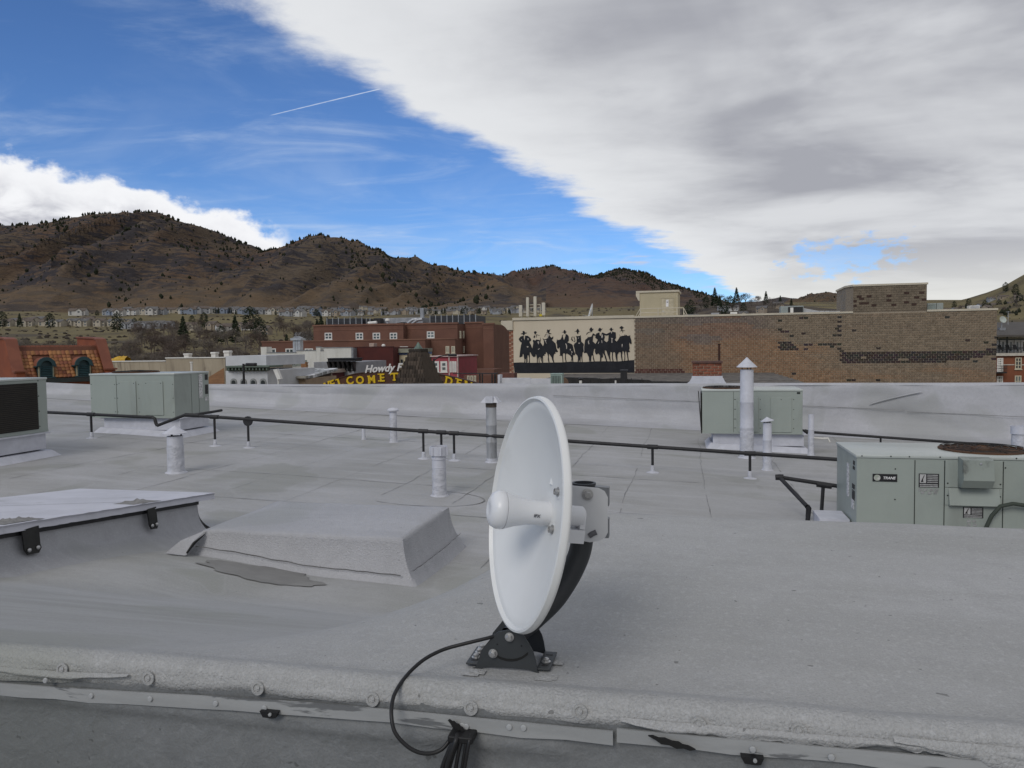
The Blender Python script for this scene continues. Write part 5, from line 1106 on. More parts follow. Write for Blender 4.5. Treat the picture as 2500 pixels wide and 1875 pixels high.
# ================================================================ LOW SHINGLED NEIGHBOUR IN FRONT OF THE MURAL
b = B('shingled_building', 'low neighbour roof of mottled grey brown shingles under the mural', 'building', 50, 1262)
x0, x1 = b.X(1238), b.X(1985); xl = b.X(1262)
shg = M('mottled_shingle', (.15, .135, .12), (.075, .068, .062), sc=2.2, rough=.95, stretch=(1, 1, 6), lo=.42, hi=.58)
zf, zb = hit_v(1500, 941, 50)[1] + 10, hit_v(1500, 912, 72)[1] + 10
MB().box((xl, .05, -.2), (x1, 20, zf - .31)).build('wall', M('neighbour_wall', (.2, .17, .14)), b.t)
MB().hexa([(xl, 0, zf - .3), (x1, 0, zf - .3), (x1, 21.5, zb - .3), (xl, 21.5, zb - .3), (xl, 0, zf), (x1, 0, zf), (x1, 21.5, zb), (xl, 21.5, zb)]).build('roof', shg, b.t)
for k in range(16):
    y0 = 21 - k * 1.0; f0 = y0 / 21.5; zz = lerp(zf, zb, f0)
    MB().box((xl, y0 - .5, zz - .02), (x1 - .1 * (k % 3), y0 + .45, zz + .035)).build('shingle_course', shg, b.t)
b.box('white_parapet', 1217, 1294, 923, 945, M('parapet_white', (.55, .56, .60), (.48, .49, .53), sc=2), -8, -7.7); b.box('white_parapet', 1294.3, 1343, 924.5, 945, M('parapet_white', (.55, .56, .60)), -8, -7.7); b.box('parapet_post', 1214.5, 1220, 915, 945, M('parapet_white', (.55, .56, .60)), -8.2, -7.6)
b.box('brick_end', 1219, 1255, 911, 945, M('old_brick', (.14, .06, .045), (.1, .045, .035), sc=3), 6, 7)
tar = M('tar_black', (.014, .014, .015), (.025, .024, .024), sc=3, rough=.7)
tp = [(1372, 921), (1420, 922), (1452, 923), (1468, 925), (1520, 923), (1535, 926), (1585, 928), (1590, 931), (1655, 932), (1700, 933), (1700, 946), (1372, 946)]
MB().prism([(b.X(px, -4), -4, b.Z(px, py, -4)) for px, py in tp], (0, .4, 0)).build('tar_upstand', tar, b.t)
for i, px in enumerate((1415, 1438, 1463, 1488, 1512, 1540, 1566)): b.box('tar_batten', px, px + 2, 923.5, 946, M('tar_ridge', (.03, .03, .031)), -4.06, -4.002)
q = B('flue_box', 'square black flue standing against the mural', 'flue', 44, 1514.5); q.t.location.z = hit_v(1520, 950, 44)[1]; h = hit_v(1520, 903, 44)[1] - q.t.location.z; x1 = q.X(1530)
MB().box((0, 0, 0), (x1, .4, h - .06)).build('shaft', blackp, q.t); MB().box((-.03, -.03, h - .058), (x1 + .03, .43, h)).build('cap', dark_metal, q.t)
q = B('air_conditioner', 'pale green louvred air conditioner beyond the white parapet', 'air conditioner', 36, 1343.5); q.t.location.z = hit_v(1350, 950, 36)[1]; h = hit_v(1350, 912, 36)[1] - q.t.location.z; x1 = q.X(1372)
MB().cbox((0, 0, 0), (x1, .5, h - .04), .01).build('cabinet', M('ac_green', (.28, .36, .33), (.24, .31, .285), sc=3), q.t); MB().box((-.02, -.02, h - .038), (x1 + .02, .52, h)).build('lid', M('ac_lid', (.33, .42, .39)), q.t)
for i in range(6): MB().box((.05 + i * (x1 - .1) / 6, -.02, .05), (.05 + (i + .6) * (x1 - .1) / 6, -.001, h - .1)).build('louvre', M('ac_dark', (.10, .13, .12)), q.t)
q = B('roof_disc', 'brown round sheet leaning beside the pale green air conditioner', 'disc', 41, 1373); q.t.location.z = hit_v(1380, 950, 41)[1]
r_ = (hit_v(1380, 920.5, 41)[1] - q.t.location.z) / 2 ; MB().lathe([(r_ * .95, -.02), (r_, 0), (r_ * .95, .02)], (.0, 0, r_), (0, 1, .1), 28).build('sheet', M('brown_sheet', (.14, .09, .06)), q.t); MB().box((-.1, -.04, 0), (.1, .04, .05)).build('foot', tar, q.t)
for px, p, l in ((1417, 922, 'black mushroom vent with white base before the tar upstand'), (1502.5, 922, 'thin black topped vent pipe left of the black flue')):
    q = B('roof_vent', l, 'vent', 37, px); q.t.location.z = hit_v(px, 950, 37)[1]; h = hit_v(px, p, 37)[1] - q.t.location.z; r_ = .07 if px < 1500 else .04
    MB().tube([(0, 0, 0), (0, 0, h - .1)], r_, 10).build('pipe', white_trim, q.t, 40); MB().lathe([(r_ * 1.3, h - .12), (r_ * 1.6, h - .06), (r_ * .8, h), (0, h + .01)], (0, 0, 0)).build('cap', blackp, q.t, 40)
# ================================================================ THE ROOF (grid frame: x = s, y = v)
def roofmat(name, base, dirt, pale, rough=.7, grain=.25, bumpd=.004, coarse=0., cdist=.006, csc=55., edge=False):
    mt = bpy.data.materials.new(name); mt.use_nodes = True; t = NT(mt.node_tree); b = t.n['Principled BSDF']
    co = t.new('ShaderNodeTexCoord').outputs['Object']
    streak = t.scale(co, (.35, 2.2, 1)); big = t.noise(co, .33, 5, .6, .8); mid = t.noise(streak, 1.5, 6, .62, .3); fine = t.noise(co, 14, 5, .65); gr = t.noise(co, 260, 2, .6)
    c = t.mix(t.mr(big, .36, .64), base, dirt)
    c = t.mix(t.m('MULTIPLY', t.mr(mid, .45, .72), .65), c, pale)
    c = t.mix(t.m('MULTIPLY', t.mr(t.noise(streak, .55, 5, .7, .5), .52, .75), .45), c, tuple(x * .78 for x in dirt))
    c = t.mix(t.m('MULTIPLY', t.mr(fine, .4, .75), .42), c, tuple(x * .78 for x in base)); c = t.mix(t.m('MULTIPLY', t.mr(t.noise(co, 75, 3, .6), .5, .72), .35), c, tuple(x * 1.18 for x in pale))
    c = t.mix(t.m('MULTIPLY', t.mr(gr, .35, .7), grain), c, tuple(x * .6 for x in base))
    st = t.noise(co, .55, 3, .5, .4); ring = t.m('MULTIPLY', t.mr(t.m('ABSOLUTE', t.m('SUBTRACT', st, .56)), .012, .0), .16)
    c = t.mix(ring, c, pale); c = t.mix(t.m('MULTIPLY', t.mr(st, .54, .63), .5), c, tuple(x * y for x, y in zip(dirt, (.86, .88, .82))))
    sp = t.mr(t.noise(co, 38, 2, .5), .735, .76)
    c = t.mix(t.m('MULTIPLY', sp, .55), c, (.05, .05, .048))
    t.put(b.inputs['Base Color'], c); b.inputs['Roughness'].default_value = rough; b.inputs['Specular IOR Level'].default_value = .35
    h = t.m('ADD', t.m('MULTIPLY', fine, .7), t.m('MULTIPLY', gr, .35))
    bn = t.new('ShaderNodeBump'); bn.inputs['Strength'].default_value = .6; bn.inputs['Distance'].default_value = bumpd; t.put(bn.inputs['Height'], h); last = bn
    if coarse:
        b2 = t.new('ShaderNodeBump'); b2.inputs['Strength'].default_value = coarse; b2.inputs['Distance'].default_value = cdist
        ch_ = t.noise(co, csc, 3, .55, .4)
        if edge: ch_ = t.m('MULTIPLY', ch_, t.mr(t.m('ADD', t.xyz(co)[1], t.m('MULTIPLY', t.noise(co, 5., 3, .6), .12)), 1.46, 1.30, .22, 1.))
        t.put(b2.inputs['Height'], ch_); t.l.new(bn.outputs[0], b2.inputs['Normal']); last = b2
    t.l.new(last.outputs[0], b.inputs['Normal']); return mt
membrane = roofmat('roof_membrane', (.355, .355, .360), (.272, .272, .262), (.415, .415, .430), .62, .2)
membrane_v = roofmat('parapet_membrane', (.40, .405, .435), (.33, .333, .35), (.45, .455, .485), .6, .12)
deckm = roofmat('deck_membrane', (.362, .365, .366), (.286, .290, .276), (.418, .421, .430), .72, .42, .004, .75, .005, 190., True)
rough_edge = deckm
boxmat = roofmat('box_coating', (.40, .405, .43), (.34, .345, .365), (.45, .455, .48), .6, .25, .003, 1., .010, 75.)
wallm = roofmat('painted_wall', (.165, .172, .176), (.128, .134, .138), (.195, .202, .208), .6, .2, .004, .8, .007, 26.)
silver = M('silver_paint', (.52, .53, .585), (.46, .47, .52), sc=6, rough=.5, bump=.25, bsc=25, bdist=.006, c3=(.42, .43, .46), sc3=5, lo3=.6, hi3=.8)
silver_rough = M('silver_wrap', (.50, .51, .56), (.42, .43, .47), sc=9, rough=.55, bump=1., bsc=14, bdist=.03)
grime = M('seam_grime', (.155, .155, .156), (.24, .24, .243), sc=3, rough=.8)
def gobj(o): o.rotation_euler = (0, 0, -TH); return o
def g2(mb, name, mat, smooth=None, parent=None): 
    o = mb.build(name, mat, parent, smooth)
    return o if parent is not None else gobj(o)
VP = 20.4
roof = g2(MB().grid(85, 40, lambda i, j: ((s := -24 + 42 * i / 84), (v := 2.6 + (VP + .1 - 2.6) * j / 39), zr(s) + .012 * nz(s * .6, v * .6, 2) + .006 * nz(s * 2, v * 2, 5))), 'roof', membrane, 60); struct(roof)
body = g2(MB().box((-24, 2.78, -10.3), (18, VP + .34, -3.2)), 'building_wall', M('own_wall', (.25, .14, .1), (.2, .11, .08), sc=1)); struct(body)
# membrane seams: long lap joints with grime caught along them, and short cross laps
def seam(pts, w=.012, name='seam'):
    mb = MB(); n = len(pts)
    def f(i, j):
        s, v = pts[i]; a, b_ = pts[max(0, i - 1)], pts[min(n - 1, i + 1)]; d = V3((b_[0] - a[0], b_[1] - a[1])).normalized(); ww = w * (.35 + .9 * abs(nz(s * 3, v * 3, 4)) * 2) * (1 if 0 < i < n - 1 else .1)
        return s - d.y * ww * (j - .5), v + d.x * ww * (j - .5), zr(s) + .012 * nz(s * .6, v * .6, 2) + .006 * nz(s * 2, v * 2, 5) + .006
    o = mb.grid(n, 2, f).build(name, grime, roof); return o
def long_seam(s, v0, v1, w=.014): seam([(s + .05 * nz(v * .7, s) + .02 * nz(v * 3, s, 2), v) for v in [lerp(v0, v1, i / 60) for i in range(61)]], w)
ks = 0
for s in (-13.2, -12.2, -11.2, -10.1, -9.2, -8.1, -7.1, -6.0, -4.95, -3.95, -2.9, -1.85, -.8, .3, 1.6, 3.4):
    v = 4.6 + rnd.uniform(0, 1.5)
    while v < 18.6:
        e = min(19.6, v + rnd.uniform(2.5, 6.5)); long_seam(s, v, e, rnd.uniform(.006, .013)); v = e + rnd.uniform(.1, 1.5)
def cross(v, s0, s1, w=.016): seam([(s, v + .05 * nz(s * .9, v)) for s in [lerp(s0, s1, i / 40) for i in range(41)]], w)
for v, a, c_ in ((8.9, -6.0, -.9), (10.6, -8.1, -2.9), (13.1, -11.2, -7.1), (12.2, -3.9, .3), (14.9, -9.2, -4.9), (9.7, -1.8, 3.0), (15.6, -2.9, 1.6), (7.6, -4.9, -2.95), (11.4, 1.6, 6)): cross(v, a, c_)
# loop shaped patch edge round the capped stack
pc_ = toG(on_roof(1073, 1212)); seam([(pc_[0] - .2 + .85 * math.cos(a), pc_[1] - .15 + .5 * math.sin(a)) for a in [-2.2 + i * .08 for i in range(48)]], .016)
# --- far parapet: membrane turned up over the wall, with coves and wrinkles
par = thing('parapet_wall', 'long silver coated parapet wall along the far roof edge', 'parapet', G(-24, VP, zr(-24)), -TH)
PT = -1.02
def pprof(s): 
    z0 = zr(s); n = nz(s * .25, 3) * .012
    return [(-.75, z0 + .004), (-.42, z0 + .03), (-.2, z0 + .10), (-.07, z0 + .24), (-.015, z0 + .42), (0, lerp(z0, PT, .6)), (0, PT - .12), (.012, PT - .05), (.05, PT - .005 + n), (.15, PT + n), (.30, PT - .005 + n), (.345, PT - .06), (.345, -4)]
NPS = 280; prof0 = pprof(0); KP = 4
def pf(i, j):
    s = -24 + 42 * i / (NPS - 1); pr = pprof(s); a = j // KP; b_ = min(a + 1, len(pr) - 1); f_ = (j % KP) / KP
    y = lerp(pr[a][0], pr[b_][0], f_); z = lerp(pr[a][1], pr[b_][1], f_); wr = .05 * sstep(.0, .5, (z - zr(s)) / 1.2) * (z < PT - .05)
    d = nz(s * .7, z * 2.2, 3) * wr + nz(s * 1.6 + z * 2, z * 3.5, 8) * wr * .4 + .012 * nz(s * 4, z * 4, 2) * (z < PT - .03)
    return s + 24, y + d, z - zr(-24)
MB().grid(NPS, (len(prof0) - 1) * KP + 1, pf).build('membrane', membrane_v, par, 60)
for a, c_, off in ((-3.4, 5.2, .44), (5.25, 17.5, .40)):   # lap line along the face
    MB().grid(60, 2, lambda i, j: ((s := lerp(a, c_, i / 59)) + 24, -.045 - .02 * abs(nz(s, 2)) - .05 * max(0, nz(s * .7, off)), zr(s) + off + .22 + .01 * nz(s, 1) + j * .012 - zr(-24))).build('lap_edge', grime, par)
MB().tube([(lerp(11.0, 12.2, i / 12) + 24 - 6.6, -.05, lerp(-1.55, -1.22, (i / 12) ** .8) - zr(-24)) for i in range(13)], [.004] + [.018] * 11 + [.004], 6).build('wrinkle', membrane_v, par, 40)

# --- brick chimney with painted shoulders on the parapet
cs, cz = hit_v(1727, 900, VP + .15); 
ch = thing('chimney', 'red brick chimney stub on a flared white painted base', 'chimney', G(cs, VP + .12, PT - .1), -TH)
xl, xr = hit_v(1691, 900, VP)[0] - cs, hit_v(1763, 900, VP)[0] - cs; zt, zm = hit_v(1727, 887, VP)[1] - PT + .1, hit_v(1727, 921, VP)[1] - PT + .1
MB().box((xl + .03, .02, 0), (xr - .03, .42, zt - .02)).build('core', mortar, ch)
old = M('chimney_brick', (.2, .07, .04), mode='obj', sc=9, rough=.95, bump=.6, bsc=40)
nc = max(3, round((zt - zm) / .078)); bh = (zt - zm) / nc; CB = MB().cbox((0, 0, 0), (.2, .1, .062), .006).mesh('brick', old, 40)
for r_ in range(nc):
    n = 4 if r_ % 2 == 0 else 5; wd = (xr - xl) / 4
    for i in range(n):
        a = xl + (i - (.5 if n == 5 else 0)) * wd; e = min(a + wd, xr); a = max(a, xl)
        for yy in (-.0, .36):
            o = link('brick', CB, ch); o.location = (a + .005, yy + rnd.uniform(-.004, .004), zm + r_ * bh + .004); o.scale = ((e - a - .01) / .2, 1, (bh - .012) / .062); k = rnd.uniform(.7, 1.25); o.color = (.21 * k, .075 * k, .045 * k, 1)
MB().box((xl - .02, -.03, zt - .004), (xr + .02, .5, zt + .05)).build('cap', M('chimney_cap', (.11, .05, .038), (.07, .04, .034), sc=8), ch)
def shoulder(i, j):
    f_ = j / 16; z = lerp(-.12, zm + .03, f_); fl = (1 - f_) ** 2.0; t_ = i / 24; w0, w1 = xl - .02 - .55 * fl, xr + .02 + .42 * fl
    return lerp(w0, w1, t_) + .012 * nz(i * .6, j * .7), -.035 + .012 * nz(i * .8, j * .8, 3) - .02 * math.sin(math.pi * t_), z
MB().grid(25, 17, shoulder).build('painted_base', silver, ch, 60)
MB().box((xl - .015, -.02, -.2), (xr + .015, .5, zm)).build('painted_core', silver, ch)
q = thing('rusty_pipe', 'thin rusted flue pipe rising behind the brick chimney', 'pipe', G(hit_v(1756, 850, 23)[0], 23, -3), -TH); h = hit_v(1756, 840, 23)[1] + 3
MB().tube([(0, 0, 0), (0, 0, h)], .033, 12).build('pipe', M('rust', (.06, .025, .016), (.035, .018, .014), sc=6, rough=.9), q, 40); MB().lathe([(.04, h - .02), (.042, h + .01), (.02, h + .012)], (0, 0, 0)).build('rim', M('rust', (.06, .025, .016)), q)

# --- raised front deck: flat beside the sheer back edge at right, ramping down to the main roof at left
ZD = -.585; VL = 1.25; VE = 2.75
def zd(s, v):
    sb = -.60 - .17 * (v - 2.75) if v > 2.75 else -.60; w = sstep(sb - .14 - .5 * sstep(2.62, 1.35, v), sb + .20, s)
    cl_ = ZD - (.012 * sstep(VE - .10, VE, v)) if v < VE - .02 else lerp(ZD - .02, zr(s) - .06, sstep(VE - .05, VE + .07, v))
    kk = sstep(-4.3, -2.9, s); ve = lerp(4.6, 5.3, kk); rs_ = lerp(1., .42, kk); t_ = max(0., (v - 1.30) / (ve - 1.30)); f_ = min(t_, 1.); f_ = f_ * 1.03 if f_ < .9 else lerp(.927, 1., (f_ - .9) / .1)
    rp = lerp(ZD, zr(s) - .012 + rs_ * .372 * sstep(7.6, 4.2, ve), f_) if v < ve else zr(s) - .012 + rs_ * .372 * sstep(7.6, 4.2, v)
    z = lerp(rp, cl_, w)
    return z + .006 * nz(s * 1.3, v * 1.3, 6) + .0025 * nz(s * 5, v * 5, 2) + .010 * nz(s * .5, v * .5, 9) * sstep(1.3, 2, v)
ss = sorted(set([round(-6 + .2 * i, 3) for i in range(28)] + [round(-1.5 + .04 * i, 3) for i in range(53)] + [round(.6 + .1 * i, 3) for i in range(65)]))
vs = [VL + .02 * i for i in range(6)] + [1.40 + .05 * i for i in range(26)] + [2.66 + .012 * i for i in range(16)] + [2.9 + .08 * i for i in range(62)]
deck = g2(MB().grid(len(ss), len(vs), lambda i, j: (ss[i], vs[j], zd(ss[i], vs[j]) + .014 * math.exp(-((vs[j] - VL) / .03) ** 2))), 'upper_roof', deckm, 60); struct(deck)
# rolled front edge, coated thick
def zbar(s): return -.608 - .022 * sstep(-.5, -1.5, s) + .004 * nz(s * 1.4, 1)
sf = [-6 + 10.5 * i / 700 for i in range(701)]
def edge(i, j):
    s = sf[i]; t_ = j / 16; zt_ = zd(s, VL) + .014; zb_ = zbar(s) - .004 + .010 * max(0, nz(s * 2.2, 8)) + .006 * nz(s * 9, 4) + .006 * nz(s * 3.1, 9); wv = .012 * nz(s * 1.7, 3) + .004 * nz(s * 4, t_, 7)
    if j < 4: a = (3 - j) / 3; v = VL + .004 + .06 * a; return s, v, zd(s, v) + .014 * math.exp(-((v - VL) / .03) ** 2) + (.0022 if j else -.004) + .0012 * nz(s * 30, v * 40, 3)
    t_ = (j - 3) / 16
    if t_ < .35: a = t_ / .35; v = VL + .004 - .030 * math.sin(a * math.pi / 2); z = zt_ + .002 - .020 * (1 - math.cos(a * math.pi / 2))
    else: a = (t_ - .35) / .65; v = VL - .026 - .004 * math.sin(a * 3.1) + wv * a; z = lerp(zt_ - .018, zb_, a)
    return s, v + .0035 * nz(s * 22, z * 30, 5) * (t_ > .1), z + .002 * nz(s * 25, t_ * 5, 1)
edg = g2(MB().grid(len(sf), 20, edge), 'rolled_edge', rough_edge, 70); struct(edg)
# fixing plates and screws pressed under the coating
def wsh(px, py, r=.011):
    p = on_plane(px, py, G(0, VL - .03), EY); return toG(p)
pl = MB().lathe([(.012, 0), (.012, .0025), (.008, .003), (.0075, .0015), (.005, .0015), (.0045, .0035), (.0, .004)], (0, 0, 0), (0, -1, .15), 20).mesh('fixing_plate', rough_edge, 50)
for px, py in ((153, 1634), (363, 1656), (630, 1680), (910, 1707), (1150, 1728), (1416, 1737), (1705, 1769), (1950, 1784), (2235, 1817)):
    s, v, z = wsh(px, py); o = link('fixing_plate', pl, edg); o.location = (s, VL - .030, z)
# torn folds of coating hanging between the edge and the metal strip at right
def fold(s0, s1, dz, dv, h, seed):
    n = 90
    def f(i, j):
        s = lerp(s0, s1, i / (n - 1)); e_ = min(1., .25 + 3 * math.sin(math.pi * i / (n - 1))); t_ = j / 6
        top_ = zbar(s) + .012 + dz + .004 * nz(s * 3, seed); z = top_ - t_ * h * e_ * (1 + .7 * nz(s * 5, seed + 2) + .5 * nz(s * 19, seed) + .3 * nz(s * 60, seed))
        return s, VL - .030 - dv * math.sin(math.pi * min(1, t_ * .7 + .1)) - .004 * nz(s * 9, t_ * 2, seed), z
    MB().grid(n, 7, f).build('torn_fold', rough_edge, edg, 60)
fold(-.10, .62, .004, .008, .016, 2); fold(.30, 1.9, .010, .009, .030, 8); fold(-4.6, -1.0, .014, .007, .018, 11)
for px, py, w in ((1640, 1808, .036), (1115, 1766, .014)):
    p = toG(on_plane(px, py, G(0, VL - .045), EY)); MB().prism([(p[0] + w * a_, VL - .049, p[2] + b_ * .010) for a_, b_ in ((-1, .55), (-.8, .65), (-.55, .35), (-.3, .42), (0, .05), (.3, .0), (.45, -.35), (.7, -.45), (1, -.95), (.75, -1.15), (.5, -.9), (.2, -1.05), (-.1, -.6), (-.45, -.55), (-.7, .05))], (0, .004, 0)).build('torn_hole', M('gap_black', (.01, .01, .01)), edg)
# termination bar with peeling paint
barm = M('peeling_bar', (.315, .322, .325), (.265, .272, .275), sc=9, rough=.55, c3=(.13, .135, .14), sc3=7, lo3=.57, hi3=.60, stretch=(.35, 1, 3), bump=.4, bsc=60, bdist=.002)
tb = thing('termination_bar', 'peeling silver metal strip screwed along the front roof edge', 'metal strip', G(-6, VL - .04, -.63), -TH)
def bar(s0, s1, dz0, dz1, dv):
    n = 80
    def f(i, j):
        s = lerp(s0, s1, i / (n - 1)); dz = lerp(dz0, dz1, i / (n - 1)); zc__ = zbar(s) + dz; v, z = [(0, 0), (-.004, 0), (-.004, -.023), (0, -.023)][j]
        if j in (2, 3): z += .006 * nz(s * 8, 2) + .003 * nz(s * 40, 5)
        return s + 6, v + dv, zc__ + z + .63
    return MB().grid(n, 4, f).build('strip', barm, tb)
bar(-6, -.112, 0, -.006, .006); bar(-.106, 4.5, -.001, -.004, .007)
scr = MB().lathe([(.0052, 0), (.0052, .0012), (.0042, .0028), (0, .003)], (0, 0, 0), (0, -1, 0), 12).mesh('screw_head', M('screw_painted', (.38, .39, .395), (.31, .32, .33), sc=20), 50)
for px, py in ((110, 1662), (222, 1699), (366, 1707), (526, 1718), (645, 1730), (1128, 1773), (1138, 1775), (1243, 1776), (1278, 1778), (1838, 1831), (2030, 1850)):
    p = toG(on_plane(px, py, G(0, VL - .04), EY)); o = link('screw_head', scr, tb); o.location = (p[0] + 6, .0015, p[2] + .63)
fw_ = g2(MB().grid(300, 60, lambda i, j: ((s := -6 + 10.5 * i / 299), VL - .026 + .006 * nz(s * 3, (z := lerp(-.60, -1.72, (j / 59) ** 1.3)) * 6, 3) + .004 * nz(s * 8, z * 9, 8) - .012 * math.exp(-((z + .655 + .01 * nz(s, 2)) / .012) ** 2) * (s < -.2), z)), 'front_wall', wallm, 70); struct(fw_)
clipm = M('clip_black', (.010, .010, .011), rough=.5)
for px, py, l in ((658, 1744, 'small black cable clip under the metal strip at left'), (1836, 1856, 'small black cable clip under the metal strip at right')):
    p = toG(on_plane(px, py, G(0, VL - .045), EY)); q = thing('cable_clip', l, 'clip', G(p[0], VL - .045, p[2]), -TH)
    MB().prism([(-.017, -.004, .006), (.017, -.004, .006), (.013, -.004, -.004), (.006, -.004, -.0055), (-.011, -.004, -.0045)], (0, .016, 0)).build('body', clipm, q); MB().lathe([(.003, 0), (.003, .003), (0, .0035)], (.004, -.004, .0025), (0, -1, 0), 10).build('screw_head', barm, q)
near = g2(MB().grid(30, 20, lambda i, j: (-9 + 18 * i / 29, -9 + 10.22 * j / 19, -1.70)), 'lower_roof', membrane, 60); struct(near)

def on_deck(px, py):
    d = ray(px, py)
    for i in range(1, 4000):
        p = d * (1.2 + i * .004); g = toG(p)
        if p.z <= max(zd(g[0], g[1]) if 1.25 < g[1] < 7.7 else -99, zr(g[0])): return g
# --- wet patch before the capped box
def patch(name, cs, cv, a, b_, mat, zf=lambda s, v: zr(s), n=90, parent=None, lift=.012):
    mb = MB(); mb.v = [(cs, cv, zf(cs, cv) + lift)]; 
    for ring in (.5, 1.):
        for i in range(n):
            w = 6.283 * i / n; k = ring * (1 + .30 * nz(math.cos(w) * 1.6, math.sin(w) * 1.6, cs) + .16 * nz(math.cos(w) * 5, math.sin(w) * 5, cs)); s, v = cs + a * k * math.cos(w), cv + b_ * k * math.sin(w); mb.v.append((s, v, zf(s, v) + lift))
    for i in range(n):
        mb.f.append((0, 1 + i, 1 + (i + 1) % n)); mb.f.append((1 + i, 1 + n + i, 1 + n + (i + 1) % n, 1 + (i + 1) % n))
    return mb.build(name, mat, parent)
wetm = M('wet_membrane', (.19, .189, .186), (.22, .219, .215), sc=4, rough=.75)
# ================================================================ ROOF EQUIPMENT
# --- capped skylight box
p = on_z(983, 1311, -1.60); fs, fv, _ = toG(p); zrB = zr(fs - .9)
bxq = thing('capped_skylight', 'low silver coated box with sloping sides in the middle of the roof', 'skylight', G(fs, fv, zr(fs)), -TH)
Lb, Wb, Hb = 1.90, 1.32, -1.60 - zr(fs)
def bxf(px_, py_, pz): return (px_, py_, pz)
bm = bmesh.new()
N = 26
def sheet(fn, nx=30, ny=12): 
    vsx = [[bm.verts.new(fn(i / (nx - 1), j / (ny - 1))) for j in range(ny)] for i in range(nx)]
    for i in range(nx - 1):
        for j in range(ny - 1): bm.faces.new((vsx[i][j], vsx[i + 1][j], vsx[i + 1][j + 1], vsx[i][j + 1]))
fl = .16
def wob(p): return V3(p) + V3((nz(p[0] * 3, p[1] * 3, p[2] * 3) * .008, nz(p[0] * 3 + 7, p[1] * 3, p[2] * 3) * .008, nz(p[0] * 3, p[1] * 3 + 5, p[2] * 3) * .008))
T = [(-Lb, 0), (0, 0), (0, Wb), (-Lb, Wb)]
def base_of(x, y):
    ox = -fl if x < -Lb / 2 else fl; oy = -fl * .8 if y < Wb / 2 else fl * .8
    return x + ox, y + oy
sheet(lambda a, b: wob((lerp(-Lb, 0, a), lerp(0, Wb, b), Hb - .02 * (max(abs(a - .5), abs(b - .5)) * 2) ** 8 - .012 * math.sin(a * 3.1) * math.sin(b * 3.1) * -1)), 40, 26)
for k in range(4):
    A, C = T[k], T[(k + 1) % 4]; A2, C2 = base_of(*A), base_of(*C)
    def sf_(a, b, A=A, C=C, A2=A2, C2=C2):
        bb = b ** 1.0; xt, yt = lerp(A[0], C[0], a), lerp(A[1], C[1], a); xb_, yb_ = lerp(A2[0], C2[0], a), lerp(A2[1], C2[1], a)
        zz = lerp(Hb - .02, max(zr(fs + xb_), zd(fs + xb_, fv + yb_)) - zr(fs) - .02, b); f_ = b if b < .82 else b + .0
        cv = .25 * b + .75 * b ** 2.2
        return wob((lerp(xt, xb_, cv), lerp(yt, yb_, cv), zz))
    sheet(sf_, 40 if k % 2 == 0 else 26, 14)
bmesh.ops.remove_doubles(bm, verts=bm.verts[:], dist=.012)
MB().bm(bm).build('cover', boxmat, bxq, 75)
# loose flap edges and a lap line at its foot
MB().grid(40, 2, lambda i, j: (lerp(-Lb + .0, .02, i / 39), -fl * .62 - .010 - .006 * j + .006 * nz(i * .5, 1), (max(zr(fs - Lb * (1 - i / 39)), zd(fs - Lb * (1 - i / 39), fv - .1)) - zr(fs)) + .075 + .012 * j + .012 * nz(i * .3, 4))).build('lap_edge', grime, bxq)
MB().grid(40, 2, lambda i, j: (fl * .5 + .012 + .005 * j + .004 * nz(i * .5, 1), lerp(-.02, Wb + .1, i / 39), max(0., zd(fs, fv + Wb * i / 39) - zr(fs)) + lerp(.10, .13, i / 39) + .01 * j + .008 * nz(i * .4, 2))).build('lap_edge', grime, bxq)
gl = lambda x, y: max(zr(fs + x), zd(fs + x, fv + y)) - zr(fs)
fa, fb, fc = V3((-Lb + .03, -.03, Hb - .015)), V3((-Lb - .24, -.20, gl(-Lb - .24, -.20) + .005)), V3((-Lb - .01, -.25, gl(-Lb - .01, -.25) + .01))
MB().prism([fa, lerp(fa, fb, .5) + V3((-.02, -.02, .02)), fb, lerp(fb, fc, .5) + V3((0, -.03, .01)), fc, lerp(fa, fc, .5) + V3((-.02, -.03, 0))], (.012, .012, .004)).build('corner_flap', boxmat, bxq)
MB().tube([fa + V3((.012, -.004, -.03)), lerp(fa, fc, .5) + V3((.005, -.012, 0)), fc + V3((.015, .01, .02))], [.004, .014, .009], 6).build('flap_gap', M('gap_black', (.01, .01, .01)), bxq)
pw = on_deck(640, 1403)
patch('wet_patch', pw[0], pw[1], .52, .24, wetm, lambda s, v: max(zr(s) + .012, zd(s, v)), parent=roof, lift=.008)

# --- sloping hatch slab at left on a curb
pS = on_z(525, 1203, -1.50); hs, hv, hz = toG(pS)
hq = thing('roof_hatch', 'white sloping hatch slab on a coated curb with black brackets', 'hatch', G(hs, hv, zr(hs)), -TH)
z0 = hz - zr(hs); rise = math.tan(R(5.5)); LW, LL = 1.66, 3.3
slabm = M('slab_white', (.54, .545, .60), (.47, .475, .52), sc=2.2, rough=.55, c3=(.34, .345, .365), sc3=2.5, lo3=.6, hi3=.78, bump=.3, bsc=20, bdist=.004)
def slab_pt(a, t_, dz=0.): return (-LW * a, -t_, z0 + rise * t_ + dz)
nS = 60
def slab(i, j):
    t_ = LL * i / (nS - 1); k = [(0, -.062), (-.012, -.02), (0, -.004), (.012, 0)] + [(a / 10, .003 * nz(t_ * 2, a)) for a in range(1, 11)] + [(1.0, -.06)]
    a, dz = k[j]; ed = .010 * nz(t_ * 5, 3) + .006 * nz(t_ * 17, 6)
    x = -LW * a if j > 3 else a + ed * (1 if j < 3 else .5)
    return x, -t_, z0 + rise * t_ + dz + (.006 * nz(t_ * 11, j * .7) if j < 4 else 0)
sl = MB(); sl.grid(nS, 15, slab)
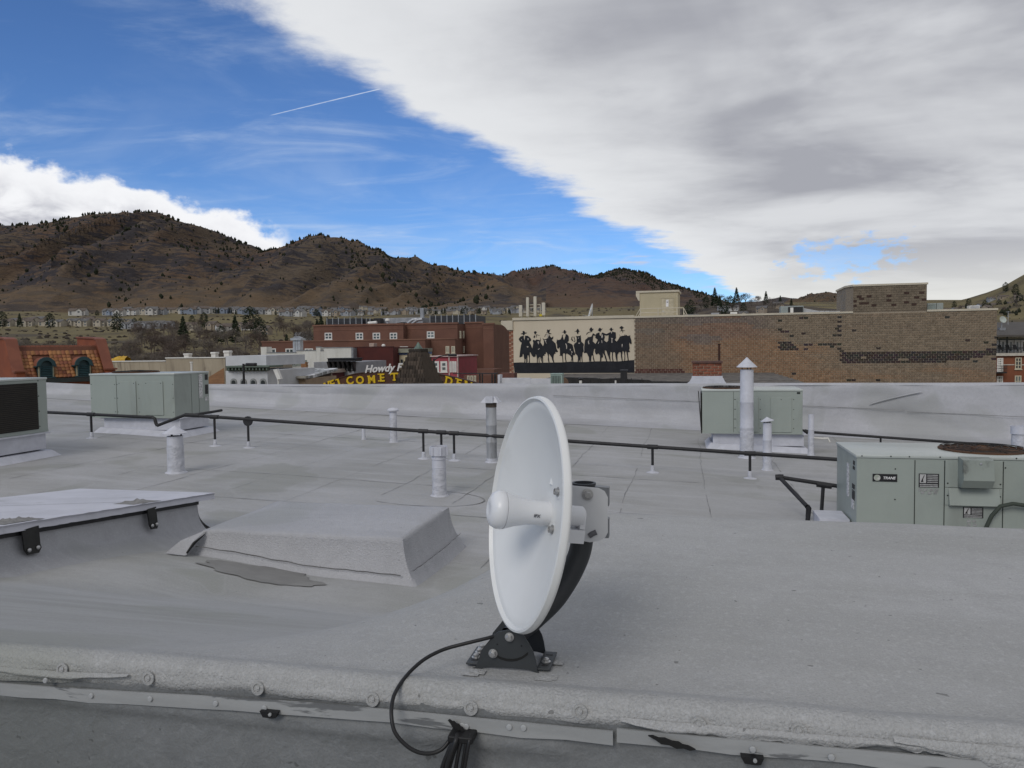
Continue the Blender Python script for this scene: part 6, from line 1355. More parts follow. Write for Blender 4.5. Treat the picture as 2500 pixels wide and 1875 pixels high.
sl.add([slab(0, j) for j in range(15)], [tuple(range(15))]); sl.add([slab(nS - 1, j) for j in range(15)], [tuple(range(15))])
sl.add([slab(0, 0), slab(nS - 1, 0), slab(nS - 1, 14), slab(0, 14)], [(0, 1, 2, 3)])
slo = sl.build('slab', slabm, hq, 40)
MB().grid(30, 2, lambda i, j: (lerp(-LW, -.0, i / 29), lerp(-2.1, -.86, i / 29) - .006 * j + .006 * nz(i * .4, 2), z0 + rise * -(lerp(-2.1, -.86, i / 29)) + .005)).build('slab_joint', M('gap_black', (.01, .01, .01)), slo)
# coated curb below
curbm = roofmat('curb_coating', (.38, .385, .405), (.31, .315, .33), (.43, .435, .46), .65, .2)
def curb(i, j):
    t_ = lerp(.22, LL, i / 49); f_ = j / 15; zt_ = z0 + rise * t_ - .09; zb_ = zr(hs) - zr(hs) - .01
    zb2 = max(zb_, zd(hs, hv - t_) - zr(hs) - .02); z = lerp(zt_, zb2, f_); out = -.06 + .28 * f_ ** 3.2
    return out + .008 * nz(t_ * 3, z * 4, 2), -t_ - (.0), z
MB().grid(50, 16, curb).build('curb_side', curbm, hq, 60)
def curb_b(i, j):
    a = i / 29; f_ = j / 15; zt_ = z0 + rise * .22 - .09; z = lerp(zt_, -.01 + (zr(hs - LW * a) - zr(hs)), f_); out = -.22 + .24 * f_ ** 3.2
    return lerp(-.06 + .28 * f_ ** 3.2, -LW + .06, a), out, z
MB().grid(30, 16, curb_b).build('curb_back', curbm, hq, 60)
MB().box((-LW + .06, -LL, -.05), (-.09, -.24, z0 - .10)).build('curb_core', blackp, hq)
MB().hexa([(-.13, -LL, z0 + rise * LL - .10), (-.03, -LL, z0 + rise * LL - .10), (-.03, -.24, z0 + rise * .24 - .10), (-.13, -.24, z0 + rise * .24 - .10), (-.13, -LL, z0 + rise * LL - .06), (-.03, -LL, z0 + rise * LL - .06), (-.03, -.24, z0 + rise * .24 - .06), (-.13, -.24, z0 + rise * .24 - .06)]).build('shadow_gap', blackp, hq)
brk = M('bracket_black', (.012, .012, .012), (.02, .02, .019), sc=10, rough=.6); boltm = M('bolt_zinc', (.5, .5, .5), (.4, .4, .4), sc=30, rough=.35, metal=.8)
for px, py, w in ((371, 1250, .060), (75, 1305, .078)):
    pp = toG(on_plane(px, py, G(hs + .0, 0), EX)); t_ = hv - pp[1]; zz = z0 + rise * t_
    k = MB().prism([(-.012, -t_ - w, zz - .05), (-.012, -t_ + w, zz - .05), (.004, -t_ + w * .9, zz - .19), (.010, -t_ + w * .95, zz - .215), (.012, -t_ + w * .6, zz - .25), (.012, -t_ - w * .7, zz - .24), (.006, -t_ - w, zz - .20)], (.012, 0, 0)).build('bracket', brk, hq)
    for e in (-.5, .45): MB().lathe([(.017, 0), (.017, .004), (.010, .012), (0, .013)], (.024, -t_ + e * w * 1.1, zz - .208), (1, 0, 0), 14).build('bolt', boltm, k, 50)
    mb = MB()   # crumbling sealant over the bracket
    mb.grid(14, 8, lambda i, j: (lerp(-.02, -.24, j / 7) + .02 * nz(i, j, 3), -t_ + lerp(-.21, .16, i / 13), zz + rise * (lerp(-.21, .16, i / 13)) * -1 + (.010 + .05 * max(0, nz(i * .55, j * .6, px)) + .02 * abs(nz(i * 1.3, j * 1.3, 2))) * math.sin(math.pi * i / 13) * math.sin(math.pi * (j + .3) / 7.6) + .002))
    mb.build('sealant_lump', M('sealant_grey', (.24, .238, .235), (.18, .178, .176), sc=20, rough=.9, bump=.8, bsc=40), slo, 60)

# --- packaged air conditioning units
unitm = M('unit_sage', (.30, .335, .308), (.275, .308, .284), sc=1.3, rough=.42, spec=.4, bump=.25, bsc=1.6, bdist=.05, c3=(.225, .245, .225), sc3=1.6, lo3=.55, hi3=.82, stretch=(1, 1, .4))
unit_top = M('unit_top', (.42, .45, .43), (.36, .39, .37), sc=1.2, rough=.3, spec=.5, stretch=(.6, 2, 1))
unit_line = M('unit_gap', (.025, .03, .028)); coilm = M('coil_black', (.010, .010, .010), (.022, .018, .014), sc=30, stretch=(.2, .2, 3))
rustm = M('fan_rust', (.10, .045, .018), (.05, .026, .014), sc=5, rough=.8); dkwire = M('wire_black', (.015, .014, .013), rough=.5)
UL, UW, UH = 1.95, 1.16, .90
def panel(q, x0, x1, z0, z1, th=.016, mat=unitm, y=0., name='access_panel'): return MB().cbox((x0, y - th, z0), (x1, y - .0005, z1), .004).build(name, mat, q)
def rivets(q, pts): 
    for p_ in pts: o = link('rivet', RV, q); o.location = p_
RV = MB().lathe([(.008, 0), (.008, .003), (0, .006)], (0, 0, 0), (0, -1, 0), 8).mesh('rivet', unit_line)
def hvac(label, sfront, vfront, fan_x, coil, curbz=.3, name='rooftop_air_conditioner', curb_in=.14):
    z0_ = zr(sfront); q = thing(name, label, 'air conditioner', G(sfront, vfront, z0_), -TH); b_ = curbz
    cu_ = MB(); dz_ = zr(sfront + UL) - z0_
    a0, a1, c0, c1 = .22, UL - curb_in + .18, .1, UW - .1
    cu_.hexa([(a0 - .16, c0 - .2, -.03), (a1 + .16, c0 - .2, dz_ - .03), (a1 + .16, c1 + .2, dz_ - .03), (a0 - .16, c1 + .2, -.03), (a0 - .05, c0 - .06, .10), (a1 + .05, c0 - .06, dz_ + .10), (a1 + .05, c1 + .06, dz_ + .10), (a0 - .05, c1 + .06, .10)])
    cu_.box((a0, c0, .05), (a1, c1, b_ - .022)); cu_.build('curb', silver, q, 40)
    MB().box((a0 - .05, c0 - .05, b_ - .02), (a1 + .05, c1 + .05, b_ - .002)).build('curb_cap', silver, q)
    MB().cbox((0, 0, b_), (UL, UW, b_ + UH - .035), .006).build('cabinet', unitm, q)
    tp_ = MB(); n = 28; cx, cy, rr_ = fan_x, UW * .52, .43
    tp_.cbox((-.012, -.012, b_ + UH - .034), (UL + .012, UW + .012, b_ + UH), .008); tpo = tp_.build('top', unit_top, q, 40)
    MB().lathe([(rr_ + .03, .0), (rr_ + .03, .014), (rr_ - .02, .014), (rr_ - .02, .0)], (cx, cy, b_ + UH), (0, 0, 1), 36, True).build('fan_ring', rustm, tpo, 40)
    MB().lathe([(rr_ - .02, .002), (.12, .003), (0, .003)], (cx, cy, b_ + UH), (0, 0, 1), 36).build('fan_well', rustm, tpo)
    MB().lathe([(.12, .004), (.12, .025), (0, .03)], (cx, cy, b_ + UH), (0, 0, 1), 20).build('fan_hub', M('hub_rust', (.14, .06, .022)), tpo)
    for rad in (.12, .19, .26, .33, .40, .44):
        MB().tube([(cx + rad * math.cos(a), cy + rad * math.sin(a), b_ + UH + .03 + .018 * (1 - rad / .44)) for a in [6.283 * i / 36 for i in range(37)]], .004, 4, False).build('guard_ring', dkwire, tpo)
    for i in range(8):
        a = 6.283 * i / 8 + .2; MB().tube([(cx + .06 * math.cos(a), cy + .06 * math.sin(a), b_ + UH + .05), (cx + .46 * math.cos(a), cy + .46 * math.sin(a), b_ + UH + .02)], .004, 4).build('guard_spoke', dkwire, tpo)
    MB().box((-.002, -.014, b_ + .0), (UL + .002, UW + .006, b_ + .03)).build('base_rail', unitm, q)
    if coil in ('left', 'right'):
        x = -.012 if coil == 'left' else UL - .004
        c_ = MB().box((x, .10, b_ + .06), (x + .016, UW - .20, b_ + UH - .08)).build('coil', coilm, q)
        for i in range(24):
            z = b_ + .08 + i * (UH - .18) / 24; xx = x if coil == 'left' else x + .016; sg = -1 if coil == 'left' else 1
            MB().box((xx, .10, z), (xx + sg * .006, UW - .20, z + .011)).build('fin', M('coil_fin', (.035, .031, .026)), c_)
    return q, b_
def spot(px, py): return toG(on_roof(px, py))
# left middle unit
s_, v_, _ = spot(211, 1057); v_ += .15
q, b_ = hvac('sage green rooftop air conditioner beside the terracotta building, near the far parapet', s_, v_, .62, None, .30)
for x in (.62,): MB().box((x - .003, -.003, b_ + .03), (x + .003, .0, b_ + UH - .04)).build('panel_gap', unit_line, q)
panel(q, .66, 1.08, b_ + .06, b_ + UH - .16); panel(q, 1.28, 1.70, b_ + .06, b_ + UH - .16)
rivets(q, [(x, -.001, b_ + z) for x in (.03, .58, .64, 1.14, 1.92) for z in (.12, .4, .68)] + [(x, -.018, b_ + UH - .2) for x in (.7, 1.04, 1.32, 1.66)])
for y in (.55, .80): MB().box((UL, y - .003, b_ + .03), (UL + .003, y + .003, b_ + UH - .04)).build('panel_gap', unit_line, q)
wl = M('label_white', (.6, .6, .6), (.3, .3, .3), sc=40, lo=.5, hi=.55); bl = M('label_black', (.03, .03, .03), (.3, .3, .3), sc=30, lo=.62, hi=.66)
for y0, y1, z0, z1, mt in ((.80, .93, .35, .85, wl), (1.02, 1.12, .72, .84, bl), (1.02, 1.12, .42, .62, bl), (1.0, 1.12, .28, .36, wl)):
    MB().box((UL + .0045, y0, b_ + z0), (UL + .006, y1, b_ + z1)).build('sticker', mt, q)
# far right unit
s_, v_, _ = spot(1727, 1096); v_ += .0
q, b_ = hvac('sage green rooftop air conditioner with open coil end, beyond the tall capped stack', s_ - .1, v_ + .12, .48, 'left', .30)
for x in (.62,): MB().box((x - .003, -.003, b_ + .03), (x + .003, .0, b_ + UH - .04)).build('panel_gap', unit_line, q)
panel(q, .70, 1.10, b_ + .04, b_ + UH - .16); panel(q, 1.34, 1.74, b_ + .04, b_ + UH - .16)
rivets(q, [(x, -.001, b_ + z) for x in (.64, .66, 1.14, 1.78) for z in (.12, .3, .5, .7)] + [(1.54, -.018, b_ + UH - .2)])
MB().box((1.84, -.004, b_ + UH - .09), (1.9, -.001, b_ + UH - .05)).build('vent_slot', unit_line, q)
MB().prism([(-.02, -.02, b_), (-.02, .3, b_), (-.08, .3, b_ + UH - .04), (-.08, -.0, b_ + UH - .04)], (.015, 0, 0)).build('hail_guard', dkwire, q)
# left cropped unit: its coil end faces the camera
zc0 = zr(-14)
pL = on_plane(118, 1053, G(0, 0), EX); 
sl_ = None
dL = 12.9; pp = at_y(118, 1053, dL); gL = toG(pp); s_ = gL[0] - UL; v_ = gL[1] - UW
q, b_ = hvac('sage green rooftop air conditioner cut by the left frame edge, black coil toward camera', s_, v_, .9, 'right', max(.2, pp.z - zr(s_)))
rivets(q, [])
for z in (.1, .35, .6, .85): MB().lathe([(.010, 0), (.010, .004), (0, .006)], (UL, UW - .17, b_ + z), (1, 0, 0), 8).build('rivet', unit_line, q)
# near unit at right with maker's plate
pT = on_z(2092, 1110, -1.27); gT = toG(pT)
q, b_ = hvac('sage green rooftop air conditioner with TRANE plate at the right edge', gT[0], gT[1], 1.48, None, -1.27 - zr(gT[0]) - UH)
z = lambda f_: b_ + UH * (1 - f_)
for x in (.60, .90, 1.48): MB().box((x - .004, -.004, b_ + .02), (x + .004, .0, b_ + UH - .05)).build('panel_gap', unit_line, q)
MB().box((.165, -.006, z(.33)), (.42, -.001, z(.235))).build('maker_plate', blackp, q)
MB().lathe([(.034, 0), (.034, .002), (.024, .0025)], (.212, -.0065, z(.283)), (0, -1, 0), 24).build('maker_emblem', M('emblem_silver', (.5, .5, .48), (.3, .33, .28), sc=25), q)
put_text(text_mesh('TRANE', .040, .0011, .25, .0008), M('logo_white', (.7, .7, .7)), q, (.335, -.0075, z(.298)), 0, 'maker_lettering', 1.0)
def warn(x0, x1, f0, f1):
    w_ = MB().box((x0, -.005, z(f1)), (x1, -.001, z(f0))).build('warning_label', blackp, q); lg = M('label_grey', (.35, .35, .35), (.25, .25, .25), sc=40)
    xm = lerp(x0, x1, .36); MB().box((x0 + .01, -.0062, z(lerp(f0, f1, .68))), (xm, -.0052, z(lerp(f0, f1, .05)))).build('pictogram', M('picto_white', (.45, .45, .45)), w_)
    for a in range(4): MB().tube([(lerp(x0, xm, .3 + .1 * a), -.007, z(lerp(f0, f1, .6))), (lerp(x0, xm, .75 - .1 * a), -.007, z(lerp(f0, f1, .12 + .1 * a)))], .004, 4).build('pictogram_mark', blackp, w_)
    for a in range(5): MB().box((xm + .012, -.0062, z(lerp(f0, f1, .14 + a * .13))), (x1 - .012, -.0052, z(lerp(f0, f1, .07 + a * .13)))).build('text_line', lg, w_)
    for a in range(2): MB().box((x0 + .01, -.0062, z(lerp(f0, f1, .84 + a * .13))), (x1 - .012, -.0052, z(lerp(f0, f1, .76 + a * .13)))).build('text_line', lg, w_)
warn(.64, .845, .22, .39); warn(1.09, 1.29, .62, .75)
foil = M('foil_torn', (.5, .5, .5), (.35, .36, .35), sc=30, rough=.3, metal=.6)
for x, f_ in ((.66, .42), (.71, .42), (.77, .42), (.82, .42), (.68, .455), (.75, .46), (.81, .455), (1.15, .79), (1.20, .79), (1.15, .835), (1.21, .835)): MB().prism([(x - .02, -.0035, z(f_) - .015), (x + .018, -.0035, z(f_) - .012), (x + .02, -.0035, z(f_) + .012), (x - .014, -.0035, z(f_) + .016)], (0, .003, 0)).build('foil_scrap', foil, q)
pn = panel(q, .905, 1.47, z(.38), z(.045), .010); 
hd = MB().prism([(1.03, -.010, z(.0)), (1.03, -.17, z(.02)), (1.03, -.20, z(.26)), (1.03, -.13, z(.36)), (1.03, -.010, z(.37))], (.30, 0, 0)).build('exhaust_hood', M('hood_sooty', (.25, .28, .255), (.21, .235, .215), sc=2, c3=(.08, .085, .078), sc3=4, lo3=.52, hi3=.75, rough=.5), q)
MB().lathe([(.012, 0), (.012, .01), (0, .012)], (1.2, -.175, z(.06)), (0, -1, 0), 10).build('bolt', galv, hd)
panel(q, .905, 1.47, z(.60), z(.39), .008)
sh = MB().prism([(.94, -.010, z(.39)), (.94, -.06, z(.59)), (.94, -.045, z(.60)), (.94, -.008, z(.60))], (.50, 0, 0)).build('drip_shield', unitm, q)
MB().prism([(1.215, -.052, z(.585)), (1.26, -.052, z(.585)), (1.238, -.040, z(.51))], (0, .008, 0)).build('rust_stain', M('stain_yellow', (.27, .17, .03), (.2, .14, .04), sc=10), sh)
rivets(q, [(x, -.012, z(f_)) for x, f_ in ((.93, .33), (1.45, .33), (.93, .48), (1.45, .48))] + [(x, -.014, z(.012)) for x in (.05, .35, .54, .85, 1.6, 1.85)] + [(.4, -.001, z(.17)), (.4, -.001, z(.55)), (1.5, -.001, z(.13))])
db = MB().cbox((1.76, -.12, z(.72)), (1.96, -.004, z(.30)), .008).build('disconnect_box', M('box_bluegrey', (.30, .36, .41), (.26, .31, .36), sc=3, rough=.4), q, 40)
MB().cbox((1.72, -.10, z(.34)), (1.98, -.003, z(.25)), .006).build('disconnect_hood', unitm, q)
MB().tube([(1.77, -.06, z(.58)), (1.68, -.07, z(.565)), (1.55, -.08, z(.545)), (1.43, -.08, z(.58)), (1.35, -.07, z(.70)), (1.30, -.06, z(.85)), (1.27, -.05, z(.97))], .021, 10).build('conduit', M('conduit_green', (.05, .062, .05)), q, 40)
MB().tube([(1.79, -.05, z(.72)), (1.79, -.05, z(.95))], .02, 10).build('conduit', galv, q, 40); MB().tube([(1.9, -.05, z(.72)), (1.9, -.05, z(.95))], .012, 8).build('conduit', dark_metal, q, 40)
for y0, y1, f0, f1, mt in ((.40, .52, .18, .62, wl), (.10, .18, .10, .15, bl), (.10, .19, .17, .21, bl), (.09, .22, .40, .46, bl), (.09, .22, .48, .60, bl), (.12, .26, .60, .72, wl)):
    MB().box((-.0055, y0, z(f1)), (-.001, y1, z(f0))).build('sticker', mt, q)
MB().box((1.36, -.004, z(.99)), (1.46, -.001, z(.955))).build('sticker', wl, q)
MB().box((-.35, .25, -.02), (-.02, .75, .14)).build('curb_block', silver, q)

# --- vent stacks
def stack(px, pyb, pyt, wpx, cap, label, mat=silver, base_h=0., tilt=0.):
    p = on_roof(px, pyb); d = p.y; r_ = wpx / 2 / F * d * 1.02; h = (pyb - pyt) / F * d
    s_, v_, _ = toG(p); q = thing('vent_pipe', label, 'vent pipe', (p.x, p.y, zr(s_)), -TH)
    ph = h - {'cone': r_ * 1.5, 'cone_tall': r_ * 2.0, 'collar': r_ * .8, 'hood': r_ * 1.4, 'mush': r_ * 1.1, 'none': 0, 'rim': r_ * .8}[cap]
    MB().lathe([(r_ * 1.45, -.012), (r_ * 1.35, .006), (r_ * 1.1, .02), (r_ * 1.04, .07)], (0, 0, 0), (0, 0, 1), 24).build('flashing', silver_rough, q, 50)
    if base_h: 
        def wrap(i, j): a = 6.283 * i / 28; z_ = base_h * j / 14; k = r_ * (1.03 + .05 * abs(nz(math.cos(a) * 1.5, math.sin(a) * 1.5 + px, z_ * 9)) + .03 * nz(a * 2, z_ * 14, px)) * (1.0 if j < 14 else .97); return k * math.cos(a), k * math.sin(a), z_
        MB().grid(29, 15, wrap).build('wrapped_base', silver_rough, q, 60)
    MB().lathe([(r_, 0), (r_, ph * .33), (r_ * 1.03, ph * .335), (r_ * 1.03, ph * .35), (r_, ph * .355), (r_, ph * .62), (r_ * 1.03, ph * .625), (r_ * 1.03, ph * .64), (r_, ph * .645), (r_, ph), (r_ * .9, ph), (r_ * .9, ph - .05)], (0, 0, 0), (0, 0, 1), 28).build('pipe', mat, q, 40)
    if cap != 'none': MB().lathe([(r_ * .88, ph - .04), (0, ph - .04)], (0, 0, 0), (0, 0, 1), 20).build('opening', blackp, q)
    c = None
    if cap in ('cone', 'cone_tall'):
        ch_ = r_ * (1.0 if cap == 'cone' else 1.55); zz = ph + r_ * (.35 if cap == 'cone' else .35)
        c = MB().lathe([(r_ * 1.55, 0), (r_ * 1.55, .008), (r_ * .8, ch_ * .5), (.004, ch_), (0, ch_)], (0, 0, 0), (tilt, 0, 1), 28).build('cap', silver, q, 30); c.location = (0, 0, zz)
        for k in range(3): a = k * 2.09 + .6; MB().box((r_ * .75 * math.cos(a) - .008, r_ * .75 * math.sin(a) - .008, ph - .02), (r_ * .75 * math.cos(a) + .008, r_ * .75 * math.sin(a) + .008, zz + ch_ * .35)).build('cap_strut', blackp, q)
    elif cap == 'collar':
        MB().lathe([(r_ * 1.22, ph - r_ * .75), (r_ * 1.22, ph + r_ * .6), (r_ * 1.12, ph + r_ * .6), (r_ * 1.12, ph - r_ * .7)], (0, 0, 0), (0, 0, 1), 28, True).build('collar', silver, q, 40)
        for k in range(6): a = k * 1.047; MB().box((r_ * 1.24 * math.cos(a) - .014, r_ * 1.24 * math.sin(a) - .014, ph - r_ * .7), (r_ * 1.24 * math.cos(a) + .014, r_ * 1.24 * math.sin(a) + .014, ph + r_ * .5)).build('collar_clip', silver, q)
        MB().lathe([(r_ * 1.1, ph - r_ * 1.3), (r_ * 1.1, ph - r_ * 1.05), (r_, ph - r_ * 1.05)], (0, 0, 0), (0, 0, 1), 28).build('band', silver, q, 40)
    elif cap == 'hood':
        n = 6; w_ = r_ * 1.75
        c = MB(); c.hexa([(-w_, -w_ * .8, ph + r_ * .25), (w_, -w_ * .8, ph + r_ * .25), (w_, w_ * .8, ph + r_ * .25), (-w_, w_ * .8, ph + r_ * .25), (-w_ * .55, -w_ * .5, ph + r_ * 1.25), (w_ * .55, -w_ * .5, ph + r_ * 1.25), (w_ * .55, w_ * .5, ph + r_ * 1.25), (-w_ * .55, w_ * .5, ph + r_ * 1.25)]); c.build('cap', silver, q)
        MB().box((-r_ * .7, -w_ * .92, ph + r_ * .2), (r_ * .7, -w_ * .5, ph + r_ * 1.4)).build('cap_front', silver, q)
        MB().lathe([(r_ * 1.05, ph - r_ * .7), (r_ * 1.08, ph + r_ * .24)], (0, 0, 0), (0, 0, 1), 24).build('neck', M('sooty_rust', (.05, .04, .032), (.09, .07, .06), sc=12), q, 40)
    elif cap == 'mush':
        MB().lathe([(r_ * .9, ph - .01), (r_ * 1.6, ph + r_ * .1), (r_ * 1.65, ph + r_ * .4), (r_ * 1.2, ph + r_ * .85), (0, ph + r_ * 1.05)], (0, 0, 0), (0, 0, 1), 24).build('cap', silver, q, 40)
    elif cap == 'rim':
        MB().lathe([(r_ * 1.15, ph - r_ * .5), (r_ * 1.15, ph + r_ * .7), (r_ * 1.0, ph + r_ * .7), (r_ * 1.0, ph - r_ * .4)], (0, 0, 0), (0, 0, 1), 24, True).build('rim', silver, q, 40)
    return q
stack(430, 1153, 1035, 37, 'cone', 'silver vent pipe with a shallow cone cap left of the gas pipe dip', base_h=.42)
stack(1073, 1210, 1084, 33, 'collar', 'silver vent pipe with an open slotted collar, nearest behind the white dish', base_h=.36)
stack(1201, 1128, 966, 25, 'hood', 'slim grey vent pipe with a sooty square hood cap', M('grey_pipe', (.33, .34, .36), (.26, .27, .29), sc=5, rough=.5, c3=(.2, .2, .2), sc3=6, stretch=(2, 2, .4)))
stack(961, 1080, 994, 17, 'mush', 'thin wrapped vent pipe with a mushroom cap behind the gas pipe', base_h=.50)
stack(888, 1073, 1043, 8.5, 'none', 'shortest thin pipe stub behind the gas pipe', base_h=.1)
stack(1823, 1117, 869, 31, 'cone_tall', 'tallest silver stack with a steep cone cap before the far right unit', base_h=.52)
stack(1873, 1147, 1015, 20, 'cone', 'slim silver vent pipe with a tilted cone cap right of the tallest stack', base_h=.3, tilt=-.12)
stack(1980, 1112, 1011, 13.5, 'none', 'plain slender silver pipe right of the far right unit', base_h=.35)
stack(2487, 1142, 1037, 32, 'rim', 'stout silver vent pipe with a flared rim at the right frame edge', silver_rough, base_h=.55)

# --- black gas pipe on stanchions
gasm = M('gas_black', (.014, .014, .016), (.024, .024, .026), sc=8, rough=.55, c3=(.05, .035, .028), sc3=9, lo3=.66, hi3=.74)
def gp_at(px, py, h): p = on_roof(px, py, h); return toG(p)
A0 = toG(on_roof(222, 1071)); A1 = toG(on_roof(1593, 1152)); VG = (A0[1] + A1[1]) / 2
def on_line(px, py): s, z_ = hit_v(px, py, VG); return V3((s, VG, z_))
gq = thing('gas_pipe', 'long black gas pipe crossing the roof on short stanchions', 'pipe', G(0, 0, 0), -TH)
a, b_, c_, d_, e_ = on_line(-40, 999), on_line(372, 1019), on_line(384, 1039), on_line(452, 1013), on_line(2034, 1121); e_ = e_ + (e_ - d_) * .12
a0_ = on_line(120, 1006)
for tpl in ([a, b_],): MB().tube(tpl, .030, 10).build('pipe_run', gasm, gq, 40)
MB().tube([b_, on_line(378, 1022), on_line(381, 1034), c_], .032, 10).build('elbow', gasm, gq, 40)
d2 = d_ + V3((0, .3, 0)); MB().tube([c_, d_], .029, 10).build('pipe_run', gasm, gq, 40)
MB().tube([d_, e_], .030, 10).build('pipe_run', gasm, gq, 40)
MB().tube([d_ - V3((0, 0, .0)), d_ + V3((.3, 0, -.01))], .038, 10).build('coupling', gasm, gq, 40)
for px, pyt, pyb, kind in ((222, 1012, 1071, 't'), (523, 1012, 1040, 't'), (605, 1020, 1082, 'u'), (1033, 1051, 1106, 't'), (1077, 1054, 1092, 't'), (1108, 1056, 1112, 't'), (1593, 1090, 1151, 't'), (1831, 1109, 1164, 't')):
    top_ = on_line(px, pyt); s_ = top_.x; zb_ = zr(s_); zt_ = lerp(d_.z, e_.z, (s_ - d_.x) / (e_.x - d_.x)) if px > 452 else lerp(a.z, b_.z, (s_ - a.x) / (b_.x - a.x))
    st = MB().tube([(s_, VG, zb_ + .02), (s_, VG, zt_)], .022, 8).build('stanchion', gasm, gq, 40)
    if kind == 't': MB().tube([(s_ - .085, VG, zt_ + (.085 * .02)), (s_ + .085, VG, zt_ - .085 * .02)], .039, 10).build('tee_fitting', gasm, gq, 40)
    else: MB().lathe([(.09, -.02), (.09, .02), (.04, .03)], (s_, VG, zt_ - .035), (0, 1, 0), 16).build('pipe_roller', gasm, gq, 40)
    MB().lathe([(.12, -.015), (.10, .006), (.035, .02), (.03, .11), (.024, .12)], (s_, VG, zb_), (0, 0, 1), 14).build('painted_foot', silver_rough, gq, 50)
# branch to the left middle unit
MB().tube([on_line(470, 1013), on_line(470, 1013) + V3((.12, .5, .02)), on_line(470, 1013) + V3((.16, .7, .03))], .026, 8).build('branch', gasm, gq, 40)
# line from the far right unit toward the right edge
g3 = thing('gas_pipe', 'black gas pipe running from the far right unit along the parapet', 'pipe', G(0, 0, 0), -TH)
pa = toG(on_roof(1968, 1053, .34)); vg2 = pa[1]
def on_l2(px, py): s, z_ = hit_v(px, py, vg2); return V3((s, vg2, z_))
pts2 = [on_l2(1968, 1054), on_l2(2440, 1088)]
MB().tube(pts2, .028, 10).build('pipe_run', gasm, g3, 40)
MB().tube([pts2[0] + V3((-.32, .2, .12)), pts2[0] + V3((-.12, .05, .04)), pts2[0]], .03, 8).build('elbow', gasm, g3, 40)
for dx_ in (.0, -.16): MB().lathe([(.045, -.04), (.05, 0), (.045, .04)], pts2[0] + V3((dx_, abs(dx_) * .5, abs(dx_) * .35)), (1, -.3, -.3), 10).build('fitting', gasm, g3, 40)
for px in (2150, 2385): s_ = on_l2(px, 1070).x; zz = lerp(pts2[0].z, pts2[1].z, (s_ - pts2[0].x) / (pts2[1].x - pts2[0].x)); MB().tube([(s_, vg2, zr(s_)), (s_, vg2, zz)], .02, 8).build('stanchion', gasm, g3, 40)
MB().tube([pts2[0] + V3((.1, -.05, -.12)), pts2[0] + V3((.3, -.1, -.13)), pts2[0] + V3((.42, -.12, -.12)), pts2[0] + V3((.45, -.12, -.2))], .02, 8).build('white_trap', white_trim, g3, 40)
# bent pipe before the near unit
g4 = thing('gas_pipe', 'black gas pipe with a bent elbow leg left of the near unit', 'pipe', G(0, 0, 0), -TH)
pe_ = toG(on_roof(2012, 1252)); vg4 = pe_[1]
def on_l4(px, py, dv=0): s, z_ = hit_v(px, py, vg4 + dv); return V3((s, vg4 + dv, z_))
k0, k1, k2_, k3 = on_l4(2060, 1189), on_l4(1903, 1165), on_l4(1970, 1236, -.55), on_l4(1972, 1268, -.55)
MB().tube([k0, k1], .026, 10).build('pipe_run', gasm, g4, 40); MB().lathe([(.036, -.05), (.04, 0), (.036, .05)], k1, (1, 0, .05), 12).build('elbow', gasm, g4, 40)
MB().tube([k1, k2_], .026, 10).build('pipe_run', gasm, g4, 40); MB().tube([k2_, lerp(k2_, k3, .15) + V3((.02, 0, 0)), k3 + V3((0, 0, 0)), V3((k3.x, k3.y, zr(k3.x)))], [.034, .034, .028, .028], 10).build('elbow', gasm, g4, 40)
s_ = on_l4(2010, 1184).x; MB().tube([(s_ - .02, vg4, zr(s_)), (s_, vg4, on_l4(2010, 1184).z)], .023, 8).build('stanchion', gasm, g4, 40); MB().tube([(s_ - .08, vg4, on_l4(2000, 1182).z), (s_ + .1, vg4, on_l4(2024, 1187).z)], .036, 10).build('tee_fitting', gasm, g4, 40)
# white condensate trap at the left middle unit
p = toG(on_roof(478, 1035, .12)); q = thing('drain_trap', 'white plastic drain trap at the foot of the left middle unit', 'drain pipe', G(p[0], p[1], zr(p[0])), -TH)
MB().tube([(-.12, 0, .22), (-.1, 0, .12), (-.02, 0, .06), (.08, 0, .06), (.13, 0, .14), (.14, 0, .3), (.12, .1, .34)], .022, 8).build('trap', white_trim, q, 40); MB().box((-.05, -.03, -.01), (.05, .03, .04)).build('block', white_trim, q)
# ================================================================ DISH ANTENNA ON ITS MOUNT
dq_p = on_z(1240, 1640, ZD)
gs, gv, _ = toG(dq_p)
gv += .02
dq = thing('dish_antenna', 'white round dish antenna with feed horn on a dark curved mount', 'dish antenna', G(gs, gv, ZD), -TH)
def loc(px, py, y):           # world pixel at depth y -> local of the dish thing
    p = at_y(px, py, y); g = toG(p); return V3((g[0] - gs, g[1] - gv, g[2] - ZD))
def ldir(v): g = toG(V3(v)); return V3(g)
dishm = M('dish_white_paint', (.68, .69, .69), (.63, .64, .64), sc=3, rough=.38, spec=.45, c3=(.56, .565, .555), sc3=9, lo3=.58, hi3=.85)
plast = M('feed_white', (.68, .69, .71), (.65, .66, .68), sc=3, rough=.32, spec=.5)
C0 = loc(1276, 1249, 1.365)                     # centre of the rim plane
AX = ldir((-.950, -.275, .150)).normalized()    # boresight
RR = .2065; DP = .050
prof = []
for i in range(25):
    t_ = i / 24; prof.append((RR * .93 * t_, -DP + DP * .93 * t_ ** 2))
prof += [(RR * .955, -.004), (RR * .975, .003), (RR * .992, .002), (RR, -.004), (RR * 1.002, -.007), (RR * .998, -.010)]
back = [(RR * .975, -.013)] + [(RR * .95 * (1 - i / 14), -DP - .006 + DP * .9 * (1 - i / 14) ** 2) for i in range(0, 15)]
MB().lathe([(max(r_, .0), h) for r_, h in prof + back], C0, AX, 96).build('reflector', dishm, dq, 50)
vtx = C0 - AX * DP
